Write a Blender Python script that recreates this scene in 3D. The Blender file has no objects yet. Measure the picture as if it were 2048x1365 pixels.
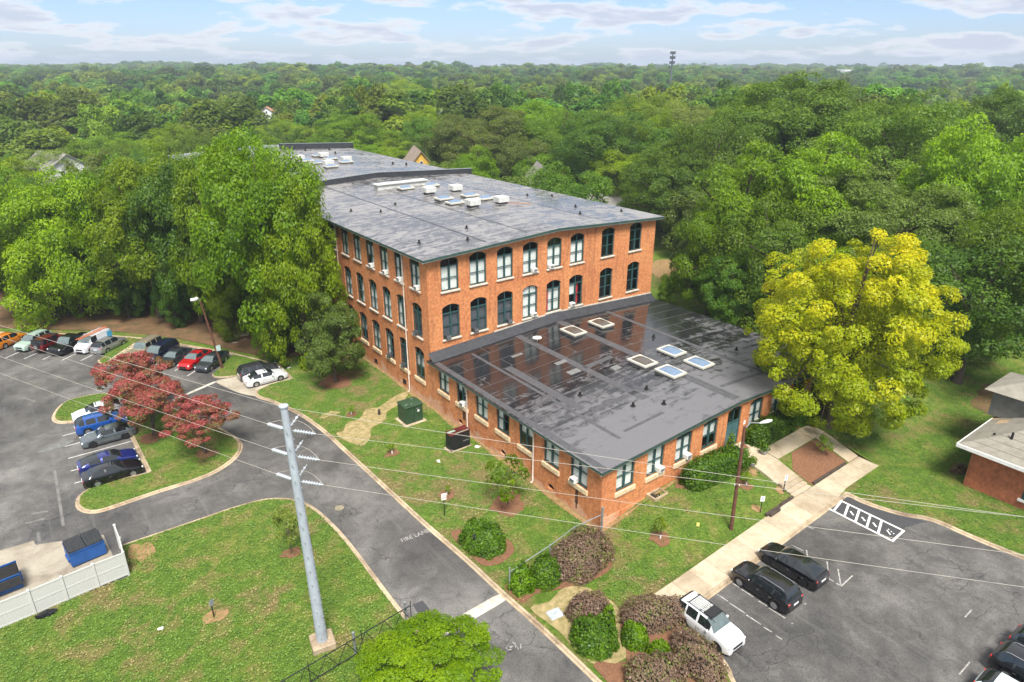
import bpy, math, random
import numpy as np
from mathutils import Vector, Matrix
from mathutils.geometry import delaunay_2d_cdt
R = math.radians
random.seed(7); RNG = np.random.default_rng(7)
SC = bpy.context.scene
COL = SC.collection

# ------------------------------------------------------------------ camera
cam_d = bpy.data.cameras.new('camera'); cam = bpy.data.objects.new('camera', cam_d); COL.objects.link(cam)
cam.location = (0, 0, 34.0)
cam.rotation_euler = (R(90 - 22.256), 0, R(-36.75))
cam_d.sensor_width = 36.0; cam_d.lens = 36.0 * 1350 / 2048
cam_d.clip_end = 20000; cam_d.clip_start = 0.5
SC.camera = cam
# ------------------------------------------------------------------ world: daylight sky with a broken deck of cloud
SUN_EL, SUN_AZ = 58, 205        # azimuth clockwise from +Y
wd = bpy.data.worlds.new('World'); SC.world = wd; wd.use_nodes = True
nt = wd.node_tree; nt.nodes.clear()
def N(tree, kind, **kw):
    n = tree.nodes.new(kind)
    for k, v in kw.items():
        if k.startswith('i_'):
            n.inputs[k[2:].replace('_', ' ')].default_value = v
        elif k == 'ins':
            for a, b in v.items(): n.inputs[a].default_value = b
        else: setattr(n, k, v)
    return n
def L(tree, a, b): tree.links.new(a, b)
out = N(nt, 'ShaderNodeOutputWorld'); bg = N(nt, 'ShaderNodeBackground'); bg.inputs['Strength'].default_value = 0.072
sky = N(nt, 'ShaderNodeTexSky'); sky.sky_type = 'NISHITA'; sky.sun_disc = False
sky.sun_elevation = R(SUN_EL); sky.sun_rotation = R(SUN_AZ); sky.air_density = 1.0; sky.dust_density = 0.6; sky.ozone_density = 2.0
tc = N(nt, 'ShaderNodeTexCoord'); sp = N(nt, 'ShaderNodeSeparateXYZ'); L(nt, tc.outputs['Generated'], sp.inputs[0])
zz = N(nt, 'ShaderNodeMath', operation='MAXIMUM'); zz.inputs[1].default_value = 0.0; L(nt, sp.outputs['Z'], zz.inputs[0])
za = N(nt, 'ShaderNodeMath', operation='ADD'); za.inputs[1].default_value = 0.17; L(nt, zz.outputs[0], za.inputs[0])
dx = N(nt, 'ShaderNodeMath', operation='DIVIDE'); L(nt, sp.outputs['X'], dx.inputs[0]); L(nt, za.outputs[0], dx.inputs[1])
dy = N(nt, 'ShaderNodeMath', operation='DIVIDE'); L(nt, sp.outputs['Y'], dy.inputs[0]); L(nt, za.outputs[0], dy.inputs[1])
cv = N(nt, 'ShaderNodeCombineXYZ'); L(nt, dx.outputs[0], cv.inputs[0]); L(nt, dy.outputs[0], cv.inputs[1])
n1 = N(nt, 'ShaderNodeTexNoise', ins={'Scale': 1.75, 'Detail': 10.0, 'Roughness': 0.56, 'Distortion': 0.15}); L(nt, cv.outputs[0], n1.inputs['Vector'])
cr = N(nt, 'ShaderNodeValToRGB'); cr.color_ramp.elements[0].position = 0.49; cr.color_ramp.elements[1].position = 0.56
L(nt, n1.outputs['Fac'], cr.inputs[0])
# cloud shade: thicker parts of the deck are greyer
cs = N(nt, 'ShaderNodeValToRGB'); e = cs.color_ramp.elements
e[0].position = 0.51; e[0].color = (6.0, 6.0, 6.1, 1); e[1].position = 0.63; e[1].color = (3.8, 4.05, 4.8, 1)
L(nt, n1.outputs['Fac'], cs.inputs[0])
skm = N(nt, 'ShaderNodeMix', data_type='RGBA', blend_type='MULTIPLY'); skm.inputs[0].default_value = 1.0
L(nt, sky.outputs[0], skm.inputs[6]); skm.inputs[7].default_value = (0.62, 0.71, 0.98, 1)
mx = N(nt, 'ShaderNodeMix', data_type='RGBA'); L(nt, skm.outputs[2], mx.inputs[6]); L(nt, cs.outputs[0], mx.inputs[7])
cf = N(nt, 'ShaderNodeMath', operation='MULTIPLY'); cf.inputs[1].default_value = 0.85
up = N(nt, 'ShaderNodeMapRange', interpolation_type='SMOOTHSTEP', ins={'From Min': 0.07, 'From Max': 0.34, 'To Min': 0.0, 'To Max': 0.9}); L(nt, sp.outputs['Z'], up.inputs[0])
L(nt, cr.outputs[0], cf.inputs[0])
cmx = N(nt, 'ShaderNodeMath', operation='MAXIMUM'); L(nt, cf.outputs[0], cmx.inputs[0]); L(nt, up.outputs[0], cmx.inputs[1]); L(nt, cmx.outputs[0], mx.inputs[0])
L(nt, mx.outputs[2], bg.inputs['Color']); L(nt, bg.outputs[0], out.inputs['Surface'])
# ------------------------------------------------------------------ sun, soft behind thin cloud
sd = bpy.data.lights.new('sun', 'SUN'); so = bpy.data.objects.new('sun', sd); COL.objects.link(so)
sd.energy = 3.0; sd.angle = R(19); sd.color = (1.0, 0.965, 0.90)
_el, _az = R(SUN_EL), R(SUN_AZ)
sdir = Vector((math.sin(_az) * math.cos(_el), math.cos(_az) * math.cos(_el), math.sin(_el)))
so.rotation_euler = sdir.to_track_quat('Z', 'Y').to_euler(); so.location = sdir * 200
# ------------------------------------------------------------------ exposure
SC.view_settings.view_transform = 'Standard'; SC.view_settings.look = 'None'
SC.view_settings.exposure = 1.28; SC.view_settings.gamma = 1.0
SC.cycles.max_bounces = 6; SC.cycles.diffuse_bounces = 3; SC.cycles.glossy_bounces = 3; SC.cycles.transparent_max_bounces = 12
SC.cycles.transmission_bounces = 4; SC.cycles.volume_bounces = 0
SC.cycles.use_adaptive_sampling = True; SC.cycles.adaptive_threshold = 0.02
SC.cycles.use_denoising = True
HAZE = 0.00025

# ================================================================== helpers
def smooth(t): t = np.clip(t, 0, 1); return t * t * (3 - 2 * t)
def _vn(x, y, s):
    """value noise, vectorised"""
    xi = np.floor(x).astype(np.int64); yi = np.floor(y).astype(np.int64); fx = x - xi; fy = y - yi
    fx = fx * fx * (3 - 2 * fx); fy = fy * fy * (3 - 2 * fy)
    def hsh(a, b):
        v = np.sin(a * 127.1 + b * 311.7 + s * 74.7) * 43758.5453
        return v - np.floor(v)
    a = hsh(xi, yi); b = hsh(xi + 1, yi); c = hsh(xi, yi + 1); d = hsh(xi + 1, yi + 1)
    return (a * (1 - fx) + b * fx) * (1 - fy) + (c * (1 - fx) + d * fx) * fy
ZS = np.array([(31, 0), (52, .7), (72, 1.0)]); ZW = np.array([(28, 0), (31.6, .1), (37.2, 1.1), (48, 1.8), (60, 2.0)])
def H(X, Y):
    """height of the lawns and pavements"""
    X = np.asarray(X, float); Y = np.asarray(Y, float)
    t = smooth((Y - 23.3) / 5.2) ** .72
    h = np.interp(X, ZS[:, 0], ZS[:, 1]) * (1 - t) + np.interp(X, ZW[:, 0], ZW[:, 1]) * t
    d = np.hypot(X, Y); a = np.degrees(np.arctan2(X, Y)) - 36.75
    a = (a + 180) % 360 - 180
    wc = np.exp(-(a / 17.0) ** 2)
    wl = smooth((-a - 8) / 16); wr = smooth((a - 8) / 14)
    rise = 7.5 * smooth((d - 330) / 330) * (1 - wl) * (1 - wr) + 6.5 * smooth((d - 520) / 600) * wl + 2.5 * smooth((d - 700) / 900) * wr
    rise = rise + 0.5 * smooth((d - 1500) / 1500)
    n = (_vn(X / 210, Y / 210, 1) - .5) * 11 + (_vn(X / 90, Y / 90, 2) - .5) * 4 + (_vn(X / 520 + .3, Y / 520, 3) - .5) * 15 * smooth((d - 300) / 300)
    far = smooth((d - 170) / 200)
    dip = -5.0 * smooth((d - 130) / 120) * (1 - smooth((d - 420) / 200)) * wl
    return h * (1 - far) + far * (1.0 + n) + rise + dip
def hz(x, y): return float(H(x, y))

def setp(o, label=None, cat=None, group=None, kind=None):
    if label: o['label'] = label
    if cat: o['category'] = cat
    if group: o['group'] = group
    if kind: o['kind'] = kind
    return o
def empty(name, loc, label=None, cat=None, group=None, kind=None, rz=0.0):
    o = bpy.data.objects.new(name, None); COL.objects.link(o); o.location = loc; o.rotation_euler = (0, 0, rz)
    o.empty_display_size = 0.3
    return setp(o, label, cat, group, kind)
def link(name, me, parent=None, loc=None, rot=None, scale=None):
    o = bpy.data.objects.new(name, me); COL.objects.link(o)
    if parent is not None: o.parent = parent
    if loc is not None: o.location = loc
    if rot is not None: o.rotation_euler = rot
    if scale is not None: o.scale = scale
    return o

class MB:
    """collects faces of one mesh"""
    def __init__(self): self.v = []; self.f = []; self.m = []
    def add(self, vs, fs, mi=0):
        b = len(self.v); self.v += [tuple(p) for p in vs]
        for f in fs: self.f.append(tuple(b + i for i in f)); self.m.append(mi)
        return self
    def box(self, lo, hi, mi=0, M=None):
        x0, y0, z0 = lo; x1, y1, z1 = hi
        vs = [(x0,y0,z0),(x1,y0,z0),(x1,y1,z0),(x0,y1,z0),(x0,y0,z1),(x1,y0,z1),(x1,y1,z1),(x0,y1,z1)]
        if M is not None: vs = [tuple(M @ Vector(p)) for p in vs]
        return self.add(vs, [(0,3,2,1),(4,5,6,7),(0,1,5,4),(1,2,6,5),(2,3,7,6),(3,0,4,7)], mi)
    def cbox(self, c, s, mi=0, rz=0.0):
        M = Matrix.Translation(c) @ Matrix.Rotation(rz, 4, 'Z')
        return self.box((-s[0]/2,-s[1]/2,-s[2]/2),(s[0]/2,s[1]/2,s[2]/2), mi, M)
    def bevbox(self, lo, hi, b=0.03, mi=0, M=None):
        """box with chamfered vertical and top edges"""
        x0,y0,z0 = lo; x1,y1,z1 = hi
        def ring(i, z): return [(x0+i+b,y0+i,z),(x1-i-b,y0+i,z),(x1-i,y0+i+b,z),(x1-i,y1-i-b,z),(x1-i-b,y1-i,z),(x0+i+b,y1-i,z),(x0+i,y1-i-b,z),(x0+i,y0+i+b,z)]
        vs = ring(0,z0)+ring(0,z1-b)+ring(b,z1)
        if M is not None: vs = [tuple(M @ Vector(p)) for p in vs]
        fs = [tuple(reversed(range(8)))]
        for k in (0,8):
            for i in range(8): j=(i+1)%8; fs.append((k+i,k+j,k+8+j,k+8+i))
        fs.append(tuple(range(16,24)))
        return self.add(vs, fs, mi)
    def tube(self, pts, rad, n=8, mi=0, cap=True):
        pts = [Vector(p) for p in pts]
        rad = rad if isinstance(rad, (list, tuple)) else [rad]*len(pts)
        vs = []; fs = []
        up = None
        for i, p in enumerate(pts):
            d = (pts[min(i+1,len(pts)-1)] - pts[max(i-1,0)])
            if d.length < 1e-9: d = Vector((0,0,1))
            d.normalize()
            if up is None:
                up = Vector((1,0,0)) if abs(d.z) > .9 else Vector((0,0,1))
            a = d.cross(up)
            if a.length < 1e-6: a = d.cross(Vector((0,1,0)))
            a.normalize(); b = a.cross(d).normalized(); up = b
            for k in range(n):
                t = 2*math.pi*k/n
                vs.append(p + (a*math.cos(t) + b*math.sin(t))*rad[i])
        for i in range(len(pts)-1):
            for k in range(n):
                j=(k+1)%n; fs.append((i*n+k, (i+1)*n+k, (i+1)*n+j, i*n+j))
        if cap: fs.append(tuple(range(n))); fs.append(tuple(reversed(range((len(pts)-1)*n, len(pts)*n))))
        return self.add(vs, fs, mi)
    def lathe(self, prof, c=(0,0,0), axis='Z', n=16, mi=0):
        vs=[]; fs=[]
        for r,z in prof:
            for k in range(n):
                t=2*math.pi*k/n; p=(r*math.cos(t), r*math.sin(t), z)
                if axis=='Y': p=(p[0],p[2],p[1])
                if axis=='X': p=(p[2],p[0],p[1])
                vs.append((p[0]+c[0],p[1]+c[1],p[2]+c[2]))
        m=len(prof)
        for i in range(m-1):
            for k in range(n):
                j=(k+1)%n; q=(i*n+k,i*n+j,(i+1)*n+j,(i+1)*n+k)
                fs.append(q if axis!='Y' else tuple(reversed(q)))
        q=tuple(range((m-1)*n,m*n)); b=tuple(reversed(range(n)))
        fs += [q,b] if axis!='Y' else [tuple(reversed(q)),tuple(reversed(b))]
        return self.add(vs,fs,mi)
    def prism(self, poly, z0, z1, mi=0, M=None):
        n=len(poly); vs=[(p[0],p[1],z0) for p in poly]+[(p[0],p[1],z1) for p in poly]
        if M is not None: vs=[tuple(M@Vector(p)) for p in vs]
        fs=[tuple(reversed(range(n))),tuple(range(n,2*n))]+[(i,(i+1)%n,n+(i+1)%n,n+i) for i in range(n)]
        return self.add(vs,fs,mi)
    def mesh(self, name, mats, smooth_angle=None):
        me = bpy.data.meshes.new(name); me.from_pydata(self.v, [], self.f)
        mats = mats if isinstance(mats, (list, tuple)) else [mats]
        for m in mats: me.materials.append(m)
        if len(mats) > 1: me.polygons.foreach_set('material_index', self.m)
        if smooth_angle is not None:
            me.polygons.foreach_set('use_smooth', [True]*len(me.polygons))
            if smooth_angle < 179: me.set_sharp_from_angle(angle=R(smooth_angle))
        me.update(); return me
    def build(self, name, mats, parent=None, loc=None, rot=None, smooth_angle=None):
        return link(name, self.mesh(name, mats, smooth_angle), parent, loc, rot)

def inside(poly, x, y):
    poly = np.asarray(poly, float); x = np.asarray(x, float); y = np.asarray(y, float); r = np.zeros(x.shape, bool)
    x0, y0 = poly[:,0], poly[:,1]; x1, y1 = np.roll(x0,-1), np.roll(y0,-1)
    for a,b,c,d in zip(x0,y0,x1,y1):
        if b == d: continue
        r ^= ((b > y) != (d > y)) & (x < (c-a)*(y-b)/(d-b)+a)
    return r
def catmull(pts, n=4, closed=False):
    P=[Vector(p) for p in pts]; o=[]; m=len(P)
    rng = range(m) if closed else range(m-1)
    for i in rng:
        p0 = P[(i-1)%m] if (closed or i>0) else P[0]*2-P[1]; p1=P[i]; p2=P[(i+1)%m]; p3 = P[(i+2)%m] if (closed or i+2<m) else P[-1]*2-P[-2]
        for k in range(n):
            t=k/n; o.append(0.5*((2*p1)+(p2-p0)*t+(2*p0-5*p1+4*p2-p3)*t*t+(3*p1-p0-3*p2+p3)*t**3))
    if not closed: o.append(P[-1])
    return [(p.x,p.y) for p in o]
def fill(poly, holes=(), step=2.0, fine=None):
    """triangulate a polygon with holes and interior grid points -> pts, tris"""
    pts=[]; edges=[]
    for lp in [poly]+list(holes):
        b=len(pts); n=len(lp); pts += [Vector((p[0],p[1])) for p in lp]; edges += [(b+i,b+(i+1)%n) for i in range(n)]
    if step:
        P=np.asarray(poly); xs=np.arange(P[:,0].min()+step*.37,P[:,0].max(),step); ys=np.arange(P[:,1].min()+step*.41,P[:,1].max(),step)
        gx,gy=np.meshgrid(xs,ys); gx=gx.ravel(); gy=gy.ravel()
        if fine:
            a,b,c,d,s=fine; k=~((gx>a)&(gx<b)&(gy>c)&(gy<d)); fx,fy=np.meshgrid(np.arange(a,b,s*2),np.arange(c,d,s)); gx=np.concatenate([gx[k],fx.ravel()]); gy=np.concatenate([gy[k],fy.ravel()])
        ok=inside(poly,gx,gy)
        for h in holes: ok &= ~inside(h,gx,gy)
        pts += [Vector((a,b)) for a,b in zip(gx[ok],gy[ok])]
    r=delaunay_2d_cdt(pts,edges,[],0,1e-5)
    V=np.array([(p.x,p.y) for p in r[0]]); T=[t for t in r[2]]
    T=np.array(T); C=V[T].mean(1)
    ok=inside(poly,C[:,0],C[:,1])
    for h in holes: ok &= ~inside(h,C[:,0],C[:,1])
    return V,T[ok]
def sheet(name, poly, dz, mat, holes=(), step=2.0, parent=None, kind='structure', label=None, bump=0.0, fine=None):
    V,T=fill(poly,holes,step,fine); Z=H(V[:,0],V[:,1])+dz
    if bump: Z = Z + bump*_vn(V[:,0]*1.3,V[:,1]*1.3,5)
    me=bpy.data.meshes.new(name); me.from_pydata(np.column_stack([V,Z]).tolist(),[],T.tolist()); me.materials.append(mat)
    me.polygons.foreach_set('use_smooth',[True]*len(me.polygons)); me.update()
    o=link(name,me,parent)
    if parent is None: setp(o,label,None,None,kind)
    return o

# ================================================================== materials
MATS={}
def pmat(name, col, rough=0.7, var=0.12, scale=3.0, bump=0.0, bscale=None, spec=0.4, metal=0.0, detail=4.0, col2=None, coat=0.0, rvar=0.0):
    """principled with world-space noise variation of colour, roughness and relief"""
    if name in MATS: return MATS[name]
    m=bpy.data.materials.new(name); m.use_nodes=True; t=m.node_tree; b=t.nodes['Principled BSDF']
    b.inputs['Roughness'].default_value=rough; b.inputs['Specular IOR Level'].default_value=spec; b.inputs['Metallic'].default_value=metal
    b.inputs['Coat Weight'].default_value=coat; b.inputs['Coat Roughness'].default_value=0.06
    g=N(t,'ShaderNodeTexCoord'); n=N(t,'ShaderNodeTexNoise',ins={'Scale':scale,'Detail':detail,'Roughness':0.6}); L(t,g.outputs['Object'],n.inputs['Vector'])
    c2=col2 or tuple(min(1,c*(1+var*2)) for c in col); c1=col if col2 else tuple(c*(1-var*2) for c in col)
    r=N(t,'ShaderNodeValToRGB'); r.color_ramp.elements[0].position=.3; r.color_ramp.elements[1].position=.7
    r.color_ramp.elements[0].color=(*c1,1); r.color_ramp.elements[1].color=(*c2,1); L(t,n.outputs['Fac'],r.inputs[0]); L(t,r.outputs[0],b.inputs['Base Color'])
    if rvar:
        mr=N(t,'ShaderNodeMapRange',ins={'To Min':rough-rvar,'To Max':rough+rvar}); L(t,n.outputs['Fac'],mr.inputs[0]); L(t,mr.outputs[0],b.inputs['Roughness'])
    if bump:
        n2=N(t,'ShaderNodeTexNoise',ins={'Scale':bscale or scale*6,'Detail':5.0}); L(t,g.outputs['Object'],n2.inputs['Vector'])
        bp=N(t,'ShaderNodeBump',ins={'Strength':bump,'Distance':0.05}); L(t,n2.outputs['Fac'],bp.inputs['Height']); L(t,bp.outputs[0],b.inputs['Normal'])
    MATS[name]=m; return m
def ramp(t, fac, stops):
    r=N(t,'ShaderNodeValToRGB'); e=r.color_ramp.elements
    while len(e)<len(stops): e.new(0.5)
    for k,(p,c) in enumerate(stops): e[k].position=p; e[k].color=(*c,1) if len(c)==3 else c
    L(t,fac,r.inputs[0]); return r.outputs[0]
def mixc(t, fac, a, b, mode='MIX'):
    m=N(t,'ShaderNodeMix',data_type='RGBA',blend_type=mode)
    if isinstance(fac,(int,float)): m.inputs[0].default_value=fac
    else: L(t,fac,m.inputs[0])
    for k,v in ((6,a),(7,b)):
        if isinstance(v,tuple): m.inputs[k].default_value=(*v,1)
        else: L(t,v,m.inputs[k])
    return m.outputs[2]
def noise(t, vec, scale, detail=4.0, rough=.6, dist=0.0):
    n=N(t,'ShaderNodeTexNoise',ins={'Scale':scale,'Detail':detail,'Roughness':rough,'Distortion':dist}); L(t,vec,n.inputs['Vector']); return n.outputs['Fac']
def mathn(t, op, a, b=None, clamp=False):
    m=N(t,'ShaderNodeMath',operation=op,use_clamp=clamp)
    for k,v in ((0,a),(1,b)):
        if v is None: continue
        if isinstance(v,(int,float)): m.inputs[k].default_value=v
        else: L(t,v,m.inputs[k])
    return m.outputs[0]
def newmat(name):
    m=bpy.data.materials.new(name); m.use_nodes=True; t=m.node_tree; MATS[name]=m
    g=N(t,'ShaderNodeTexCoord'); return m,t,t.nodes['Principled BSDF'],g.outputs['Object']
def bump(t,b,h,s=.5,d=.05):
    bp=N(t,'ShaderNodeBump',ins={'Strength':s,'Distance':d}); L(t,h,bp.inputs['Height']); L(t,bp.outputs[0],b.inputs['Normal'])

def make_grass():
    m,t,b,v=newmat('grass')
    big=noise(t,v,.07,4,.6,.6); mid=noise(t,v,.45,5,.65,.4); fine=mathn(t,'ADD',mathn(t,'MULTIPLY',noise(t,v,6.5,6,.8),.55),mathn(t,'MULTIPLY',noise(t,v,1.7,5,.7,.5),.45)); blade=noise(t,v,13,4,.85)
    c=ramp(t,fine,[(.36,(.048,.100,.009)),(.5,(.120,.210,.020)),(.63,(.225,.325,.040))])
    c2=ramp(t,fine,[(.36,(.105,.130,.020)),(.5,(.225,.250,.046)),(.63,(.37,.36,.095))])
    dry=ramp(t,fine,[(.3,(.16,.10,.045)),(.7,(.33,.24,.11))])
    k=ramp(t,mid,[(.46,(0,0,0)),(.64,(.9,.9,.9))]); c=mixc(t,k,c,c2)
    s=mathn(t,'ADD',mathn(t,'MULTIPLY',mid,.6),mathn(t,'MULTIPLY',big,.55)); s=mathn(t,'ADD',s,mathn(t,'MULTIPLY',fine,.22))
    k2=ramp(t,s,[(.69,(0,0,0)),(.80,(.75,.75,.75))]); c=mixc(t,k2,c,dry)
    hsv=N(t,'ShaderNodeHueSaturation'); hsv.inputs['Saturation'].default_value=1.0; L(t,c,hsv.inputs['Color'])
    L(t,mixc(t,ramp(t,blade,[(.35,(0,0,0)),(.7,(.6,.6,.6))]),hsv.outputs[0],mixc(t,.55,hsv.outputs[0],(.02,.05,.008))),b.inputs['Base Color'])
    b.inputs['Roughness'].default_value=.75; b.inputs['Specular IOR Level'].default_value=.25
    bump(t,b,mathn(t,'ADD',blade,mathn(t,'MULTIPLY',fine,1.6)),.9,.12); return m
def make_asphalt(name,base=(.098,.093,.087),lite=(.18,.172,.158),dark=(.052,.050,.049),seed=0.0,pl=.5):
    m,t,b,v0=newmat(name)
    mp=N(t,'ShaderNodeMapping'); mp.inputs['Location'].default_value=(seed,seed*1.7,0); L(t,v0,mp.inputs[0]); v=mp.outputs[0]
    big=noise(t,v,.10,5,.62,.8); mid=noise(t,v,.55,6,.7,.5); fine=noise(t,v,9,5,.85)
    s=mathn(t,'ADD',mathn(t,'MULTIPLY',big,.6),mathn(t,'MULTIPLY',mid,.4))
    c=ramp(t,s,[(.36,dark),(.50,base),(.66,lite)])
    c=mixc(t,.75,c,ramp(t,fine,[(.32,(.22,.22,.22)),(.68,(.80,.80,.80))]),'OVERLAY')
    # worn streaks of wear, mostly along the lane
    ms=N(t,'ShaderNodeMapping'); ms.inputs['Scale'].default_value=(2.2,.12,1); L(t,v,ms.inputs[0])
    st=noise(t,ms.outputs[0],1.0,4,.6); c=mixc(t,ramp(t,st,[(.55,(0,0,0)),(.78,(.45,.45,.45))]),c,(.155,.15,.14))
    # crack network
    vo=N(t,'ShaderNodeTexVoronoi',feature='DISTANCE_TO_EDGE',ins={'Scale':.42}); 
    wv=N(t,'ShaderNodeMix',data_type='VECTOR'); wv.inputs[0].default_value=.35
    nz=N(t,'ShaderNodeTexNoise',ins={'Scale':1.3,'Detail':4.0}); L(t,v,nz.inputs['Vector']); L(t,v,wv.inputs[4]); 
    ad=N(t,'ShaderNodeVectorMath',operation='ADD'); L(t,v,ad.inputs[0]); L(t,nz.outputs['Color'],ad.inputs[1]); L(t,ad.outputs[0],vo.inputs['Vector'])
    ck=ramp(t,vo.outputs['Distance'],[(.0,(1,1,1)),(.018,(0,0,0))]); ck=mathn(t,'MULTIPLY',ck,ramp(t,noise(t,v,.16,3),[(.46,(0,0,0)),(.6,(1,1,1))]))
    c=mixc(t,mathn(t,'MULTIPLY',ck,.7),c,(.018,.018,.02))
    L(t,c,b.inputs['Base Color'])
    wet=ramp(t,noise(t,v,.22,5,.65,1.0),[(.42,(.42,.42,.42)),(.60,(.8,.8,.8))]); L(t,wet,b.inputs['Roughness'])
    b.inputs['Specular IOR Level'].default_value=.4
    bump(t,b,mathn(t,'SUBTRACT',fine,ck),.35,.02); return m
def make_concrete(name,col=(.46,.39,.29),dirt=(.27,.215,.15),rust=(.40,.25,.12)):
    m,t,b,v=newmat(name)
    a=noise(t,v,.5,6,.7,.4); f=noise(t,v,9,5,.75); d=noise(t,v,1.6,5,.7)
    oi=N(t,'ShaderNodeObjectInfo'); 
    c=ramp(t,a,[(.35,dirt),(.55,col),(.72,tuple(min(1,x*1.2) for x in col))]); c=mixc(t,.35,c,ramp(t,f,[(.3,(.3,.3,.3)),(.7,(.75,.75,.75))]),'OVERLAY')
    c=mixc(t,ramp(t,d,[(.58,(0,0,0)),(.75,(.45,.45,.45))]),c,rust)
    r=N(t,'ShaderNodeMapRange',ins={'To Min':.82,'To Max':1.12}); L(t,oi.outputs['Random'],r.inputs[0])
    cc=N(t,'ShaderNodeCombineColor'); 
    for k in range(3): L(t,r.outputs[0],cc.inputs[k])
    L(t,mixc(t,1.0,c,cc.outputs[0],'MULTIPLY'),b.inputs['Base Color']); b.inputs['Roughness'].default_value=.8
    bump(t,b,f,.25,.02); return m
def make_brick(name,cols=((.49,.150,.052),(.64,.230,.084),(.66,.305,.12)),axis='xz',pale=True,scale=1.0):
    """running-bond brick; wall runs along x or y"""
    m,t,b,v=newmat(name)
    s=N(t,'ShaderNodeSeparateXYZ'); L(t,v,s.inputs[0]); c=N(t,'ShaderNodeCombineXYZ')
    sm=mathn(t,'ADD',s.outputs['X'],s.outputs['Y']); L(t,sm,c.inputs[0]); L(t,s.outputs['Z'],c.inputs[1])
    br=N(t,'ShaderNodeTexBrick',ins={'Scale':1.0,'Mortar Size':.010,'Mortar Smooth':.3,'Bias':0.0,'Brick Width':.215,'Row Height':.076})
    br.inputs['Color1'].default_value=(*cols[0],1); br.inputs['Color2'].default_value=(*cols[1],1); br.inputs['Mortar'].default_value=(.33,.175,.095,1)
    L(t,c.outputs[0],br.inputs['Vector'])
    a=noise(t,v,.35,5,.65,.5); f=noise(t,v,3.2,5,.7)
    col=mixc(t,ramp(t,a,[(.35,(0,0,0)),(.7,(.55,.55,.55))]),br.outputs['Color'],cols[2])
    # soot and runs with a shape of their own
    ms=N(t,'ShaderNodeMapping'); ms.inputs['Scale'].default_value=(1.2,1.2,.18); L(t,v,ms.inputs[0])
    st=noise(t,ms.outputs[0],1.1,4,.65); col=mixc(t,ramp(t,st,[(.54,(0,0,0)),(.74,(.7,.7,.7))]),col,(.22,.085,.042))
    col=mixc(t,.6,col,ramp(t,f,[(.3,(.22,.22,.22)),(.7,(.78,.78,.78))]),'OVERLAY')
    if pale:
        lowz=N(t,'ShaderNodeMapRange',ins={'From Min':.2,'From Max':3.2,'To Min':.22,'To Max':-.25}); L(t,s.outputs['Z'],lowz.inputs[0])
        pm=mathn(t,'ADD',noise(t,v,.55,6,.72,.6),lowz.outputs[0])
        col=mixc(t,ramp(t,pm,[(.60,(0,0,0)),(.70,(.6,.6,.6))]),col,(.62,.42,.30))
    L(t,col,b.inputs['Base Color']); b.inputs['Roughness'].default_value=.85; b.inputs['Specular IOR Level'].default_value=.25
    bump(t,b,br.outputs['Fac'],-.25,.01); return m
def make_roof(name, wet0=.46, wet1=.54, base=(.038,.039,.043), dry=(.075,.074,.078), ior=1.85, seed=0.0, grad=0.0):
    """black membrane roof, rain-wet: a film of standing water with drier raised laps"""
    m,t,b,v0=newmat(name)
    mp=N(t,'ShaderNodeMapping'); mp.inputs['Location'].default_value=(seed,seed,0); L(t,v0,mp.inputs[0]); v=mp.outputs[0]
    s=N(t,'ShaderNodeSeparateXYZ'); L(t,v0,s.inputs[0]); c=N(t,'ShaderNodeCombineXYZ'); L(t,s.outputs['X'],c.inputs[0]); L(t,s.outputs['Y'],c.inputs[1])
    br=N(t,'ShaderNodeTexBrick',ins={'Scale':1.0,'Mortar Size':.045,'Mortar Smooth':.25,'Brick Width':11.0,'Row Height':2.0,'Bias':0.0})
    br.offset=.37
    br.inputs['Color1'].default_value=(1,1,1,1); br.inputs['Color2'].default_value=(.75,.75,.75,1); br.inputs['Mortar'].default_value=(0,0,0,1); L(t,c.outputs[0],br.inputs['Vector'])
    wob=noise(t,v,.9,6,.68,.8); 
    msx=N(t,'ShaderNodeMapping'); msx.inputs['Scale'].default_value=(.22,2.1,1); L(t,v,msx.inputs[0])
    stk=noise(t,msx.outputs[0],.9,5,.68,.3); f=noise(t,v,14,4,.7); big=noise(t,v,.12,3,.5,.3)
    w=mathn(t,'ADD',mathn(t,'MULTIPLY',wob,.40),mathn(t,'ADD',mathn(t,'MULTIPLY',stk,.35),mathn(t,'MULTIPLY',big,.25)))
    if grad: w=mathn(t,'ADD',w,mathn(t,'MULTIPLY',s.outputs['Y'],grad))
    drym=ramp(t,w,[(wet0,(0,0,0)),(wet1,(1,1,1))])
    col=mixc(t,drym,base,dry); col=mixc(t,mathn(t,'MULTIPLY',br.outputs['Fac'],.5),col,(.11,.11,.115))
    col=mixc(t,.3,col,ramp(t,f,[(.3,(.3,.3,.3)),(.7,(.75,.75,.75))]),'OVERLAY')
    L(t,col,b.inputs['Base Color'])
    rr=N(t,'ShaderNodeMapRange',ins={'To Min':.12,'To Max':.50}); L(t,mathn(t,'MAXIMUM',drym,mathn(t,'MULTIPLY',br.outputs['Fac'],.7)),rr.inputs[0]); L(t,rr.outputs[0],b.inputs['Roughness'])
    b.inputs['Specular IOR Level'].default_value=.5; b.inputs['IOR'].default_value=ior
    h=mathn(t,'ADD',mathn(t,'MULTIPLY',drym,mathn(t,'MULTIPLY',f,.5)),br.outputs['Fac']); bump(t,b,h,.12,.012); return m
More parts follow.
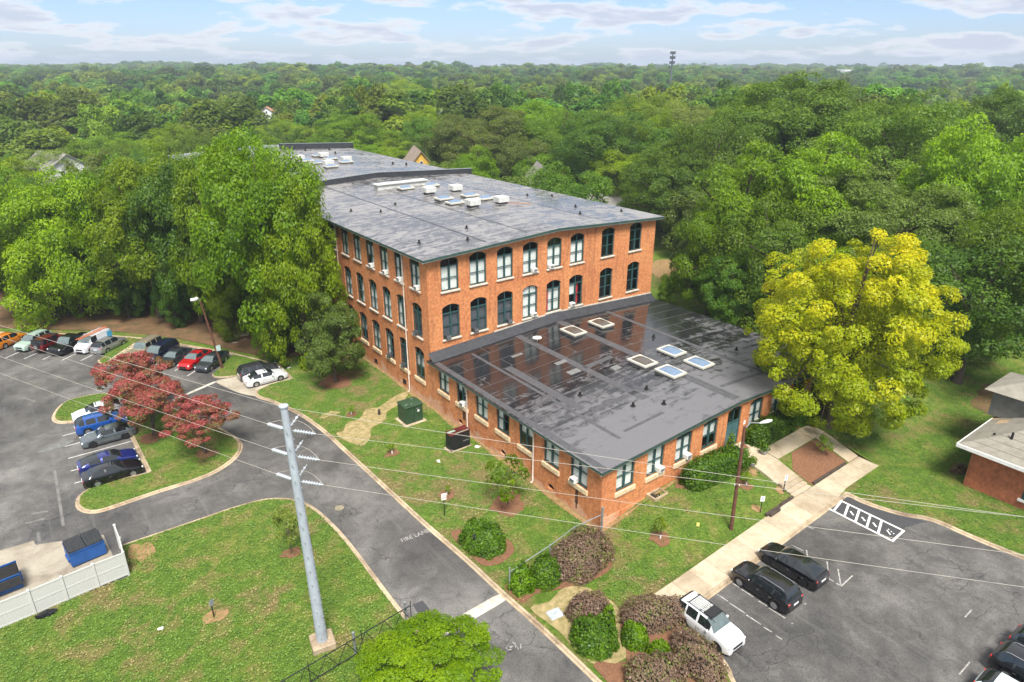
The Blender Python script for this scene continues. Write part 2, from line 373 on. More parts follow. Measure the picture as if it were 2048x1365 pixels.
def make_glass(name='glass', tint=(.90,.93,.92), clear=.55):
    m=bpy.data.materials.new(name); m.use_nodes=True; t=m.node_tree; t.nodes.clear(); MATS[name]=m
    o=N(t,'ShaderNodeOutputMaterial'); tr=N(t,'ShaderNodeBsdfTransparent'); tr.inputs[0].default_value=(*tint,1)
    gl=N(t,'ShaderNodeBsdfGlossy'); gl.inputs['Roughness'].default_value=.02; lw=N(t,'ShaderNodeLayerWeight'); pw=N(t,'ShaderNodeMath',operation='POWER'); pw.inputs[1].default_value=3.0; L(t,lw.outputs['Facing'],pw.inputs[0]); fr=N(t,'ShaderNodeMapRange',ins={'To Min':.05,'To Max':.85}); L(t,pw.outputs[0],fr.inputs[0])
    mx=N(t,'ShaderNodeMixShader'); L(t,fr.outputs[0],mx.inputs[0]); L(t,tr.outputs[0],mx.inputs[1]); L(t,gl.outputs[0],mx.inputs[2]); L(t,mx.outputs[0],o.inputs[0]); return m
def make_leaf(name, stops, trans=.35, sat=1.12, rnd=.16, objcol=False, rough=.5):
    """leaves: colour runs over the per-leaf value 'tint' (0..1), a little different on every tree"""
    m=bpy.data.materials.new(name); m.use_nodes=True; t=m.node_tree; t.nodes.clear(); MATS[name]=m
    o=N(t,'ShaderNodeOutputMaterial'); at=N(t,'ShaderNodeAttribute'); at.attribute_name='tint'
    oi=N(t,'ShaderNodeObjectInfo')
    c=ramp(t,at.outputs['Fac'],stops)
    hs=N(t,'ShaderNodeHueSaturation'); L(t,c,hs.inputs['Color']); hs.inputs['Saturation'].default_value=sat
    v=N(t,'ShaderNodeMapRange',ins={'To Min':1-rnd*1.6,'To Max':1+rnd*1.6}); L(t,oi.outputs['Random'],v.inputs[0]); L(t,v.outputs[0],hs.inputs['Value'])
    r2=mathn(t,'FRACT',mathn(t,'MULTIPLY',oi.outputs['Random'],17.31)); hu=N(t,'ShaderNodeMapRange',ins={'To Min':.5-rnd*.10,'To Max':.5+rnd*.10}); L(t,r2,hu.inputs[0]); L(t,hu.outputs[0],hs.inputs['Hue'])
    col=hs.outputs[0]
    if objcol: col=mixc(t,1.0,col,oi.outputs['Color'],'MULTIPLY')
    p=N(t,'ShaderNodeBsdfPrincipled'); L(t,col,p.inputs['Base Color']); p.inputs['Roughness'].default_value=rough; p.inputs['Specular IOR Level'].default_value=.35
    tr=N(t,'ShaderNodeBsdfTranslucent'); L(t,mixc(t,1.0,col,(1.25,1.2,.55),'MULTIPLY'),tr.inputs[0])
    mx=N(t,'ShaderNodeMixShader'); mx.inputs[0].default_value=trans; L(t,p.outputs[0],mx.inputs[1]); L(t,tr.outputs[0],mx.inputs[2]); L(t,mx.outputs[0],o.inputs[0]); return m

GRASS=make_grass(); ASPH=make_asphalt('asphalt_lane'); ASPH2=make_asphalt('asphalt_lot',base=(.080,.076,.072),lite=(.16,.153,.14),dark=(.04,.039,.038),seed=41)
CONC=make_concrete('concrete_kerb',(.42,.33,.22),(.21,.15,.095),(.32,.17,.08)); WALK=make_concrete('concrete_walk',(.44,.365,.26),(.33,.255,.17),(.38,.27,.155)); PAD=make_concrete('concrete_pad',(.36,.32,.25),(.24,.20,.15),(.30,.25,.18))
BRICK=make_brick('brick_wall'); BRICK2=make_brick('brick_house',((.36,.10,.045),(.42,.125,.055),(.46,.15,.07)),pale=False)
ROOF_LOW=make_roof('roof_membrane_wet',.50,.60,(.016,.016,.018),(.125,.122,.128),ior=1.65,grad=-.011); ROOF_HI=make_roof('roof_membrane_damp',.455,.545,(.060,.058,.058),(.225,.215,.21),ior=1.7,seed=23)
GLASS=make_glass()
TEAL=pmat('teal_paint',(.028,.075,.075),.45,.1,6); GREENTRIM=pmat('green_trim',(.035,.075,.062),.5,.12,3); WHITETRIM=pmat('white_trim',(.52,.48,.41),.6,.1,2)
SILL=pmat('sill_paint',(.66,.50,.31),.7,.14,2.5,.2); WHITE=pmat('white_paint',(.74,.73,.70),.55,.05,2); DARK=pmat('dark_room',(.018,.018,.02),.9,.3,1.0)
BLIND=pmat('blind_cloth',(.80,.80,.77),.85,.06,1.5); REDCLOTH=pmat('red_curtain',(.55,.045,.055),.8,.1,5); GREYBLIND=pmat('grey_shade',(.105,.112,.13),.7,.1,2)
BLACKMETAL=pmat('black_metal',(.018,.018,.02),.45,.15,8); GALV=pmat('galvanised',(.36,.38,.40),.42,.08,2,metal=.6); STEEL=pmat('pole_steel',(.38,.42,.47),.5,.07,1.2,metal=.1)
MULCH=pmat('mulch',(.13,.060,.032),.95,.2,7,.8,30,col2=(.24,.115,.06)); STRAW=pmat('straw',(.17,.15,.05),.95,.2,2.2,.7,28,col2=(.42,.32,.16),detail=8); DIRT=pmat('red_dirt',(.20,.12,.05),.95,.2,2.5,.5,16,col2=(.32,.20,.095))
LITTER=pmat('leaf_litter',(.075,.060,.022),.95,.2,.6,.8,20,col2=(.20,.105,.052)); PAINT=pmat('road_paint',(.62,.61,.58),.7,.12,4); OLDPAINT=pmat('worn_paint',(.30,.29,.27),.8,.25,5); FADED=pmat('faded_paint',(.105,.10,.094),.85,.2,1.2,col2=(.19,.185,.175))
BARK=pmat('bark',(.075,.055,.04),.9,.2,4,.6,18); WOODPOLE=pmat('pole_wood',(.115,.048,.028),.85,.2,3,.3,20); TIMBER=pmat('dark_timber',(.06,.045,.035),.9,.2,4,.4,16)

# ================================================================== the ground
def grid_axis(lo, hi, a, b, fine, g=1.16):
    xs=list(np.arange(a,b+.01,fine)); s=fine; x=b
    while x<hi: s*=g; x+=s; xs.append(x)
    s=fine; x=a
    while x>lo: s*=g; x-=s; xs.insert(0,x)
    return np.array(xs)
gx=grid_axis(-3500,6500,-70,150,5.0); gy=grid_axis(-400,7000,-25,175,5.0)
GX,GY=np.meshgrid(gx,gy); GZ=H(GX,GY)-.17-.75*((GX>-63)&(GX<148)&(GY>-27)&(GY<174))
nx,ny=len(gx),len(gy); ii=np.arange(nx*ny).reshape(ny,nx)
gf=np.stack([ii[:-1,:-1].ravel(),ii[:-1,1:].ravel(),ii[1:,1:].ravel(),ii[1:,:-1].ravel()],1)
me=bpy.data.meshes.new('ground'); me.from_pydata(np.column_stack([GX.ravel(),GY.ravel(),GZ.ravel()]).tolist(),[],gf.tolist())
FLOORGREEN=pmat('woodland_floor',(.035,.055,.018),.95,.25,.15,.4,1.5,col2=(.08,.075,.035)); me.materials.append(FLOORGREEN)
me.polygons.foreach_set('use_smooth',[True]*len(me.polygons))
setp(link('ground',me),'woodland floor and earth running out to the horizon',None,None,'structure')

# kerb lines measured on site (metres)
LANE_R=[(22,-25),(22,10),(21.95,20.6),(21.89,25.2),(21.68,29.84),(21.56,34.1),(21.28,38.66),(21.12,42.43),(20.94,47.57),(20.74,53.44),(20.52,58.93),(19.85,64.04),(18.49,68.65),(17.81,70.0),(17.66,71.15),(18.05,72.0)]
LANE_R=catmull(LANE_R,3)
NOTCH=[(18.05,72.0),(19.94,72.75),(22.26,72.55),(22.3,77.25)]
BACK=[(22.3,77.25),(21.17,79.9),(18.64,85.03),(12.73,94.3),(11.15,96.57),(7.08,101.11),(-2.02,109.04),(-20,125),(-45,147)]
SOUTH=catmull([(1.02,51.3),(4.14,51.22),(6.72,51.15),(9.48,51.1),(11.81,50.69),(13.51,49.42),(14.47,47.4),(14.88,44.22),(15.0,40.73),(14.9,36.16),(14.86,32.36),(14.9,20),(14.9,-25)],3)
LOTA=LANE_R+NOTCH[1:]+BACK[1:]+[(-62,147),(-62,45.6),(1.02,47.3)]+SOUTH
ISL1=catmull([(-.72,60.26),(-.78,59.1),(-.29,58.0),(.63,57.5),(3.2,57.6),(5.42,57.65),(8.1,57.6),(10.07,58.12),(11.73,59.33),(12.63,60.87),(12.74,62.33),(12.25,64.7),(10.6,69.4),(8.4,75.0),(6.3,79.2),(4.04,81.4),(1.87,82.0),(.28,81.67),(-.73,79.6),(-1.01,78.0),(-.59,76.9),(.48,76.3)],3)+[(4.85,76.2),(4.9,69),(5.0,61.0)]+[(2.2,61.5),(.39,61.6),(-.44,60.9)]
ISLA=catmull([(4.8,92.4),(4.86,91.3),(5.4,90.3),(6.3,89.7),(7.95,89.2)],3)+[(11.9,94.9),(8.7,98.9)]
ISLB=catmull([(15.1,79.6),(15.05,78.9),(15.6,78.2),(17.2,77.5)],3)+[(22.1,77.45),(21.0,79.8),(18.7,84.2)]
LOTB_N=[(29.6,21.25),(33,21.3),(51.2,21.5)]
LOTB=catmull([(26.2,-25),(26.4,5),(27.2,13),(28.1,15.81),(28.62,16.54),(28.94,17.32),(29.07,18.1),(29.3,20.2)],3)+LOTB_N+catmull([(51.25,21.3),(51.3,19.6),(52.05,17.3),(53.22,15.43),(53.5,11.83),(54.6,3),(57,-25)],3)
LAWN_OUT=[(-64,-28),(150,-28),(150,176),(-64,176)]
FOOT_LOW=[(31.75,30.95),(64.5,30.95),(64.5,56),(31.75,56)]
WALKS=[(29.8,21.75),(51.3,21.85),(57.15,21.85),(57.15,28.65),(49.5,28.65),(49.5,30.7),(47.0,30.7),(47.0,23.55),(40,23.5),(29.8,23.45)]
BEDSQ=[(49.55,23.6),(55.6,23.6),(55.6,27.1),(49.55,27.1)]
sheet('lawn',LAWN_OUT,0.0,GRASS,[LOTA,LOTB,WALKS],2.2,fine=(28,62,22.4,31.0,.55),label='mown grass with worn straw-coloured patches around the mill')
sheet('planting_square',BEDSQ,0.0,GRASS,(),.8,label='grassy square enclosed by the path loop')
for nm,pl,lb in (('island',ISL1,'grass island with the crepe myrtles in the parking lot'),('island',ISLA,'small grass island beside the footpath strip'),('island',ISLB,'small grass island at the foot of the leaning lamp pole')):
    sheet(nm,pl,0.0,GRASS,(),1.5,label=lb)
def grow(poly,d):
    c=Vector((sum(p[0] for p in poly)/len(poly),sum(p[1] for p in poly)/len(poly)))
    return poly
sheet('access_lane',[(x,y) for x,y in LOTA],-.125,ASPH,(),2.5,label='worn grey asphalt of the lane and parking lot')
sheet('parking_lot',LOTB,-.125,ASPH2,(),1.2,label='patched dark asphalt of the small parking lot')

# ---- kerbs: stones about 2.5 m long with a gutter pan on the road side
def along(pl):
    P=[Vector((p[0],p[1])) for p in pl]; s=[0]
    for a,b in zip(P,P[1:]): s.append(s[-1]+(b-a).length)
    return P,s
def at(P,s,d):
    d=min(max(d,0),s[-1])
    for i in range(len(P)-1):
        if d<=s[i+1] or i==len(P)-2:
            t=(d-s[i])/max(1e-9,s[i+1]-s[i]); return P[i].lerp(P[i+1],t),(P[i+1]-P[i]).normalized()
def kerb(pl, side, label, length=2.6, gutter=True, clip=None):
    """side=+1: the road lies to the left of the line's direction"""
    root=empty('kerb',(0,0,0),label,None,None,'structure'); P,s=along(pl); d=0.0; tot=s[-1]; gut=None
    k=0
    while d<tot-.15:
        e=min(d+length,tot); n=max(2,int((e-d)/.45)+1); prof=[]
        for q in range(n+1):
            dd=d+.012+(e-d-.024)*q/n; p,t=at(P,s,dd); nn=Vector((-t.y,t.x))*side; z=hz(p.x,p.y)
            g=.34 if gutter else .17
            # cross-section: back of kerb, top, face, gutter pan
            rows=[(-.02,z-.15),(-.02,z+.02),(.10,z+.02),(.14,z-.005),(.165,z-.105),(g,z-.117),(g,z-.17)]
            prof.append([(p.x+nn.x*o,p.y+nn.y*o,zz) for o,zz in rows])
        mb=MB(); m=len(prof[0]); vs=[v for r in prof for v in r]; fs=[]
        for i in range(n):
            for j in range(m-1):
                q=(i*m+j,i*m+j+1,(i+1)*m+j+1,(i+1)*m+j); fs.append(q if side<0 else tuple(reversed(q)))
        fs.append(tuple(range(m))); fs.append(tuple(reversed(range(n*m,(n+1)*m))))
        mid=prof[n//2][0]
        if -12<mid[0]<70 and -5<mid[1]<125: mb.add(vs,fs).build('kerb_stone',CONC,root)
        d=e; k+=1
    return root
kerb(LANE_R,1,'kerb along the mill side of the lane')
kerb(NOTCH,1,'kerb round the two bays beside the white sedan')
kerb(BACK,1,'kerb along the back of the far parking row')
kerb(SOUTH,1,'kerb round the corner lawn beside the steel pole')
kerb(ISL1+[ISL1[0]],-1,'kerb round the crepe myrtle island')
kerb(ISLA[:-1],-1,'kerb round the footpath island',gutter=False)
kerb(ISLB[:-2],-1,'kerb round the lamp pole island',gutter=False)
i_n=len(LOTB)-len(catmull([(0,0)]*7,3))
kerb(LOTB[:LOTB.index((29.3,20.2))+1] if (29.3,20.2) in LOTB else LOTB[:22],-1,'kerb beside the brown shrubs at the small lot')
kerb(LOTB_N,-1,'kerb between the footway and the small lot')
kerb([(51.25,21.45)]+LOTB[-18:],-1,'kerb along the lawn side of the small lot')

# ---- paving slabs
def slab(root,quad,dz=.035,th=.4,mat=WALK,name='slab',gap=.012):
    c=Vector((sum(p[0] for p in quad)/4,sum(p[1] for p in quad)/4)); q=[]
    for p in quad:
        v=Vector((p[0],p[1])); d=(c-v); q.append(v+d.normalized()*gap*1.4)
    top=[(p.x,p.y,hz(p.x,p.y)+dz) for p in q]
    MB().add(top+[(x,y,z-th) for x,y,z in top],[(0,1,2,3),(0,4,5,1),(1,5,6,2),(2,6,7,3),(3,7,4,0)]).build(name,mat,root)
fw=empty('footway',(0,0,0),'pale concrete footway of square slabs beside the small lot',None,None,'structure')
xs=[29.75]+list(np.arange(31.7,57.1,1.82))+[57.2]
for a,b in zip(xs,xs[1:]):
    y0=lambda x:21.32+(x-33)*.008 if x<51.3 else 21.75
    n0=lambda x:23.55+(x-33)*.012 if x<47 else 23.6
    slab(fw,[(a,y0(a)),(b,y0(b)),(b,n0(b)),(a,n0(a))])
pt=empty('entrance_path',(0,0,0),'pale concrete path looping from the entrance door to the steps',None,None,'structure')
for a,b in ((25.25,26.9),(26.9,28.75),(28.75,30.75)): slab(pt,[(46.95,a),(49.55,a),(49.55,b),(46.95,b)])
for a,b in ((49.6,51.3),(51.3,53.2),(53.2,55.1),(55.1,57.2)): slab(pt,[(a,27.05),(b,27.05),(b,28.7),(a,28.7)])
for a,b in ((23.66,25.3),(25.3,27.0)): slab(pt,[(55.55,a),(57.2,a),(57.2,b),(55.55,b)])
st=empty('entrance_steps',(48.2,24.4,hz(48.2,23.6)),'four shallow concrete steps up to the entrance path','steps')
zb,zt=hz(48.2,23.6)+.03,hz(48.2,25.3)+.03
for k in range(4):
    z1=zb+(zt-zb)*(k+1)/4.0; MB().box((-1.2,-.76+k*.4,-.3),(1.3,.84,z1-st.location.z-(.004*(3-k))),0).build('step',WALK,st)
ps=empty('footpath_strip',(0,0,0),'narrow concrete path across the small grass island',None,None,'structure')
for k in range(4):
    a=k/4; b=(k+1)/4; A=Vector((5.35,91.1)).lerp(Vector((9.3,95.9)),a); B=Vector((5.35,91.1)).lerp(Vector((9.3,95.9)),b); o=Vector((1.05,-.85))
    slab(ps,[A,A+o,B+o,B],.02)
ws=empty('woodland_path',(0,0,0),'concrete slab steps climbing into the trees behind the red sedan',None,None,'structure')
for k,(x,y) in enumerate([(19.6,88.0),(20.6,90.0),(21.6,92.0),(22.4,94.2),(23.2,96.5)]):
    A=Vector((x,y)); o=Vector((1.5,-.8)); q=Vector((.75,1.5)); slab(ws,[A,A+o,A+o+q,A+q],.05+k*.12,.15)
wp=empty('woodland_walk',(0,0,0),'weathered concrete walk under the big trees at the far left',None,None,'structure')
for k in range(9):
    A=Vector((0.5,110.5)).lerp(Vector((11,118)),k/9); B=Vector((0.5,110.5)).lerp(Vector((11,118)),(k+1)/9); o=Vector((-.9,1.3)); slab(wp,[A,B,B+o,A+o],.02,mat=CONC)

# ---- bare and mulched patches with ragged outlines
def blob(cx,cy,rx,ry,n=28,j=.18,rot=0.0,seed=0):
    r=random.Random(seed); ph=[r.uniform(0,6.28) for _ in range(5)]; o=[]
    for k in range(n):
        t=2*math.pi*k/n; s=1+j*(math.sin(2*t+ph[0])*.5+math.sin(3*t+ph[1])*.4+math.sin(5*t+ph[2])*.35+math.sin(9*t+ph[3])*.2)+r.uniform(-j,j)*.25
        x,y=rx*s*math.cos(t),ry*s*math.sin(t); o.append((cx+x*math.cos(rot)-y*math.sin(rot),cy+x*math.sin(rot)+y*math.cos(rot)))
    return o
def patch(name,poly,mat,label,dz=.014,b=.03): return sheet(name,poly,dz,mat,(),.6,label=label,bump=b)
patch('mulch_bed',catmull([(21.95,30.3),(22.0,28.3),(23.3,28.4),(26.2,27.3),(28.8,27.0),(30.3,27.9),(30.9,29.3),(29.5,30.4),(26.5,30.2),(24.3,30.5)],3,True),MULCH,'brown mulch under the shrub row beside the pipe gate')
patch('mulch_bed',catmull([(22.05,37.6),(21.85,34.6),(22.0,32.9),(23.3,32.4),(24.9,33.0),(25.1,34.6),(23.9,36.8)],3,True),MULCH,'mulch ring round the green bush at the lane kerb')
patch('straw_bed',catmull([(22.15,27.6),(22.4,24.9),(22.35,21.8),(24.3,20.8),(26.0,22.4),(27.0,24.4),(26.6,26.7),(25.2,27.7),(23.6,27.3)],3,True),STRAW,'pale pine straw bed round the grey utility cover')
patch('mulch_bed',catmull([(22.3,21.6),(22.25,15),(22.3,8),(26.3,8),(27.8,15.6),(28.8,18.2),(29.0,21.0),(28.8,22.8),(26.6,23.6),(24.2,20.6)],3,True),MULCH,'brown mulch under the shrubs beside the white hatchback',.022)
patch('straw_path',catmull([(21.3,55.6),(22.2,53.9),(23.5,54.8),(24.4,56.4),(26.2,57.0),(27.3,58.6),(29.6,59.5),(31.0,60.9),(30.8,61.5),(28.8,61.0),(27.0,60.1),(25.8,60.5),(24.3,59.0),(22.9,58.9),(21.9,57.6),(21.1,57.5)],4,True),STRAW,'worn straw track from the lane to the mill wall')
patch('straw_patch',blob(22.2,61.7,.9,.6,j=.3,seed=3),STRAW,'small round straw patch beside the lane kerb')
patch('dirt_strip',catmull([(31.55,31.3),(31.2,31.6),(31.05,36),(31.3,40),(31.1,44),(31.35,48),(31.0,52),(31.3,56),(31.05,60),(31.3,66),(31.2,72),(31.55,72)],3,True),DIRT,'strip of red earth along the foot of the mill wall',.018)
patch('dirt_strip',[(31.6,30.75),(40.3,30.75),(40.4,30.5),(38,30.35),(36,30.5),(34,30.3),(31.3,30.35),(31.1,30.6)],DIRT,'strip of red earth along the entrance front of the annex',.018)
for i,(x,y,rr,lb) in enumerate([(24.0,60.3,.75,'between the lane and the straw track'),(23.83,50.83,.85,'between the lane and the dark generator'),(24.47,42.07,.95,'beside the fire lane sign'),(27.86,37.89,1.9,'under the leafy young tree by the annex wall'),(25.85,68.65,2.3,'under the round tree by the mill wall'),(11.2,42.73,.85,'under the young tree beside the steel pole'),(34.22,26.89,.95,'on the entrance lawn by the annex corner'),(44.3,26.6,.7,'beside the wooden lamp pole'),(6.4,67.6,1.5,'under the middle crepe myrtle'),(9.78,61.3,1.2,'under the crepe myrtle at the island tip'),(43.1,24.6,.5,'at the lower accessible sign'),(46.6,24.8,.5,'at the upper accessible sign'),(46.2,27.2,.5,'near the entrance path')]):
    patch('mulch_ring',blob(x,y,rr*.82,rr*.74,26,.22,seed=20+i),MULCH if rr>.6 else DIRT,'mulch ring '+lb,.016,.05)
patch('mulch_bed',[(49.7,23.7),(55.4,23.7),(55.4,26.9),(51.5,26.95),(49.7,25.6)],MULCH,'mulched square inside the path loop',.016)
patch('mulch_bed',catmull([(40.2,30.7),(40.2,29.0),(46.6,27.6),(46.8,30.7)],2,True),MULCH,'mulch under the clipped hedge left of the door',.016)
patch('mulch_bed',catmull([(49.7,30.7),(49.8,28.9),(57,28.9),(63,28.8),(63,30.7)],2,True),MULCH,'mulch under the clipped hedge right of the door',.016)
patch('leaf_litter',catmull([(23,79),(21.5,81),(14,94.3),(8.4,101.4),(-1,110),(-12,122),(0,138),(14,128),(26,108),(30.5,95),(30.8,80)],3,True),LITTER,'brown leaf litter under the big trees',.018,.08)
patch('dirt_patch',blob(88,73,6,3.6,seed=5,rot=.5),DIRT,'bare red earth under the trees behind the mill')
patch('dirt_patch',blob(74.5,49,3.2,2.2,seed=6),DIRT,'bare earth beside the annex under the trees')
patch('dirt_patch',blob(2.2,49.7,.8,1.3,j=.3,seed=7),DIRT,'bare earth at the end of the white fence')
patch('dirt_patch',blob(81,19.5,5,3.6,seed=8),LITTER,'leaf-strewn earth under the dark tree beside the brick house')
patch('dirt_patch',blob(4.9,39.6,.8,.6,seed=9),DIRT,'bare earth at the foot of the small stake sign')
# ---- concrete pads and repairs in the asphalt
sheet('concrete_pad',[(-6.4,56.4),(-4.25,56.25),(-4.15,55.55),(-1.74,54.6),(0.2,53.8),(.6,47.6),(-8,47.2)],-.105,PAD,(),1.0,label='stained concrete pad under the blue dumpsters')
sheet('concrete_apron',catmull([(14.9,77.6),(15.3,75.2),(16.3,72.4),(17.75,70.6),(18.3,72.2),(22.2,72.7),(22.2,77.2),(17.2,77.4)],3,True),-.112,PAD,(),1.0,label='concrete apron under the white sedan bays')
NEWASPH=pmat('asphalt_patch',(.052,.052,.056),.8,.12,8,.3,40)
LITEASPH=pmat('pale_asphalt',(.15,.155,.14),.8,.15,3,.3,40)
sheet('asphalt_patch',[(15.99,32.8),(16.75,32.72),(16.72,31.6),(15.9,31.5)],-.117,NEWASPH,(),None,label='small dark square repair in the lane')
sheet('asphalt_patch',catmull([(-2.9,71.2),(-1.5,71.0),(-.1,71.6),(-.2,72.1),(-1.6,72.0),(-2.7,71.6)],3,True),-.117,LITEASPH,(),None,label='pale ragged repair strip beside the grey sedan')
sheet('asphalt_patch',[(48.2,21.2),(51.0,21.3),(51.1,19.6),(51.7,17.4),(52.6,15.6),(50.6,16.3),(48.5,16.2)],-.119,NEWASPH,(),1.0,label='fresh dark asphalt under the hatched access aisle')
# ---- speed humps, stop bars and stall lines
def hump(a,b,w,h,label):
    A,B=Vector((*a,0)),Vector((*b,0)); t=(B-A).normalized(); n=Vector((-t.y,t.x,0)); mb=MB(); rows=[]
    for q in range(13):
        p=A.lerp(B,q/12); e=min(1,min(q,12-q)/1.5+.25)
        rows.append([p+n*(w*.5*math.cos(math.pi*k/8))*(.8+.2*e)+Vector((0,0,hz(p.x,p.y)-.128+h*e*math.sin(math.pi*k/8))) for k in range(9)])
    vs=[v for r in rows for v in r]; fs=[(i*9+j,i*9+j+1,(i+1)*9+j+1,(i+1)*9+j) for i in range(12) for j in range(8)]; fs+=[tuple(range(9)),tuple(reversed(range(108,117)))]
    o=mb.add(vs,fs).build('speed_hump',HUMP,smooth_angle=40); setp(o,label,'speed hump')
HUMP=pmat('hump_paint',(.36,.33,.27),.75,.10,2.2,.3,25,col2=(.56,.53,.46))
hump((15.9,29.55),(21.35,29.7),.85,.09,'pale painted speed hump across the lane by the pipe gate')
hump((9.7,75.3),(14.8,77.45),.42,.08,'narrow pale speed hump beyond the crepe myrtles')
def stripe(root,a,b,w=.1,mat=PAINT,dz=-.1185):
    A,B=Vector(a),Vector(b); t=(B-A).normalized(); n=Vector((-t.y,t.x))*w/2; n_=max(1,int((B-A).length/1.2)); 
    vs=[];fs=[]
    for q in range(n_+1):
        p=A.lerp(B,q/n_)
        for s in (-1,1): x,y=p.x+n.x*s,p.y+n.y*s; vs.append((x,y,hz(x,y)+dz))
    for q in range(n_): fs.append((2*q,2*q+2,2*q+3,2*q+1))
    return MB().add(vs,fs).build('stripe',mat,root)
lm=empty('stall_markings',(0,0,0),'thin white stall lines of the far parking row',None,None,'structure')
c40,s40=math.cos(R(41)),math.sin(R(41))
for (x,y) in [(-7.2,103.2),(-4.6,100.3),(-2.7,98.6),(-.8,97.0),(1.1,95.3),(2.95,93.75),(10.0,85.9),(11.7,83.6),(12.5,81.05),(8.6,87.6)]: stripe(lm,(x,y),(x+c40*5.2,y+s40*5.2),.10)
lm=empty('stall_markings',(0,0,0),'thin white stall lines beside the crepe myrtle island',None,None,'structure')
for y in (73.6,71.1,68.4,65.8,63.35): stripe(lm,(-.8,y),(4.7,y-.05),.10)
lm=empty('stall_markings',(0,0,0),'worn white stall lines of the small lot',None,None,'structure')
for x,a,b in ((33.4,20.9,15.9),(35.1,20.9,16.2),(37.3,20.9,16.6),(40.75,20.9,16.05),(44.8,21.2,20.6)):
    y=a
    while y>b:
        e=max(b,y-random.uniform(.5,1.6)); stripe(lm,(x,y),(x+.05,e),.09,OLDPAINT); y=e-random.uniform(.1,.5)
for a,b in (((40.75,16.05),(42.35,16.1)),((42.3,18.0),(40.85,17.0)),((42.2,17.1),(40.8,16.1)),((42.25,19.6),(41.6,19.1)),((41.9,20.6),(42.0,19.7)),((43.5,7.0),(42.6,7.2)),((40.8,7.9),(39.4,7.9)),((45.4,9.6),(44.4,9.6))): stripe(lm,a,b,.09,OLDPAINT)
hc=empty('access_aisle',(0,0,0),'freshly painted white hatched access aisle with stencilled marks',None,None,'structure')
DZ=-.113
for a,b in (((49.9,21.3),(50.05,16.2)),((48.15,21.3),(48.2,16.15)),((50.1,16.2),(48.12,16.15))): stripe(hc,a,b,.17,WHITE,DZ)
for y in (20.9,20.0,19.1,18.2,17.3): stripe(hc,(48.2,y-.05),(49.95,y+.55 if y<20.5 else y+.25),.17,WHITE,DZ+.0035)
for y in (19.85,18.9,18.0): stripe(hc,(48.88,y-.28),(49.18,y+.14),.13,WHITE,DZ)
for a,b in (((48.8,16.6),(49.12,17.04)),((49.26,16.98),(49.36,17.0)),((49.16,16.72),(49.26,16.74)),((49.06,16.5),(49.16,16.52))): stripe(hc,a,b,.09,WHITE,DZ+.002)
def text(name,body,size,loc,mat,parent=None,rot=(0,0,0),ext=0.0,sx=1.0):
    c=bpy.data.curves.new(name,'FONT'); c.body=body; c.size=size; c.align_x='CENTER'; c.align_y='CENTER'; c.extrude=ext
    o=bpy.data.objects.new(name,c); COL.objects.link(o); bpy.context.view_layer.update()
    me=bpy.data.meshes.new_from_object(o.evaluated_get(bpy.context.evaluated_depsgraph_get())); bpy.data.objects.remove(o)
    me.materials.clear(); me.materials.append(mat)
    return link(name,me,parent,loc,rot,(sx,1,1))
o=text('fire_lane_lettering','FIRE LANE',.62,(19.75,39.1,-.117),OLDPAINT,None,(0,0,R(-4)),0,.86); setp(o,'worn white FIRE LANE lettering on the asphalt',None,None,'structure')
bk=empty('paint_marks',(0,0,0),'scraps of worn white paint on the asphalt near the kerb',None,None,'structure')
for k in range(9): a=random.uniform(0,3.1); x,y=19.3+random.uniform(-.35,.35),25.6+random.uniform(-.3,.3); stripe(bk,(x,y),(x+math.cos(a)*.4,y+math.sin(a)*.4),.05,OLDPAINT)
for a,b in (((-2.0,66.8),(-2.2,57.0)),((-3.0,60),(-4.2,60.4)),((-3.3,59.0),(-4.6,59.2)),((-3.9,57.2),(-3.9,55.9)),((-2.4,84),(-3.4,86))): stripe(bk,a,b,.22,FADED)

# ================================================================== the mill and its annex
def arch_pts(u0,u1,v0,v1,rise,n=8):
    """opening outline, counter-clockwise from the lower left; v1 is the crown"""
    o=[(u0,v0),(u1,v0)]
    if rise<=0: return o+[(u1,v1),(u0,v1)]
    w=(u1-u0)/2; rad=(w*w+rise*rise)/(2*rise); cy=v1-rad; a0=math.asin(w/rad)
    for k in range(n+1):
        a=a0-2*a0*k/n; o.append((u0+w+rad*math.sin(a),cy+rad*math.cos(a)))
    return o
def wall_open(name,parent,origin,U,outer,holes,depth,mats,reveal=True):
    """brick wall in the plane origin+u*U+v*Z with openings and brick reveals running inward"""
    U=Vector(U); O=Vector(origin); IN=Vector((-U.y,U.x,0)); mb=MB()
    V,T=fill(outer,holes,None)
    P=lambda u,v,d=0: tuple(O+U*u+Vector((0,0,v))+IN*d)
    mb.add([P(*p) for p in V],[tuple(t) for t in T])
    for h in holes:
        n=len(h)
        for i in range(n):
            a,b=h[i],h[(i+1)%n]; mb.add([P(*a),P(*b),P(*b,depth),P(*a,depth)],[(0,3,2,1)],1 if i>0 else 1)
    return mb.build(name,mats,parent)
WIN={}
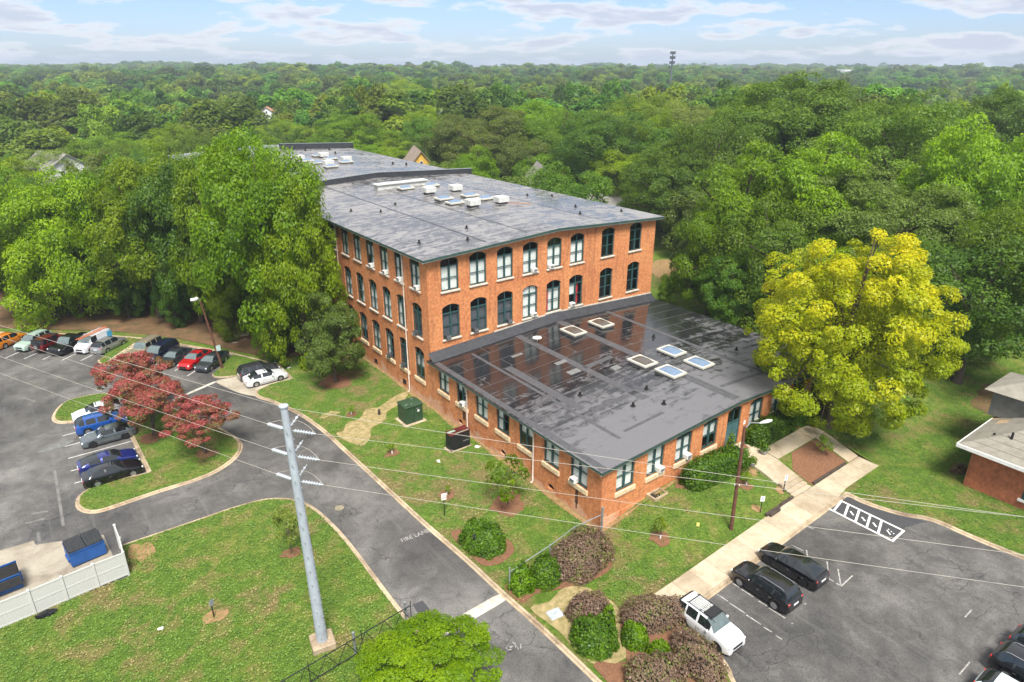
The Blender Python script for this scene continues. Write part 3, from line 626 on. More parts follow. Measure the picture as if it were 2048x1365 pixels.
def win_meshes(w,h,rise,vt,key):
    """frame, panes, blinds of one pair of double-hung sashes under a transom; local x right, z up, outward -y"""
    if key in WIN: return WIN[key]
    fw,d=.085,.10; sp=h-rise; mb=MB()
    mb.box((0,-d/2,0),(fw,d/2,sp)); mb.box((w-fw,-d/2,0),(w,d/2,sp)); mb.box((fw,-d/2,0),(w-fw,d/2,fw*1.1))
    hd=arch_pts(0,w,0,h,rise)[2:] if rise>0 else [(w,h),(0,h)]
    if rise>0:
        inn=[(min(max(u,fw),w-fw),v-fw) for u,v in hd]
        for a,b,c,e in zip(hd,hd[1:],inn,inn[1:]):
            vs=[(a[0],-d/2,a[1]),(b[0],-d/2,b[1]),(e[0],-d/2,e[1]),(c[0],-d/2,c[1])]; mb.add(vs+[(x,d/2,z) for x,y,z in vs],[(0,3,2,1),(4,5,6,7),(3,7,6,2)][:2]+[(3,2,6,7)])
    else: mb.box((fw,-d/2,h-fw),(w-fw,d/2,h))
    top=lambda u: h-fw if rise<=0 else np.interp(u,[p[0] for p in reversed(hd)],[p[1] for p in reversed(hd)])-fw
    cm=.13; mb.box((w/2-cm/2,-d/2-.012,fw),(w/2+cm/2,d/2,vt)); mb.box((w/2-.04,-d/2-.008,vt),(w/2+.04,d/2,float(top(w/2))))
    mb.box((fw,-d/2-.016,vt-.06),(w-fw,d/2-.004,vt+.06)); mid=fw+(vt-fw)*.5
    for a,b in ((fw,w/2-cm/2),(w/2+cm/2,w-fw)):
        mb.box((a,-d/2+.01,mid-.035),(b,d/2-.01,mid+.035))
        for x0,x1 in ((a,a+.05),(b-.05,b)): mb.box((x0,-d/2+.014,fw),(x1,d/2-.02,vt-.06))
    frame=mb.mesh('window_frame',TEAL)
    panes=[]
    for a,b in ((fw,w/2-.04),(w/2+.04,w-fw)):
        us=np.linspace(a,b,5); poly=[(a,vt),(b,vt)]+[(u,float(top(u))) for u in reversed(us)]
        panes.append(MB().add([(u,0.0,v) for u,v in poly],[tuple(range(len(poly)))]).mesh('pane',GLASS))
    for a,b in ((fw,w/2-cm/2),(w/2+cm/2,w-fw)):
        for z0,z1,y in ((fw,mid,.02),(mid,vt,-.005)): panes.append(MB().add([(a,y,z0),(b,y,z0),(b,y,z1),(a,y,z1)],[(0,1,2,3)]).mesh('pane',GLASS))
    def cloth(a,b,z0,z1,mat,y=.13,folds=9,amp=.022):
        n=folds*2; vs=[];fs=[]
        for k in range(n+1):
            x=a+(b-a)*k/n; yy=y+amp*(1 if k%2 else -1); vs+=[(x,yy,z0),(x,yy,z1)]
        for k in range(n): fs.append((2*k,2*k+2,2*k+3,2*k+1))
        return MB().add(vs,fs).mesh('blind',mat)
    B={'L':cloth(fw,w/2,fw,vt,BLIND),'R':cloth(w/2,w-fw,fw,vt,BLIND),'l':cloth(fw,w/2,mid,vt,BLIND,amp=.004),'r':cloth(w/2,w-fw,mid,vt,BLIND,amp=.004),
       'T':cloth(fw,w-fw,vt,h-fw-rise*.4,BLIND,amp=.004),'g':cloth(fw,w-fw,fw,vt,GREYBLIND,amp=.003),'x':cloth(fw,fw+.42,fw,vt,REDCLOTH,.17,5),'y':cloth(w/2+.1,w/2+.55,fw,vt,REDCLOTH,.17,5),
       'W':cloth(fw+.35,w-fw,fw,vt,BLIND,.19),'s':cloth(w/2+.05,w-fw,fw,mid*.7,BLIND)}
    sill=MB().bevbox((-.12,-.16,-.16),(w+.12,.10,0.0),.02).mesh('sill',WHITETRIM); sill2=MB().bevbox((-.14,-.13,-.42),(w+.14,.12,0.0),.025).mesh('sill',SILL)
    WIN[key]=(frame,panes,B,sill,sill2); return WIN[key]
def put_window(parent,o,rz,w,h,rise,vt,key,blinds='',sill=0,dep=.16):
    fr,panes,B,s1,s2=win_meshes(w,h,rise,vt,key)
    off=Vector((0,dep,0)); off.rotate(Matrix.Rotation(rz,3,'Z'))
    f=link('window',fr,parent,Vector(o)+off-parent.location,(0,0,rz))
    for p in panes: link('pane',p,f)
    for k in blinds: link('red_curtain' if k in 'xy' else 'blind',B[k],f)
    link('sill',s1 if sill==0 else s2,f,(0,-dep,0))
    return f
HV=pmat('hvac_paint',(.52,.52,.49),.5,.06,2)
XL,XR,YF,YT,YB=31.6,64.6,30.8,56.4,100.4
mill=empty('mill_building',(48.1,78,0),'long three-storey orange brick mill with arched teal windows and flat black roof','building')
annex=empty('mill_annex',(48.1,43.6,0),'single-storey brick annex with wet black roof in front of the mill','building')
ML,AL=mill.location.copy(),annex.location.copy()
RIDGE=48.1
# --- mill front gable wall (faces the annex roof)
cols_f=[33.2,36.66,40.14,43.6,47.03,50.46,55.35,60.05]; WW=2.1
def eav(x): return 16.35+.72*(1-abs(x-RIDGE)/16.5)
holes=[]; spec=[]
b3=['LR','LR','LR','LRs','LR','LR','','']; b2=['g','g','g','LRT','xW','yl','','']
for k,u in enumerate(cols_f):
    holes.append(arch_pts(u-XL,u-XL+WW,12.72,16.2,.36)); holes.append(arch_pts(u-XL,u-XL+WW,7.5,11.25,.36))
outer=[(0,5.0),(XR-XL,5.0),(XR-XL,eav(XR)),(RIDGE-XL,eav(RIDGE)),(0,eav(XL))]
wall_open('front_wall',mill,Vector((XL,YT,0))-ML,(1,0,0),outer,holes,.3,[BRICK,BRICK])
for k,u in enumerate(cols_f):
    put_window(mill,(u,YT,12.72),0,WW,3.48,.36,2.55,'tall',b3[k]); put_window(mill,(u,YT,7.5),0,WW,3.75,.36,2.75,'tall2',b2[k])
# --- mill left wall
cols_l=[57.85+3.44*k for k in range(13)]
holes=[]
for y in cols_l:
    u=YB-(y+2.0)
    if u<.4: continue
    holes += [arch_pts(u,u+2.0,12.72,16.2,.34),arch_pts(u,u+2.0,7.55,11.2,.34),arch_pts(u,u+2.0,2.62,6.22,.34)]
wall_open('left_wall',mill,Vector((XL,YB,0))-ML,(0,-1,0),[(0,-1.2),(YB-YT,-1.2),(YB-YT,16.35),(0,16.35)],holes,.3,[BRICK,BRICK])
bl3=['LR','LR','LR','lR','LR','LR','L','LR','g','LR','','LR','']; bl2=['g','L','LR','LR','R','LR','LR','','LR','','L','',''];bl1=['lr','g','L','LR','lr','g','LR','','','','','','']
for k,y in enumerate(cols_l):
    if YB-(y+2.0)<.4: continue
    put_window(mill,(XL,y+2.0,12.72),R(-90),2.0,3.48,.34,2.55,'sidetall',bl3[k]); put_window(mill,(XL,y+2.0,7.55),R(-90),2.0,3.65,.34,2.7,'sidemid',bl2[k])
    put_window(mill,(XL,y+2.0,2.62),R(-90),2.0,3.6,.34,2.65,'sidelow',bl1[k],1)
# --- other walls, near-black sheets behind the glass painting the unlit rooms
def part(mb,name,mat,parent,sa=None):
    mb.v=[tuple(Vector(p)-parent.location) for p in mb.v]; return mb.build(name,mat,parent,smooth_angle=sa)
part(MB().box((XR-.3,YT+.002,-1),(XR,149,16.3)),'right_wall',BRICK,mill)
part(MB().box((XL+1.2,YT+1.1,-1),(XL+1.35,149,16.2)).box((XL+1.35,YT+1.1,5),(XR-.3,YT+1.25,16.2)),'dark_backing',DARK,mill)
for z in (7.2,12.3): part(MB().box((XL+.32,YT+.32,z-.25),(XR-.32,149,z)),'floor_slab',pmat('plaster',(.30,.27,.22),.9,.1,1),mill)
part(MB().box((XL+.002,YB+.02,-1.2),(XL+.3,149,16.3)),'rear_left_wall',BRICK,mill)
# --- roofs: shallow gables with overhang, green fascia and white board under it
def gable_roof(parent,x0,x1,y0,y1,ze,zr,oh,mat,name='roof',ohb=0.0,th=.22,oh_front=None):
    of=oh if oh_front is None else oh_front
    xs=[x0-oh,RIDGE,x1+oh]; sl=(zr-ze)/(RIDGE-x0); z=lambda x: zr-abs(x-RIDGE)*sl
    mb=MB()
    for a,b in ((xs[0],xs[1]),(xs[1],xs[2])):
        n=6
        for k in range(n):
            p=a+(b-a)*k/n; q=a+(b-a)*(k+1)/n; mb.add([(p,y0-of,z(p)),(q,y0-of,z(q)),(q,y1+ohb,z(q)),(p,y1+ohb,z(p))],[(0,1,2,3)])
    r=part(mb,name,mat,parent)
    # fascia, soffit board
    fm=MB(); wm=MB()
    for a,b in ((xs[0],xs[1]),(xs[1],xs[2])):
        for m,y,t0,t1,dp in ((fm,y0-of,.012,th,.10),(wm,y0-of+.11,th-.02,th+.14,.05)):
            m.add([(a,y,z(a)+.012-t0+.0),(b,y,z(b)+.012-t0),(b,y,z(b)-t1),(a,y,z(a)-t1),(a,y+dp,z(a)+.012-t0),(b,y+dp,z(b)+.012-t0),(b,y+dp,z(b)-t1),(a,y+dp,z(a)-t1)],[(0,3,2,1),(4,5,6,7),(0,1,5,4),(3,7,6,2),(0,4,7,3),(1,2,6,5)])
        m=fm
    for x,s in ((xs[0],1),(xs[2],-1)):
        fm.box((min(x,x+.1*s),y0-of+.1,z(x)-th),(max(x,x+.1*s),y1+ohb,z(x)-.004)); x2=x+.11*s; wm.box((min(x2,x2+.05*s),y0-of+.16,z(x)-th-.14),(max(x2,x2+.05*s),y1+ohb,z(x)-th+.02))
    # soffit
    sm=MB()
    for a,b in ((xs[0]+.16,xs[1]),(xs[1],xs[2]-.16)):
        sm.add([(a,y0-of+.16,z(a)-th-.06),(b,y0-of+.16,z(b)-th-.06),(b,y1+ohb,z(b)-th-.06),(a,y1+ohb,z(a)-th-.06)],[(0,3,2,1)])
    part(fm,'fascia',GREENTRIM,parent); part(wm,'eave_board',WHITETRIM,parent); part(sm,'soffit',WHITETRIM,parent)
    return r,z
mill_roof,zm=gable_roof(mill,XL,XR,YT,YB,16.55,17.35,.75,ROOF_HI)
# second and third roof sections behind fire walls
mill_roof2,_=gable_roof(mill,XL,XR,YB+.6,149,16.55,17.35,.75,ROOF_HI,oh_front=0.0)
FELT=pmat('black_felt',(.035,.037,.042),.55,.15,2,.2,12); COPING=pmat('grey_coping',(.16,.18,.19),.5,.1,3)
def parapet(y,x0,x1,h,parent):
    mb=MB(); cm=MB(); xs=np.linspace(x0,x1,15)
    for a,b in zip(xs,xs[1:]):
        za,zb_=zm(a),zm(b)
        for m,y0,y1,l,t in ((mb,y,y+.55,-.5,h),(cm,y-.06,y+.61,h,h+.07)):
            m.add([(a,y0,za+l),(b,y0,zb_+l),(b,y1,zb_+l),(a,y1,za+l),(a,y0,za+t),(b,y0,zb_+t),(b,y1,zb_+t),(a,y1,za+t)],[(0,1,5,4),(2,3,7,6),(4,5,6,7),(0,3,2,1)])
    part(mb,'fire_wall',FELT,parent); part(cm,'coping',COPING,parent)
parapet(100.4,XL-.6,XR+1.6,.8,mill); parapet(149,49.5,XR+1.6,1.1,mill)
mill_rear=empty('mill_rear_block',(47,156,0),'rear brick block of the mill with dark roof showing beyond the fire wall','building')
def rb(a): return Vector(a)-mill_rear.location
MB().box(rb((30.3,152,-2)),rb((64,160,15.9))).build('wall',BRICK,mill_rear)
MB().add([rb(p) for p in ((29.5,151,16.3),(48.5,151,17.2),(66,151,16.4),(66,161,16.4),(48.5,161,17.2),(29.5,161,16.3))],[(0,1,4,5),(1,2,3,4)]).build('roof',ROOF_HI,mill_rear)
MB().box(rb((29.5,150.98,16.0)),rb((66,151.1,16.28))).box(rb((29.5,151.1,16.0)),rb((29.62,161,16.28))).build('fascia',GREENTRIM,mill_rear)
# --- annex
cols_a=[32.45+3.42*k for k in range(7)]
holes=[]
for y in cols_a: u=YT-(y+2.0); holes.append(arch_pts(u,u+2.0,2.86,5.42,0)); 
for y in (36.4,43.3,50.6): u=YT-y-.8; holes.append(arch_pts(u,u+.8,.55,1.05,.2))
wall_open('left_wall',annex,Vector((XL,YT-.002,0))-AL,(0,-1,0),[(0,-1),(YT-YF,-1),(YT-YF,5.5),(0,5.5)],holes,.3,[BRICK,BRICK])
bla=['LR','LR','lr','L','LR','lr','LR']
for k,y in enumerate(cols_a): put_window(annex,(XL,y+2.0,2.86),R(-90),2.0,2.56,0,2.5,'annexside',bla[k],1)
VENT=pmat('vent_black',(.012,.011,.01),.9,.2,4)
for y in (36.4,43.3,50.6): part(MB().box((XL+.2,y,.5),(XL+.24,y+.8,1.1)),'crawl_vent',VENT,annex)
cols_e=[33.15,36.6,40.05,43.5,50.15,53.55,57.0,60.4]; holes=[]
for k,u in enumerate(cols_e): holes.append(arch_pts(u-XL,u-XL+2.0,2.92,(5.45 if k<2 else 5.62 if k!=4 and k!=3 else 5.72),.0 if k<2 or k>5 else .22))
holes.append(arch_pts(46.85-XL,48.85-XL,1.78,5.85,.3))
def ea(x): return 5.5+.80*(1-abs(x-RIDGE)/16.5)
wall_open('front_wall',annex,Vector((XL,YF,0))-AL,(1,0,0),[(0,-.6),(XR-XL,-.6),(XR-XL,ea(XR)),(RIDGE-XL,ea(RIDGE)),(0,ea(XL))],holes,.3,[BRICK,BRICK])
ble=['LR','LR','LR','lr','LR','LR','','']
for k,u in enumerate(cols_e):
    hh=(5.45 if k<2 else 5.62 if k!=4 and k!=3 else 5.72)-2.92; rs=.0 if k<2 or k>5 else .22
    put_window(annex,(u,YF,2.92),0,2.0,hh,rs,hh-.45 if k>1 else hh-.06-.04,'annexfront%.2f%.2f'%(hh,rs),ble[k],1)
part(MB().box((XR-.3,YF+.002,-1),(XR,YT-.003,5.4)),'right_wall',BRICK,annex)
part(MB().box((XL+1.2,YF+1.1,-1),(XL+1.35,YT,5.4)).box((XL+1.35,YF+1.1,-1),(XR-.3,YF+1.25,5.4)),'dark_backing',DARK,annex)  # near-black backing, the dimness of the rooms put into its colour
annex_roof,za_=gable_roof(annex,XL,XR,YF,YT,5.72,6.55,.5,ROOF_LOW,oh_front=.45,th=.2)
# plinth courses along the annex foot
part(MB().box((XL-.06,YF-.06,-.8),(XR,YF+.0-.003,1.55 if False else 1.0)),'plinth',BRICK,annex)
# flashing where the annex roof meets the mill wall
fl=MB(); fc=MB(); xs=np.linspace(XL-.3,XR+.1,17)
for a,b in zip(xs,xs[1:]):
    z=lambda x: za_(x); 
    fl.add([(a,YT-1.0,z(a)+.015),(b,YT-1.0,z(b)+.015),(b,YT-.03,z(b)+.75),(a,YT-.03,z(a)+.75)],[(0,1,2,3)])
    if b>40: fc.add([(a,YT-.075,z(a)+.70),(b,YT-.075,z(b)+.70),(b,YT-.075,z(b)+.86),(a,YT-.075,z(a)+.86),(a,YT-.01,z(a)+.86),(b,YT-.01,z(b)+.86)],[(0,1,2,3),(3,2,5,4)])
part(fl,'flashing',FELT,annex); part(fc,'flashing_trim',WHITETRIM,annex)
# door with arched fanlight
dm=MB(); dm.box((46.93,YF+.14,1.78),(48.77,YF+.2,4.2)); part(dm,'door',pmat('door_paint',(.055,.125,.135),.4,.08,3),annex)
dr=[o for o in annex.children if o.name.startswith('door')][-1]
def sub(mb,name,mat,par):
    off=par.parent.location; mb.v=[tuple(Vector(p)-off) for p in mb.v]; return mb.build(name,mat,par)
fr=MB(); fr.box((46.85,YF+.1,1.78),(46.95,YF+.24,5.6)); fr.box((48.75,YF+.1,1.78),(48.85,YF+.24,5.6)); fr.box((46.95,YF+.1,4.2),(48.75,YF+.24,4.32)); fr.box((47.8,YF+.1,4.32),(47.9,YF+.24,5.75)); fr.box((46.95,YF+.1,5.55),(48.75,YF+.24,5.85)); sub(fr,'door_frame',TEAL,dr)
for a,b in ((46.95,47.8),(47.9,48.75)): sub(MB().add([(a,YF+.18,4.32),(b,YF+.18,4.32),(b,YF+.18,5.6),(a,YF+.18,5.6)],[(0,1,2,3)]),'pane',GLASS,dr)
sub(MB().lathe([(.0,-.03),(.045,-.03),(.045,.03),(0,.03)],(48.5,YF+.10,2.75),'Y',10),'handle',GALV,dr)
sub(MB().box((47.845,YF+.125,1.8),(47.855,YF+.145,4.18)),'door_gap',VENT,dr)
part(MB().box((47.4,YF-.28,5.86),(47.7,YF-.02,6.02)),'porch_lamp',BLACKMETAL,annex)
part(MB().box((49.35,YF-.03,3.55),(49.65,YF-.004,3.95)),'wall_plate',WHITE,annex)
# raised strips and patches laid over the annex membrane
def strip(x0,y0,x1,y1,h=.012,mat=None,parent=annex,z=za_,name='membrane_strip'):
    n=max(1,int(abs(x1-x0)/2)); mb=MB(); xs=sorted(set(list(np.linspace(x0,x1,n+1))+([RIDGE] if x0<RIDGE<x1 else [])))
    for a,b in zip(xs,xs[1:]):
        vs=[(a,y0,z(a)+h),(b,y0,z(b)+h),(b,y1,z(b)+h),(a,y1,z(a)+h)]; mb.add(vs+[(x,y,q-h*.9) for x,y,q in vs],[(0,1,2,3),(0,4,5,1),(1,5,6,2),(2,6,7,3),(3,7,4,0)])
    part(mb,name,mat or LAP,parent)
LAP=pmat('membrane_lap',(.075,.075,.08),.5,.12,2.5,.3,14); LAPD=pmat('membrane_lap_dark',(.04,.04,.044),.35,.15,2,.2,14)
for a in ((35.4,33.0,35.75,54.6),(36.0,38.5,36.9,49.5),(41.6,36.2,42.4,55.2),(47.6,31.0,48.6,55.3),(55.3,31.0,55.9,55.2),(36.9,37.4,48.0,38.0),(42.2,44.2,46.0,44.8),(36.6,33.4,41.4,33.7),(31.3,30.5,31.9,55.2),(49.0,33.2,58,33.6)): strip(*a)
for a in ((44.0,42.0,44.9,42.8),(40.5,46.6,41.9,47.2),(38.2,51.0,39.6,51.4),(40.1,44.1,41.5,44.9)): strip(*a,.02,pmat('roof_patch_pale',(.16,.16,.155),.6,.1,4))
for a in ((34.2,30.6,34.5,55),(39.0,57,39.25,99.5),(44.5,57,44.7,99),(56,57,56.2,99.6)): 
    if a[1]>56: strip(*a,.012,LAPD,mill,zm)
# skylights
DOME=pmat('skylight_dome',(.14,.20,.29),.14,.05,1,spec=.6); DOMEB=pmat('skylight_bronze',(.09,.075,.062),.15,.05,1,spec=.8); CURB=pmat('curb_grey',(.09,.092,.09),.6,.1,3); SKF=pmat('skylight_frame',(.52,.50,.43),.45,.06,3)
def skylight(x,y,z,parent,dome,sx=1.75,sy=2.35,label=None):
    c=MB().box((-sx/2,-sy/2,-.12),(sx/2,sy/2,.22)).mesh('curb',CURB); o=link('skylight',c,parent,Vector((x,y,z))-parent.location)
    f=MB()
    for lo,hi in (((-sx/2-.06,-sy/2-.06,.2),(sx/2+.06,-sy/2+.17,.38)),((-sx/2-.06,sy/2-.17,.2),(sx/2+.06,sy/2+.06,.38)),((-sx/2-.06,-sy/2+.17,.2),(-sx/2+.17,sy/2-.17,.376)),((sx/2-.17,-sy/2+.17,.2),(sx/2+.06,sy/2-.17,.376))): f.box(lo,hi)
    f.build('frame',SKF,o)
    d=MB(); n=8; vs=[];fs=[]; a,b=sx/2-.16,sy/2-.16
    for i in range(n+1):
        for j in range(n+1):
            u=-1+2*i/n; v=-1+2*j/n; vs.append((a*u,b*v,.33+.30*(1-abs(u)**2.6)**.6*(1-abs(v)**2.6)**.6))
    for i in range(n):
        for j in range(n): q=i*(n+1)+j; fs.append((q,q+n+1,q+n+2,q+1))
    d.add(vs,fs).build('dome',dome,o,smooth_angle=180)
    return o
for x,y,d in ((47.0,51.6,DOMEB),(51.35,51.75,DOMEB),(47.0,41.3,DOMEB),(51.55,41.5,DOME),(51.45,37.9,DOME),(47.35,38.0,DOME)): skylight(x,y,za_(x),annex,d)
for x,y in ((46.7,88.2),(51.1,88.6),(46.8,77.8),(46.5,74.6),(51.1,78.1),(51.7,75.2)): skylight(x,y,zm(x),mill,DOME,2.1,1.5)
for x,y in ((46.6,133),(51.5,133),(46.5,126),(47,122),(51.5,127),(52.0,121),(47,116)): skylight(x,y,zm(x),mill,DOME,2.2,1.6)
# long curb, pipe vents, drain cones, dish
part(MB().box((43.5,90.7,zm(44)-.1),(51.6,91.9,17.35+.5)).box((43.3,90.5,17.85),(51.8,92.1,17.97)),'roof_hatch',HV,mill)
def vent(x,y,z,parent,h=.35,r=.11):
    o=MB().lathe([(r*2.6,-.03),(r*2.0,.04),(r,.07),(r,h),(r*.6,h+.01)],(0,0,0),'Z',10).build('pipe_vent',VENT,parent,Vector((x,y,z))-parent.location,smooth_angle=40)
for x,y in ((43.4,37.4),(40.2,36.0),(42.5,34.5),(53.6,45.8),(57.3,42.0),(58.4,38.5),(44.9,43.5),(38.0,40.5)): vent(x,y,za_(x),annex)
for k in range(13):
    r_=random.Random(100+k); x=[34.5,38.0,41.5,55.5,58.5,61.8][k%6]+r_.uniform(-1,1); y=62+(k//6)*15+r_.uniform(-5,5)
    vent(x,y,zm(x),mill,.32,.11)
for k in range(14):
    r_=random.Random(300+k); x=r_.uniform(53,63) if k%2 else r_.uniform(34,44); vent(x,r_.uniform(104,146),zm(x),mill,.45,.16)
dish=MB().lathe([(.0,.0),(.3,.03),(.48,.12),(.5,.13),(.3,.05),(0,.02)],(0,0,.35),'Z',18).tube([(0,0,0),(0,0,.36)],.04).tube([(.4,0,.4),(.05,-.3,.75)],.02); part(MB(),'x',VENT,annex) if False else None
setp(dish.build('satellite_dish',WHITE,None,(42.6,52.5,za_(42.6)),(0,0,.4),smooth_angle=40),'white satellite dish lying on the annex roof near the mill wall','dish')
# downspouts
for y,z1,par in ((61.3,16.3,mill),(78.4,16.3,mill),(95.5,16.3,mill),(39.1,5.5,annex),(49.5,5.5,annex)):
    o=part(MB().tube([(XL-.45,y,z1),(XL-.12,y,z1-.55),(XL-.12,y,.25),(XL-.35,y,.08)],.075,8),'downspout',pmat('downspout_paint',(.60,.52,.44),.55,.1,1.5),par,60)
part(MB().box((XL-.5,61.0,.0),(XL-.1,61.7,.1)),'splash_block',CONC,mill)
# segmental crawl vents of the mill
for y in (62.3,69.5,76.6): part(MB().box((XL-.012,y,.55),(XL+.02,y+.75,1.02)).box((XL-.03,y-.1,.47),(XL+.02,y+.85,.53)),'crawl_vent',VENT,mill)
# rooftop machines
def hvac(x,y,z,label,sx=1.6,sy=1.5,h=.68,g='rooftop ventilators on the mill'):
    o=empty('roof_ventilator',(x,y,z),label,'ventilator',g)
    MB().box((-.55,-.55,-.1),(.55,.55,.28)).build('curb',CURB,o); MB().bevbox((-sx/2,-sy/2,.28),(sx/2,sy/2,.28+h),.06).build('hood',HV,o)
    MB().box((-sx/2-.02,-.02,.32),(sx/2+.02,.02,.30+h)).build('seam',GALV,o)
hvac(47.6,83.1,zm(47.6),'white box ventilator left of its twin, behind the middle skylights')
hvac(52.1,83.3,zm(52.1),'white box ventilator in the middle of the near mill roof, right row')
hvac(47.4,71.8,zm(47.4),'white box ventilator nearest the front eave of the mill')
hvac(52.0,72.0,zm(52.0),'white box ventilator nearest the right, beside the copper pipe')
for i,(x,y,l) in enumerate([(46.2,129,'white box ventilator on the second roof, nearest the trees'),(51.8,131,'white box ventilator on the second roof, farthest back'),(47.6,118.5,'white box ventilator on the second roof, nearest the fire wall'),(53,123,'white box ventilator on the second roof, farthest right')]): hvac(x,y,zm(x),l,1.7,1.6,.7,'ventilators on the second roof section')
CU=pmat('copper_pipe',(.32,.14,.07),.5,.1,4)
setp(MB().tube([(52.2,72.0,17.3),(53.6,70.2,17.28),(54.8,69.3,17.2)],.06).build('roof_pipe',CU),'rust coloured pipe lying on the roof by the right ventilator','pipe')
# window air conditioners: things of their own sitting in the windows
ACW=pmat('ac_white',(.72,.71,.66),.5,.05,3); ACB=pmat('ac_dark',(.05,.052,.055),.5,.1,3)
def ac(o,rz,label,mat=ACW):
    e_=empty('air_conditioner',o,label,'air conditioner','window air conditioners',None,rz)
    MB().bevbox((-.3,-.42,0),(.3,.12,.40),.02).build('casing',mat,e_)
    gm=MB()
    for k in range(5): gm.box((-.24,-.432,.07+k*.06),(.24,-.42,.10+k*.06))
    gm.build('grille',ACB if mat is ACW else GALV,e_)
fx=lambda k,s:cols_f[k]+(.52 if s=='l' else 1.55)
for k,s,fl_,lb,mt in ((3,'r',3,'white air conditioner in the fourth top-floor window of the mill front',ACW),(4,'l',3,'white air conditioner in the fifth top-floor window of the mill front',ACW),(0,'l',2,'dark air conditioner in the lower window nearest the mill corner',ACB),(1,'l',2,'dark air conditioner in the second lower window of the mill front',ACB),(2,'r',2,'dark air conditioner in the third lower window of the mill front',ACB),(3,'r',2,'white air conditioner in the fourth lower window, above the annex roof',ACW),(5,'l',2,'white air conditioner under the red-curtained right window',ACW)):
    ac((fx(k,s),YT+.1,12.78 if fl_==3 else 7.56),0,lb,mt)
for y,z,lb,mt in ((58.4,12.8,'white air conditioner in the top-floor side window at the mill corner',ACW),(68.8,12.8,'white air conditioner in the fourth top-floor side window',ACW),(62.1,12.8,'white air conditioner in the second top-floor side window',ACW),(65.4,12.8,'white air conditioner in the third top-floor side window',ACW),(82.5,12.8,'white air conditioner in the top-floor side window next to the trees',ACW),(59.2,7.62,'dark air conditioner in the middle-floor side window at the corner',ACB),(62.5,2.7,'dark air conditioner in the ground-floor side window by the downspout',ACB),(65.9,2.7,'dark air conditioner in the ground-floor side window above the crawl vent',ACB)):
    ac((XL+.1,y,z),R(-90),lb,mt)
for y,lb in ((33.9,'white air conditioner above the rust stain near the annex corner'),(50.3,'white air conditioner in the annex window above the generator')): ac((XL+.1,y,2.92),R(-90),lb)
for x,lb in ((38.2,'white air conditioner in the second window of the entrance front'),(41.6,'white air conditioner in the third window of the entrance front'),(51.6,'white air conditioner right of the entrance door'),(54.0,'white air conditioner in the window under the yellow tree')): ac((x,YF+.1,2.98),0,lb)
# rust runs under two of them
RUSTM=pmat('rust_stain',(.09,.035,.015),.9,.2,3)
part(MB().box((XL-.006,33.4,1.0),(XL-.002,33.75,2.4)).box((XL-.006,33.5,.5),(XL-.002,33.65,1.0)),'rust_stain',RUSTM,annex)
part(MB().box((XL-.006,50.0,1.3),(XL-.002,50.5,2.4)),'rust_stain',RUSTM,annex)
# basement light well at the entrance front
lw=empty('light_well',(37.6,30.3,hz(37.6,30.3)),'small concrete light well under the second entrance window','light well')
for lo,hi in (((-.8,-.5,-.1),(.8,-.36,.16)),((-.8,.36,-.1),(.8,.5,.16)),((-.8,-.36,-.1),(-.66,.36,.158)),((.66,-.36,-.1),(.8,.36,.158))): MB().box(lo,hi).build('rim',CONC,lw)
MB().box((-.66,-.36,-.1),(.66,.36,.02)).build('well_floor',VENT,lw)

# ================================================================== brick house at the right edge
hs=empty('brick_house',(67,10,hz(62,12)),'red brick house with tiled hip roof at the right edge','house')
def hp(x,y,z): return (x-67,y-10,z)
hb=MB(); hb.box(hp(60,-2,-1.5),hp(78,16,3.7)); hb.build('wall',BRICK2,hs)
TILE=pmat('roof_tile',(.19,.175,.145),.75,.12,1.5,.2,12,col2=(.27,.25,.205)); TILER=pmat('roof_tile_rust',(.42,.30,.17),.8,.1,1.5)
def hip(x0,x1,y0,y1,ze,zr,courses,root,label='roof'):
    """hip roof of overlapping tile courses, each course a mesh piece"""
    w=min(x1-x0,y1-y0)/2
    MB().add([hp(x0,y0,ze),hp(x1,y0,ze),hp(x1,y1,ze),hp(x0,y1,ze),hp(x0+w,y0+w,zr),hp(x1-w,y0+w,zr) if x1-x0>y1-y0 else hp(x0+w,y0+w,zr),hp(x1-w,y1-w,zr),hp(x0+w,y1-w,zr)],[(0,1,5,4),(1,2,6,5),(2,3,7,6),(3,0,4,7),(4,5,6,7),(0,3,2,1)]).build(label,TILE,root)
    base=[c for c in root.children][-1]
    for k in range(courses):
        t0,t1=k/courses,(k+1)/courses; i0,i1=w*t0,w*t1; z0,z1=ze+(zr-ze)*t0,ze+(zr-ze)*t1; lift=.05
        for A,B,C,D in (((x0+i0,y1-i0),(x0+i0,y0+i0),(x0+i1,y0+i1),(x0+i1,y1-i1)),((x0+i0,y0+i0),(x1-i0,y0+i0),(x1-i1,y0+i1),(x0+i1,y0+i1)),((x1-i0,y1-i0),(x0+i0,y1-i0),(x0+i1,y1-i1),(x1-i1,y1-i1))):
            n=max(1,int(math.dist(A,B)/1.1))
            for q in range(n):
                s0,s1=q/n,(q+1)/n; g=.01/max(.1,math.dist(A,B)); l=lambda P,Q,s:(P[0]+(Q[0]-P[0])*s,P[1]+(Q[1]-P[1])*s)
                a,b,c,d=l(A,B,s0+g),l(A,B,s1-g),l(D,C,s1-g),l(D,C,s0+g); rr=random.uniform(0,.012)
                vs=[hp(*a,z0+lift+rr),hp(*b,z0+lift+rr),hp(*c,z1+.012),hp(*d,z1+.012),hp(*a,z0),hp(*b,z0)]
                tiles.append((base,vs))
tiles=[]
hip(59.1,79,-3,16.9,3.9,8.8,14,hs)
tl=tiles; 
for base,vs in tl:
    if vs[0][0]<8 and vs[0][1]>-8: MB().add(vs,[(0,1,2,3),(0,4,5,1)]).build('tile',TILER if random.random()<.03 else TILE,base)
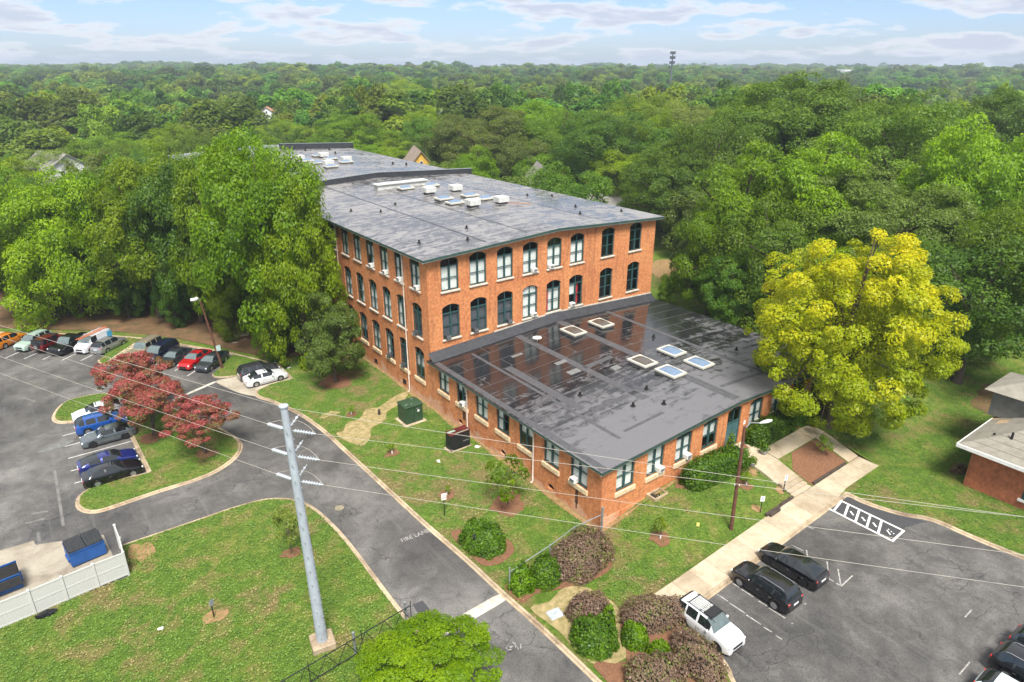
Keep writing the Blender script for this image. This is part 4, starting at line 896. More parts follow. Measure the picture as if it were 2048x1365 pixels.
MB().box(hp(59.0,-3.1,3.62),hp(59.16,17,3.93)).box(hp(59.16,16.84,3.62),hp(79,17,3.93)).build('gutter',WHITE,hs)
ec=MB()
for k in range(12): ec.box(hp(59.15,15.8-k*1.0,3.55),hp(60.0,15.9-k*1.0,3.68))
ec.build('rafter_tails',WHITETRIM,hs)
MB().add([hp(66.2,14.2,4.2),hp(71,14.2,4.2),hp(71,17.4,4.2),hp(66.2,17.4,4.2),hp(66.2,14.2,6.6),hp(71,14.2,6.6),hp(71,17.4,6.6),hp(66.2,17.4,6.6)],[(0,1,5,4),(1,2,6,5),(2,3,7,6),(3,0,4,7)]).build('dormer_wall',pmat('grey_siding',(.16,.16,.15),.8,.1,2),hs)
MB().add([hp(65.6,13.6,6.6),hp(71.6,13.6,6.6),hp(71.6,18,6.6),hp(65.6,18,6.6),hp(67.8,15.8,7.5),hp(69.4,15.8,7.5)],[(0,1,5,4),(1,2,5),(2,3,4,5),(3,0,4),(0,3,2,1)]).build('dormer_roof',TILE,hs)
wf=MB().box(hp(59.93,8.3,.85),hp(60.06,11.9,3.1)).build('window',TEAL,hs)
MB().box(hp(59.9,8.45,1.0),hp(59.945,11.75,2.98)).build('pane',pmat('dark_glass',(.02,.03,.035),.06,.05,1,spec=.8),wf); MB().box(hp(59.78,8.1,.68),hp(60.1,12.1,.86)).build('sill',WHITE,wf)
for y,z in ((15.2,5.0),(14.0,5.6)): MB().lathe([(.09,-.3),(.09,.35),(.05,.36)],hp(61.2,y+.0,z-.4),'Z',8).build('vent_pipe',VENT,hs)

# ================================================================== vehicles
def paint(name,col,rough=.25,metal=.3):
    return pmat('paint_'+name,col,rough,.02,.5,metal=metal,coat=1.0,spec=.5)
CGLASS=pmat('car_glass',(.012,.016,.018),.04,.05,1,spec=.9); CGLASSL=pmat('car_glass_pale',(.10,.13,.13),.06,.1,2,spec=.9); TYRE=pmat('tyre',(.015,.015,.016),.85,.1,8); RIM=pmat('rim',(.45,.46,.47),.3,.06,6,metal=.8); RIMB=pmat('rim_black',(.03,.03,.032),.35,.06,6,metal=.5)
HEADL=pmat('headlight',(.62,.64,.66),.12,.08,4,spec=.8); TAILL=pmat('taillight',(.42,.012,.012),.18,.06,4,spec=.7); PLATE=pmat('plate',(.66,.67,.68),.5,.05,6); TRIMB=pmat('black_trim',(.02,.02,.021),.5,.1,5); CHROME=pmat('chrome',(.55,.56,.57),.16,.05,4,metal=.9)
# side profiles: hood/deck line, greenhouse (base front, top front, top rear, base rear), wheels
TYPES={
 'sedan':dict(L=4.75,W=1.84,zc=.20,hood=[(0,.58),(.10,.72),(.5,.84),(1.35,.97),(1.6,.99),(4.0,1.03),(4.55,1.01),(4.72,.92),(4.75,.62)],gh=(1.42,2.22,3.30,4.22),zr=1.44,wr=.60,wb=(.92,3.70),rw=.335,pil=[.06,.50,.56,.92],nose=.80),
 'fastback':dict(L=4.75,W=1.86,zc=.18,hood=[(0,.56),(.10,.70),(.5,.82),(1.2,.94),(1.5,.98),(4.2,1.08),(4.6,1.10),(4.72,1.0),(4.75,.62)],gh=(1.25,2.15,3.05,4.45),zr=1.44,wr=.60,wb=(.90,3.76),rw=.35,pil=[.06,.46,.52,.84],nose=.80),
 'suv':dict(L=4.65,W=1.88,zc=.26,hood=[(0,.66),(.08,.86),(.4,.99),(1.2,1.08),(1.45,1.10),(4.2,1.14),(4.5,1.12),(4.62,1.0),(4.65,.62)],gh=(1.25,2.0,4.05,4.52),zr=1.70,wr=.66,wb=(.90,3.62),rw=.37,pil=[.05,.36,.41,.68,.72,.94],nose=.83),
 'wagon':dict(L=4.60,W=1.86,zc=.22,hood=[(0,.60),(.10,.76),(.5,.88),(1.25,1.0),(1.5,1.02),(4.2,1.08),(4.48,1.06),(4.58,.95),(4.6,.62)],gh=(1.2,2.05,3.75,4.5),zr=1.58,wr=.64,wb=(.88,3.60),rw=.345,pil=[.05,.40,.45,.74,.78,.95],nose=.80),
 'minivan':dict(L=5.0,W=1.95,zc=.20,hood=[(0,.62),(.10,.80),(.5,.95),(1.0,1.06),(1.2,1.08),(4.6,1.12),(4.9,1.08),(4.98,.95),(5.0,.62)],gh=(.95,1.85,4.45,4.92),zr=1.74,wr=.72,wb=(.95,3.95),rw=.35,pil=[.05,.30,.34,.62,.66,.95],nose=.82),
 'bigsuv':dict(L=4.95,W=1.92,zc=.30,hood=[(0,.72),(.06,.95),(.3,1.08),(1.25,1.14),(1.5,1.15),(4.6,1.17),(4.85,1.15),(4.93,1.0),(4.95,.66)],gh=(1.42,2.0,4.6,4.88),zr=1.82,wr=.72,wb=(.95,3.85),rw=.39,pil=[.06,.32,.37,.62,.67,.95],nose=.90),
 'jeep':dict(L=4.3,W=1.82,zc=.42,hood=[(0,.80),(.04,1.08),(.2,1.14),(1.3,1.18),(1.5,1.18),(4.1,1.20),(4.25,1.18),(4.28,1.05),(4.3,.7)],gh=(1.42,1.72,4.12,4.25),zr=1.84,wr=.80,wb=(.75,3.3),rw=.42,pil=[.06,.38,.44,.66,.71,.96],nose=.92),
 'pickup':dict(L=5.7,W=2.0,zc=.36,hood=[(0,.80),(.06,1.04),(.3,1.16),(1.4,1.22),(1.6,1.22),(3.9,1.24),(5.5,1.24),(5.66,1.2),(5.7,.75)],gh=(1.55,2.2,3.45,3.75),zr=1.92,wr=.74,wb=(1.0,4.5),rw=.41,pil=[.08,.50,.57,.94],nose=.92),
 'van':dict(L=4.75,W=1.85,zc=.24,hood=[(0,.62),(.08,.85),(.35,1.02),(.85,1.16),(1.0,1.18),(4.4,1.2),(4.68,1.18),(4.73,1.0),(4.75,.6)],gh=(.82,1.75,4.62,4.74),zr=1.98,wr=.78,wb=(.88,3.72),rw=.34,pil=[.10,.36],nose=.84),
}
def wheel_mesh(r,w):
    t=MB().lathe([(r*.62,-w/2),(r*.93,-w/2),(r,-w/2+.04),(r,w/2-.04),(r*.93,w/2),(r*.62,w/2)],(0,0,0),'Y',20).mesh('wheel',TYRE,40)
    def rimm(m):
        b=MB().lathe([(r*.66,-w/2-.008),(r*.60,-w/2-.004),(r*.57,-w/2+.05)],(0,0,0),'Y',20); b.lathe([(.0,-w/2-.0),(r*.14,-w/2+.002),(r*.16,-w/2+.04)],(0,0,0),'Y',10)
        for k in range(7):
            a=2*math.pi*k/7; M=Matrix.Rotation(a,4,'Y'); b.box((-.028,-w/2+.004,.03),(.028,-w/2+.04,r*.61),0,M)
        return b.mesh('rim',m)
    back=MB().lathe([(0,-w/2+.06),(r*.62,-w/2+.06),(r*.62,-w/2+.07)],(0,0,0),'Y',16).mesh('brake_disc',TYRE)
    return t,rimm(RIM),rimm(RIMB),back
CARM={}
def car_parts(kind):
    """meshes of one body type; x runs from the nose backwards, z up"""
    if kind in CARM: return CARM[kind]
    T=TYPES[kind]; Ln,W,zc=T['L'],T['W'],T['zc']; hw=W/2; a0,a1,b1,b0=T['gh']; zr=T['zr']; wr=T['wr']; nose=T['nose']
    hx=[p[0] for p in T['hood']]; hzv=[p[1] for p in T['hood']]
    S=set(list(np.linspace(0,Ln,30))+[0.03,.08,.16,Ln-.03,Ln-.08,Ln-.16,a0,a1,b1,b0])
    for w in T['wb']: S|=set(w+(T['rw']+.05)*math.cos(math.pi*k/12) for k in range(13))
    wins=[]; 
    for i in range(0,len(T['pil'])-1,2):
        p,q=T['pil'][i],T['pil'][i+1]; x0=a0+.18+(b0-.12-a0-.18)*p; x1=a0+.18+(b0-.12-a0-.18)*q; wins.append((x0,x1)); S|={x0,x1}
    S=sorted(S); S=[s for k,s in enumerate(S) if k==0 or s-S[k-1]>.004]
    def wx(x):
        f=min(1,x/.7); r=min(1,(Ln-x)/.6); return hw*(nose+(1-nose)*math.sin(f*math.pi/2)**.7)*(nose+.04+(1-nose-.04)*math.sin(r*math.pi/2)**.7)
    def zbot(x):
        z=zc+ (.06*(1-min(1,x/.25)) if x<.25 else 0)+(.10*(1-min(1,(Ln-x)/.3)) if Ln-x<.3 else 0)
        for w in T['wb']:
            R_=T['rw']+.05; d=abs(x-w)
            if d<R_: z=max(z,T['rw']+math.sqrt(R_*R_-d*d))
        return z
    def roofz(x,zs):
        if x<=a0 or x>=b0: return zs
        if x<a1: t=(x-a0)/(a1-a0); return zs+(zr-.04-zs)*math.sin(t*math.pi/2)**.92
        if x>b1: t=(b0-x)/(b0-b1); return zs+(zr-.06-zs)*math.sin(t*math.pi/2)**(.85)
        return zr-.04*abs((x-(a1+b1)/2)/((b1-a1)/2))**2-.01
    rings=[]; NR=9
    for x in S:
        w=wx(x); zs=float(np.interp(x,hx,hzv)); zb_=zbot(x); zt=roofz(x,zs); g=(zt-zs)/(zr-zs) if zt>zs+1e-4 else 0
        zm_=max(zb_+.04,zs-.30); zm2=max(zb_+.07,zs-.10)
        yt=(w*.90)*(1-g)+wr*hw/.94*g if g>0 else w*.90
        yt=min(yt,w*.94); crown=.025+.03*g
        rings.append([(x,w*.95,zb_),(x,w*1.0,max(zb_+.02,zb_+(zm_-zb_)*.35)),(x,w*1.0,zm_),(x,w*.985,zm2),(x,w*.94,zs),(x,yt,max(zt,zs+.006)),(x,yt*.86,zt+crown*.55+.006),(x,yt*.5,zt+crown*.9+.006),(x,0,zt+crown+.006)])
    tags={}
    def tag(k,i,side,j):
        x0,x1=S[i],S[i+1]; xm=(x0+x1)/2
        if j==4 and a0<xm<b0:
            for q,(p,r) in enumerate(wins):
                if p-1e-6<=x0 and x1<=r+1e-6: return 'side%d%d'%(q,side)
        if j>=5 and a0-1e-6<=x0 and x1<=a1+1e-6 and (j>=6 or True):
            if x0>=a0+.05 or True: return 'front' if j>=5 else 'body'
        if j>=5 and b1-1e-6<=x0 and x1<=b0+1e-6: return 'rear'
        return 'body'
    M={}
    def put(t,vs,f):
        M.setdefault(t,MB()).add(vs,[f])
    for i in range(len(S)-1):
        for j in range(NR-1):
            A,B,C,D=rings[i][j],rings[i+1][j],rings[i+1][j+1],rings[i][j+1]
            for side in (0,1):
                t=tag(0,i,side,j); q=[A,B,C,D]
                if side: q=[(x,-y,z) for x,y,z in q]
                put(t,q,(0,1,2,3) if side else (3,2,1,0))
    for r,rev in ((rings[0],0),(rings[-1],1)):
        loop=[(x,-y,z) for x,y,z in r]+[(x,y,z) for x,y,z in reversed(r[:-1])]; put('body',loop,tuple(range(len(loop))) if not rev else tuple(reversed(range(len(loop)))))
    # merge doubled points for smooth shading
    def weld(mb):
        mp={};vs=[];ix=[]
        for v in mb.v:
            k=(round(v[0],4),round(v[1],4),round(v[2],4))
            if k not in mp: mp[k]=len(vs); vs.append(v)
            ix.append(mp[k])
        fs=[]
        for f in mb.f:
            g=[]
            for q in f:
                if ix[q] not in g: g.append(ix[q])
            fs.append(tuple(g))
        mb.v,mb.f=vs,[f for f in fs if len(f)>2]; mb.m=[0]*len(mb.f)
    for mb in M.values(): weld(mb)
    meshes={k:mb.mesh(k if k!='body' else 'body',TRIMB if k=='body' else CGLASS,38 if k=='body' else 50) for k,mb in M.items()}
    under=MB().box((.35,-hw*.86,zc-.02),(Ln-.3,hw*.86,zc+.28)).mesh('underbody',TRIMB)
    zb=float(np.interp(.12,hx,hzv)); zt_=float(np.interp(Ln-.1,hx,hzv))
    w0=wx(.12); w1=wx(Ln-.10)
    def corner(x0,x1,y0,y1,z0,z1,name,mat): return MB().bevbox((x0,y0,z0),(x1,y1,z1),.02).mesh(name,mat)
    hl=[corner(.03,.42,s*w0*.98-.17 if s>0 else -w0*.98,s*w0*.98 if s>0 else -w0*.98+.17,zb-.13,zb+.015,'headlight',HEADL) for s in (1,-1)]
    tlz=(zt_-.20,zt_-.03) if kind not in ('suv','minivan','bigsuv','wagon','van') else (zt_-.24,zt_+.0)
    tl_=[corner(Ln-.26,Ln-.03,(w1*.97-.20) if s>0 else -w1*.97,(w1*.97) if s>0 else -w1*.97+.20,tlz[0],tlz[1],'taillight',TAILL) for s in (1,-1)]
    mir=[MB().bevbox((a0+.32,s*hw*1.02-.02 if s>0 else -hw*1.16-.02,float(np.interp(a0,hx,hzv))+.02),(a0+.46,s*hw*1.16+.02 if s>0 else -hw*1.02+.02,float(np.interp(a0,hx,hzv))+.17),.03).mesh('mirror',TRIMB) for s in (1,-1)]
    grille=MB().box((-.012,-w0*.55,zb-.32),(.05,w0*.55,zb-.14)).mesh('grille',TRIMB)
    lower=MB().box((-.008,-w0*.6,zc+.06),(.05,w0*.6,zc+.18)).mesh('lower_grille',TRIMB)
    pl=MB().box((Ln-.03,-.26,zt_-.34),(Ln+.012,.26,zt_-.22)).mesh('number_plate',PLATE)
    rail=[]
    for s in (1,-1):
        y=s*wr*hw*.98; rail.append(MB().tube([(a1+.15,y,zr-.02),(a1+.35,y,zr+.055),(b1-.25,y,zr+.05),(b1-.05,y,zr-.03)],.022,6).mesh('roof_rail',CHROME))
    sun=MB().box((a1+.12,-.36,zr-.02),(a1+.72,.36,zr+.034)).mesh('sunroof',CGLASS)
    wip=MB().tube([(a0+.1,-.5,float(np.interp(a0,hx,hzv))+.12),(a0+.35,.0,float(np.interp(a0,hx,hzv))+.30)],.012,5).tube([(a0+.1,.05,float(np.interp(a0,hx,hzv))+.12),(a0+.35,.5,float(np.interp(a0,hx,hzv))+.28)],.012,5).mesh('wiper',TRIMB)
    gap=MB(); hnd=MB(); zs_=lambda x:float(np.interp(x,hx,hzv)); xb=[wins[0][0]-.10]+[w_[1]+.03 for w_ in wins[:2]]
    for s_ in (1,-1):
        for x_ in xb:
            if min(abs(x_-q) for q in T['wb'])>T['rw']+.07: gap.box((x_-.009,s_*(hw+.0015)-.004,zc+.16),(x_+.009,s_*(hw+.0015)+.004,zs_(x_)-.31))
        gap.box((T['wb'][0]+T['rw']+.1,s_*(hw+.001)-.004,zc+.14),(T['wb'][1]-T['rw']-.1,s_*(hw+.001)+.004,zc+.165))
        for x_ in xb[1:]: hnd.box((x_-.30,s_*(hw+.012)-.012,zs_(x_)-.34),(x_-.12,s_*(hw+.012)+.012,zs_(x_)-.305))
    gap=gap.mesh('door_gap',TRIMB); hnd=hnd.mesh('door_handles',CHROME)
    CARM[kind]=(T,meshes,under,hl,tl_,mir,grille,lower,pl,rail,sun,wheel_mesh(T['rw'],.225),wip,gap,hnd); return CARM[kind]
def car(kind,x,y,heading,mat,label,rim='s',rails=False,sunroof=False,group='parked cars',z=None,wiper=False,pale=False,name=None,mirmat=None,ladder=False):
    """centre of the car on the ground, heading = direction of the nose in degrees from +X"""
    T,ms,under,hl,tl_,mir,gr,lo,pl,rail,sun,(ty,r1,r2,bd),wip,gap,hnd=car_parts(kind); Ln=T['L']
    hd=R(heading); zz=(hz(x,y)-.125) if z is None else z
    nm=name or {'suv':'parked_suv','bigsuv':'parked_suv','pickup':'pickup_truck','van':'service_van','minivan':'parked_minivan','jeep':'parked_jeep','wagon':'station_wagon'}.get(kind,'parked_car')
    cat={'suv':'SUV','bigsuv':'SUV','pickup':'pickup truck','van':'van','minivan':'minivan','jeep':'off-roader'}.get(kind,'car')
    if nm=='parked_jeep': nm='parked_offroader'
    root=empty(nm,(x,y,zz),label,cat,group,None,hd+math.pi)
    sl=(hz(x+1,y)-hz(x-1,y))/2
    if abs(sl)>1e-3: root.rotation_euler=Matrix.Rotation(hd+math.pi,3,'Z').to_euler()
    off=Vector((-Ln/2,0,0))
    def put(name,me,par=None,loc=None,m=None):
        o=link(name,me,par or root,off if par is None and loc is None else (loc if loc is not None else (0,0,0)))
        if m is not None: o.material_slots[0].link='OBJECT'; o.material_slots[0].material=m
        return o
    body=put('body',ms['body'],m=mat)
    for k,me in ms.items():
        if k=='body': continue
        nm2='windscreen' if k=='front' else 'rear_window' if k=='rear' else 'side_window'
        put(nm2,me,m=CGLASSL if pale and k=='front' else None)
    put('underbody',under)
    for me in hl: put('headlight',me)
    for me in tl_: put('taillight',me)
    for me in mir: put('mirror',me,m=mirmat or mat)
    put('grille',gr); put('lower_grille',lo); put('number_plate',pl)
    put('door_gap',gap); put('door_handles',hnd)
    if rails:
        for me in rail: put('roof_rail',me)
    if sunroof: put('sunroof',sun)
    if wiper: put('wiper',wip)
    hw=T['W']/2
    for wx_ in T['wb']:
        for s in (1,-1):
            w=put('wheel',ty,None,Vector((wx_-Ln/2,s*(hw-.14),T['rw']))); 
            if s>0: w.rotation_euler=(0,0,math.pi)
            link('rim',r1 if rim=='s' else r2,w); link('brake_disc',bd,w)
    return root
BLK=paint('black',(.008,.008,.010)); WHT=paint('white',(.62,.63,.64),.25,0); DGR=paint('dark_grey',(.04,.046,.052)); RED=paint('red',(.50,.012,.016)); NAVY=paint('navy',(.012,.016,.045)); BLUE=paint('blue',(.012,.085,.36)); DBLUE=paint('deep_blue',(.012,.022,.15)); SILV=paint('silver',(.36,.37,.37),.3,.6); TAN=paint('tan',(.36,.31,.22),.3,.4); MINT=paint('mint',(.36,.47,.40),.3,.1); ORG=paint('orange',(.62,.20,.012),.25,.2); GREY=paint('grey',(.14,.165,.175),.28,.6); MAROON=paint('maroon',(.14,.010,.012)); GRN=paint('gunmetal',(.10,.10,.115),.2,.7)
def row(fx,fy,ang,Ln,wbf): return fx,fy
# far row: stalls lie at 41 degrees; front wheel points measured
HD=41
def far(kind,fx,fy,mat,label,out=True,**k):
    """fx,fy = the near front-corner wheel of the car as seen"""
    T=TYPES[kind]; d=Vector((math.cos(R(HD)),math.sin(R(HD)))); n=Vector((-d.y,d.x)); wbx=T['wb'][0] if out else T['L']-T['wb'][1]
    c=Vector((fx,fy))+d*(T['L']/2-wbx)+n*(T['W']/2-.05); car(kind,c.x,c.y,HD+180 if out else HD,mat,label,group='cars in the far parking row',**k)
far('wagon',-8.2,108.4,WHT,'white car at the far left end of the row, mostly out of view')
far('wagon',-4.3,104.1,ORG,'orange hatchback in the far row beside the mint SUV',False)
far('suv',-1.7,101.2,MINT,'mint green SUV in the far row',rails=True,pale=True)
far('jeep',.2,99.3,MAROON,'dark red off-roader with black top and spare wheel on its tail',False,rim='b')
far('pickup',1.85,96.9,BLK,'black pickup truck between the off-roader and the white van',pale=True,rim='b')
far('van',4.35,95.8,WHT,'white service van with blue panels and an orange ladder on its roof',pale=True)
far('wagon',6.1,94.4,SILV,'silver hatchback parked nose-in beside the small grass island',False)
far('bigsuv',9.4,89.45,TAN,'tan SUV with dark windows right of the small grass island',rails=True,pale=True)
far('minivan',10.8,87.5,NAVY,'navy minivan between the tan SUV and a dark sedan',pale=True)
far('sedan',11.85,84.75,DGR,'dark grey sedan left of the red sedan',pale=True)
far('sedan',13.75,82.7,RED,'bright red sedan with sunroof',pale=True,sunroof=True)
far('fastback',15.25,80.75,GRN if False else DGR,'dark hatchback nearest the leaning lamp pole',pale=True)
# jeep spare wheel and van extras
jeep=[o for o in bpy.data.objects if o.name.startswith('parked_offroader')][0]
ty,r1,r2,bd=CARM['jeep'][11]; sp_=link('spare_wheel',ty,jeep,(2.22,0.05,1.02),(0,0,R(90))); link('rim',r1,sp_)
MB().box((-.75,-.72,1.70),(2.05,.72,1.86)).build('soft_top',TRIMB,jeep)
van=[o for o in bpy.data.objects if o.name.startswith('service_van')][0]
SKYB=pmat('van_blue',(.06,.36,.62),.3,.05,1,coat=.6)
for s in (1,-1): MB().box((1.5,s*.94-.012,.75),(2.33,s*.94+.012,1.75)).box((-.2,s*.945-.012,1.0),(1.2,s*.945+.012,1.30)).build('blue_panel',SKYB,van)
MB().box((2.372,-.75,.7),(2.385,.75,1.8)).build('blue_panel',SKYB,van)
rk=MB()
for x in (-.4,.9,2.0): rk.tube([(x,-.7,1.97),(x,-.7,2.12),(x,.7,2.12),(x,.7,1.97)],.025,6)
rk.build('roof_rack',GALV,van)
ldo=empty('ladder',(van.location.x,van.location.y,van.location.z+2.17),'orange ladder lying along the roof of the white van','ladder',None,None,van.rotation_euler.z)
LAD=pmat('ladder_orange',(.55,.16,.06),.6,.1,4)
for y in (-.62,-.2): MB().box((-2.6,y-.03,-.03),(2.3,y+.03,.08)).build('rail',LAD,ldo)
for k in range(13): MB().box((-2.4+k*.37,-.6,.0),(-2.36+k*.37,-.22,.04)).build('rung',LAD,ldo)
# the bays by the concrete apron
car('suv',19.35,76.0,0,GRN,'dark grey SUV beside the white sedan, close to the lamp pole island',rim='b',group='cars by the apron')
car('sedan',19.5,73.95,0,WHT,'white sedan with sunroof on the concrete apron',sunroof=True,group='cars by the apron')
# beside the crepe myrtles
g='cars beside the crepe myrtle island'
car('fastback',2.75,76.15-.1,180,WHT,'white sedan half hidden under the crepe myrtles',sunroof=True,group=g)
car('wagon',2.65,73.15,0,BLUE,'bright blue station wagon beside the crepe myrtles',group=g,rails=False)
car('sedan',2.85,69.95,180,GREY,'silver grey sedan with black wheels',rim='b',group=g)
car('fastback',2.1,64.55,0,DBLUE,'deep blue fastback beside the black sedan',group=g)
car('sedan',2.15,62.25,0,BLK,'black sedan at the tip of the crepe myrtle island',sunroof=True,group=g)
# small lot
g='cars in the small lot'
car('suv',30.22,19.3,-90,WHT,'white SUV with black roof basket beside the brown shrubs',rim='b',rails=False,sunroof=True,group=g,wiper=True,pale=True)
car('suv',36.05,19.0,90,BLK,'black SUV with silver roof rails in the small lot',rails=True,group=g)
car('fastback',39.45,19.1,90,BLK,'black fastback sedan with black wheels in the small lot',rim='b',group=g)
car('suv',41.9,4.85,-90,BLK,'black SUV at the right edge of the small lot',group=g,rails=True)
car('suv',44.3,4.7,-90,DGR,'dark SUV behind the black one at the right edge',group=g,rails=True)
car('wagon',39.1,4.7,-90,paint('pale_teal',(.62,.72,.72),.25,0),'pale car whose roof shows at the bottom right corner',group=g)
wsub=[o for o in bpy.data.objects if o.get('label','').startswith('white SUV with black roof')][0]
bk_=empty('roof_basket',(wsub.location.x,wsub.location.y,wsub.location.z+1.74),'black roof basket with pale slats on the white SUV','roof basket',None,None,wsub.rotation_euler.z)
for s in (-.55,.55): MB().tube([(-.9,s,-.03),(-.75,s,.07),(1.25,s,.07),(1.4,s,-.03)],.025,6).build('rail',BLACKMETAL,bk_)
for x in (-.6,.3,1.2): MB().box((x-.03,-.58,.06),(x+.03,.58,.10)).build('cross_bar',BLACKMETAL,bk_)
for k in range(6): MB().box((.1,-.4+k*.15,.105),(1.1,-.33+k*.15,.125)).build('slat',HV,bk_)
MB().box((-.55,-.5,.02),(.05,.5,.12)).build('cargo_pad',TRIMB,bk_)

# ================================================================== poles, wires and small things
# steel transmission pole, leaning slightly against its lines
px,py=9.75,33.1; pz=hz(px,py); lean=Vector((-.32,-.02,17.05))
pole=empty('transmission_pole',(px,py,pz),'tall pale grey steel transmission pole on a concrete footing','utility pole')
MB().tube([Vector((0,0,.2))+lean*0,lean*.5,lean],[.36,.28,.20],12).build('shaft',STEEL,pole,smooth_angle=40)
MB().lathe([(.0,0),(.26,0),(.26,.06),(.0,.08)],tuple(lean),'Z',12).build('cap',STEEL,pole)
Mf=Matrix.Rotation(R(-10),4,'Z'); MB().bevbox((-.72,-.72,-.4),(.72,.72,.42),.05,0,Mf).build('footing',CONC,pole)
stp=MB()
for k in range(30):
    p=lean*(.05+k*.031); s=1 if k%2 else -1; stp.box((p.x+s*.16-.02,p.y-.42,p.z),(p.x+s*.16+.02,p.y-.25,p.z+.03))
stp.build('step_bolts',GALV,pole)
INS=pmat('insulator',(.40,.43,.46),.3,.05,4)
def ins(a,b,n,r,name,par,steps):
    a,b=Vector(a),Vector(b); d=b-a; l=d.length; q=d.to_track_quat('Z','Y').to_matrix().to_4x4(); q=Matrix.Translation(a)@q
    prof=[(.02,0)]
    for k in range(n):
        z=l*(.08+.84*k/n); dz=l*.84/n
        prof+=[(r*.42,z),(r,z+dz*.35),(r*.95,z+dz*.45),(r*.42,z+dz*.6)]
    prof+=[(.02,l)]; mb=MB().lathe(prof,(0,0,0),'Z',12); mb.v=[tuple(q@Vector(v)) for v in mb.v]; return mb.build(name,INS,par,smooth_angle=50)
# wires: west span and east span, dead-ended on the pole with jumper loops
WIRE=pmat('wire',(.42,.39,.34),.5,.05,1); WEST=Vector((-12.4,28.6,0)); EAST=Vector((24.4,-26.7,0))
names=['top','upper','middle','lower']
for k,(t,dw,de) in enumerate([(1.0,-.5,-1.0),(.915,-.3,-.3),(.818,-.4,-.5),(.722,-.4,-.6)]):
    P0=pole.location+lean*t; wd_=WEST.normalized(); ed=EAST.normalized(); L0=1.35 if k else .1
    ends=[]
    for d,full,dz,nm in ((wd_,WEST,dw,'west'),(ed,EAST,de,'east')):
        a=P0+d*.3; b=P0+d*(.3+L0)+Vector((0,0,-.06))
        if k: ins(a-pole.location,b-pole.location,7,.12,'insulator',pole,0)
        far_=P0+full*4.0+Vector((0,0,dz*1.5)); pts=[]
        for q in range(41):
            u=q/40; p=b.lerp(far_,u); p.z+=dz*1.6*(4*u*(1-u))*-1*-1 if False else -abs(dz)*2.2*4*u*(1-u); pts.append(p)
        o=MB().tube(pts,.010,5).build('power_line',WIRE); setp(o,'thin pale %s power line running to the %s of the steel pole'%(names[k],'left' if nm=='west' else 'right'),'power line','power lines'); ends.append(b)
    if k:
        out_=Vector((.75,.55,.28)); ins(P0+out_.normalized()*.25-pole.location,P0+out_*1.25-pole.location,3,.09,'post_insulator',pole,0)
        m=P0+out_*1.3; pts=catmull3=[]
        A,B=ends[0],ends[1]; pts=[]
        for q in range(17):
            u=q/16; p=A*(1-u)**3+ (A+Vector((.5,.3,-.2)))*0 + (m+(A-m)*.25)*3*u*(1-u)**2+(m+(B-m)*.25)*3*u*u*(1-u)+B*u**3; pts.append(p)
        MB().tube([p-pole.location for p in pts],.011,5).build('jumper_wire',WIRE,pole)
# wooden lamp poles
def lamp_pole(x,y,h,lean,label,arm,kind):
    z=hz(x,y); o=empty('lamp_pole',(x,y,z),label,'lamp pole'); top=Vector((lean[0],lean[1],h))
    MB().tube([(0,0,-.1),tuple(top*.5),tuple(top)],[.15,.13,.105],10).build('shaft',WOODPOLE,o,smooth_angle=50)
    a=Vector(arm); e=top+a; MB().tube([top-Vector((0,0,.25)),top+a*.35+Vector((0,0,.22)),e],.035,6).build('arm',GALV,o)
    d=a.normalized()
    if kind=='cobra':
        hm=MB(); n=10; q=Matrix.Translation(e)@d.to_track_quat('X','Z').to_matrix().to_4x4()
        rows=[(-.05,.04,.03),(.1,.09,.06),(.35,.17,.10),(.7,.19,.11),(.95,.13,.07),(1.05,.03,.02)]; vs=[];fs=[]
        for xx,wy,wz in rows:
            for k in range(n): t=2*math.pi*k/n; vs.append(tuple(q@Vector((xx,wy*math.cos(t),wz*math.sin(t)))))
        for i in range(5):
            for k in range(n): fs.append((i*n+k,i*n+(k+1)%n,(i+1)*n+(k+1)%n,(i+1)*n+k))
        hm.add(vs,fs+[tuple(range(50,60))]).build('lamp_head',HV,o,smooth_angle=60)
    else:
        for s in (-1,1):
            c=e+Vector((s*.22,s*.1,.1)); hm=MB(); hm.bevbox((-.25,-.2,-.09),(.25,.2,.09),.03,0,Matrix.Translation(c)@Matrix.Rotation(.5*s+.3,4,'Z')@Matrix.Rotation(.5,4,'X')); hm.build('flood_light',HV,o)
    return o
lp=lamp_pole(39.5,24.35,9.1,(-.05,.1),'reddish wooden lamp pole with cobra-head light on the entrance lawn',(1.15,-.45,.12),'cobra')
lp2=lamp_pole(16.44,80.66,8.6,(-1.0,.5),'leaning wooden lamp pole with twin floodlights by the far row',(-.5,.35,.15),'flood')
MB().box((-.35,-.2,2.35),(.15,-.17,3.05)).build('notice',pmat('notice',(.40,.52,.50),.6,.05,3),lp2)
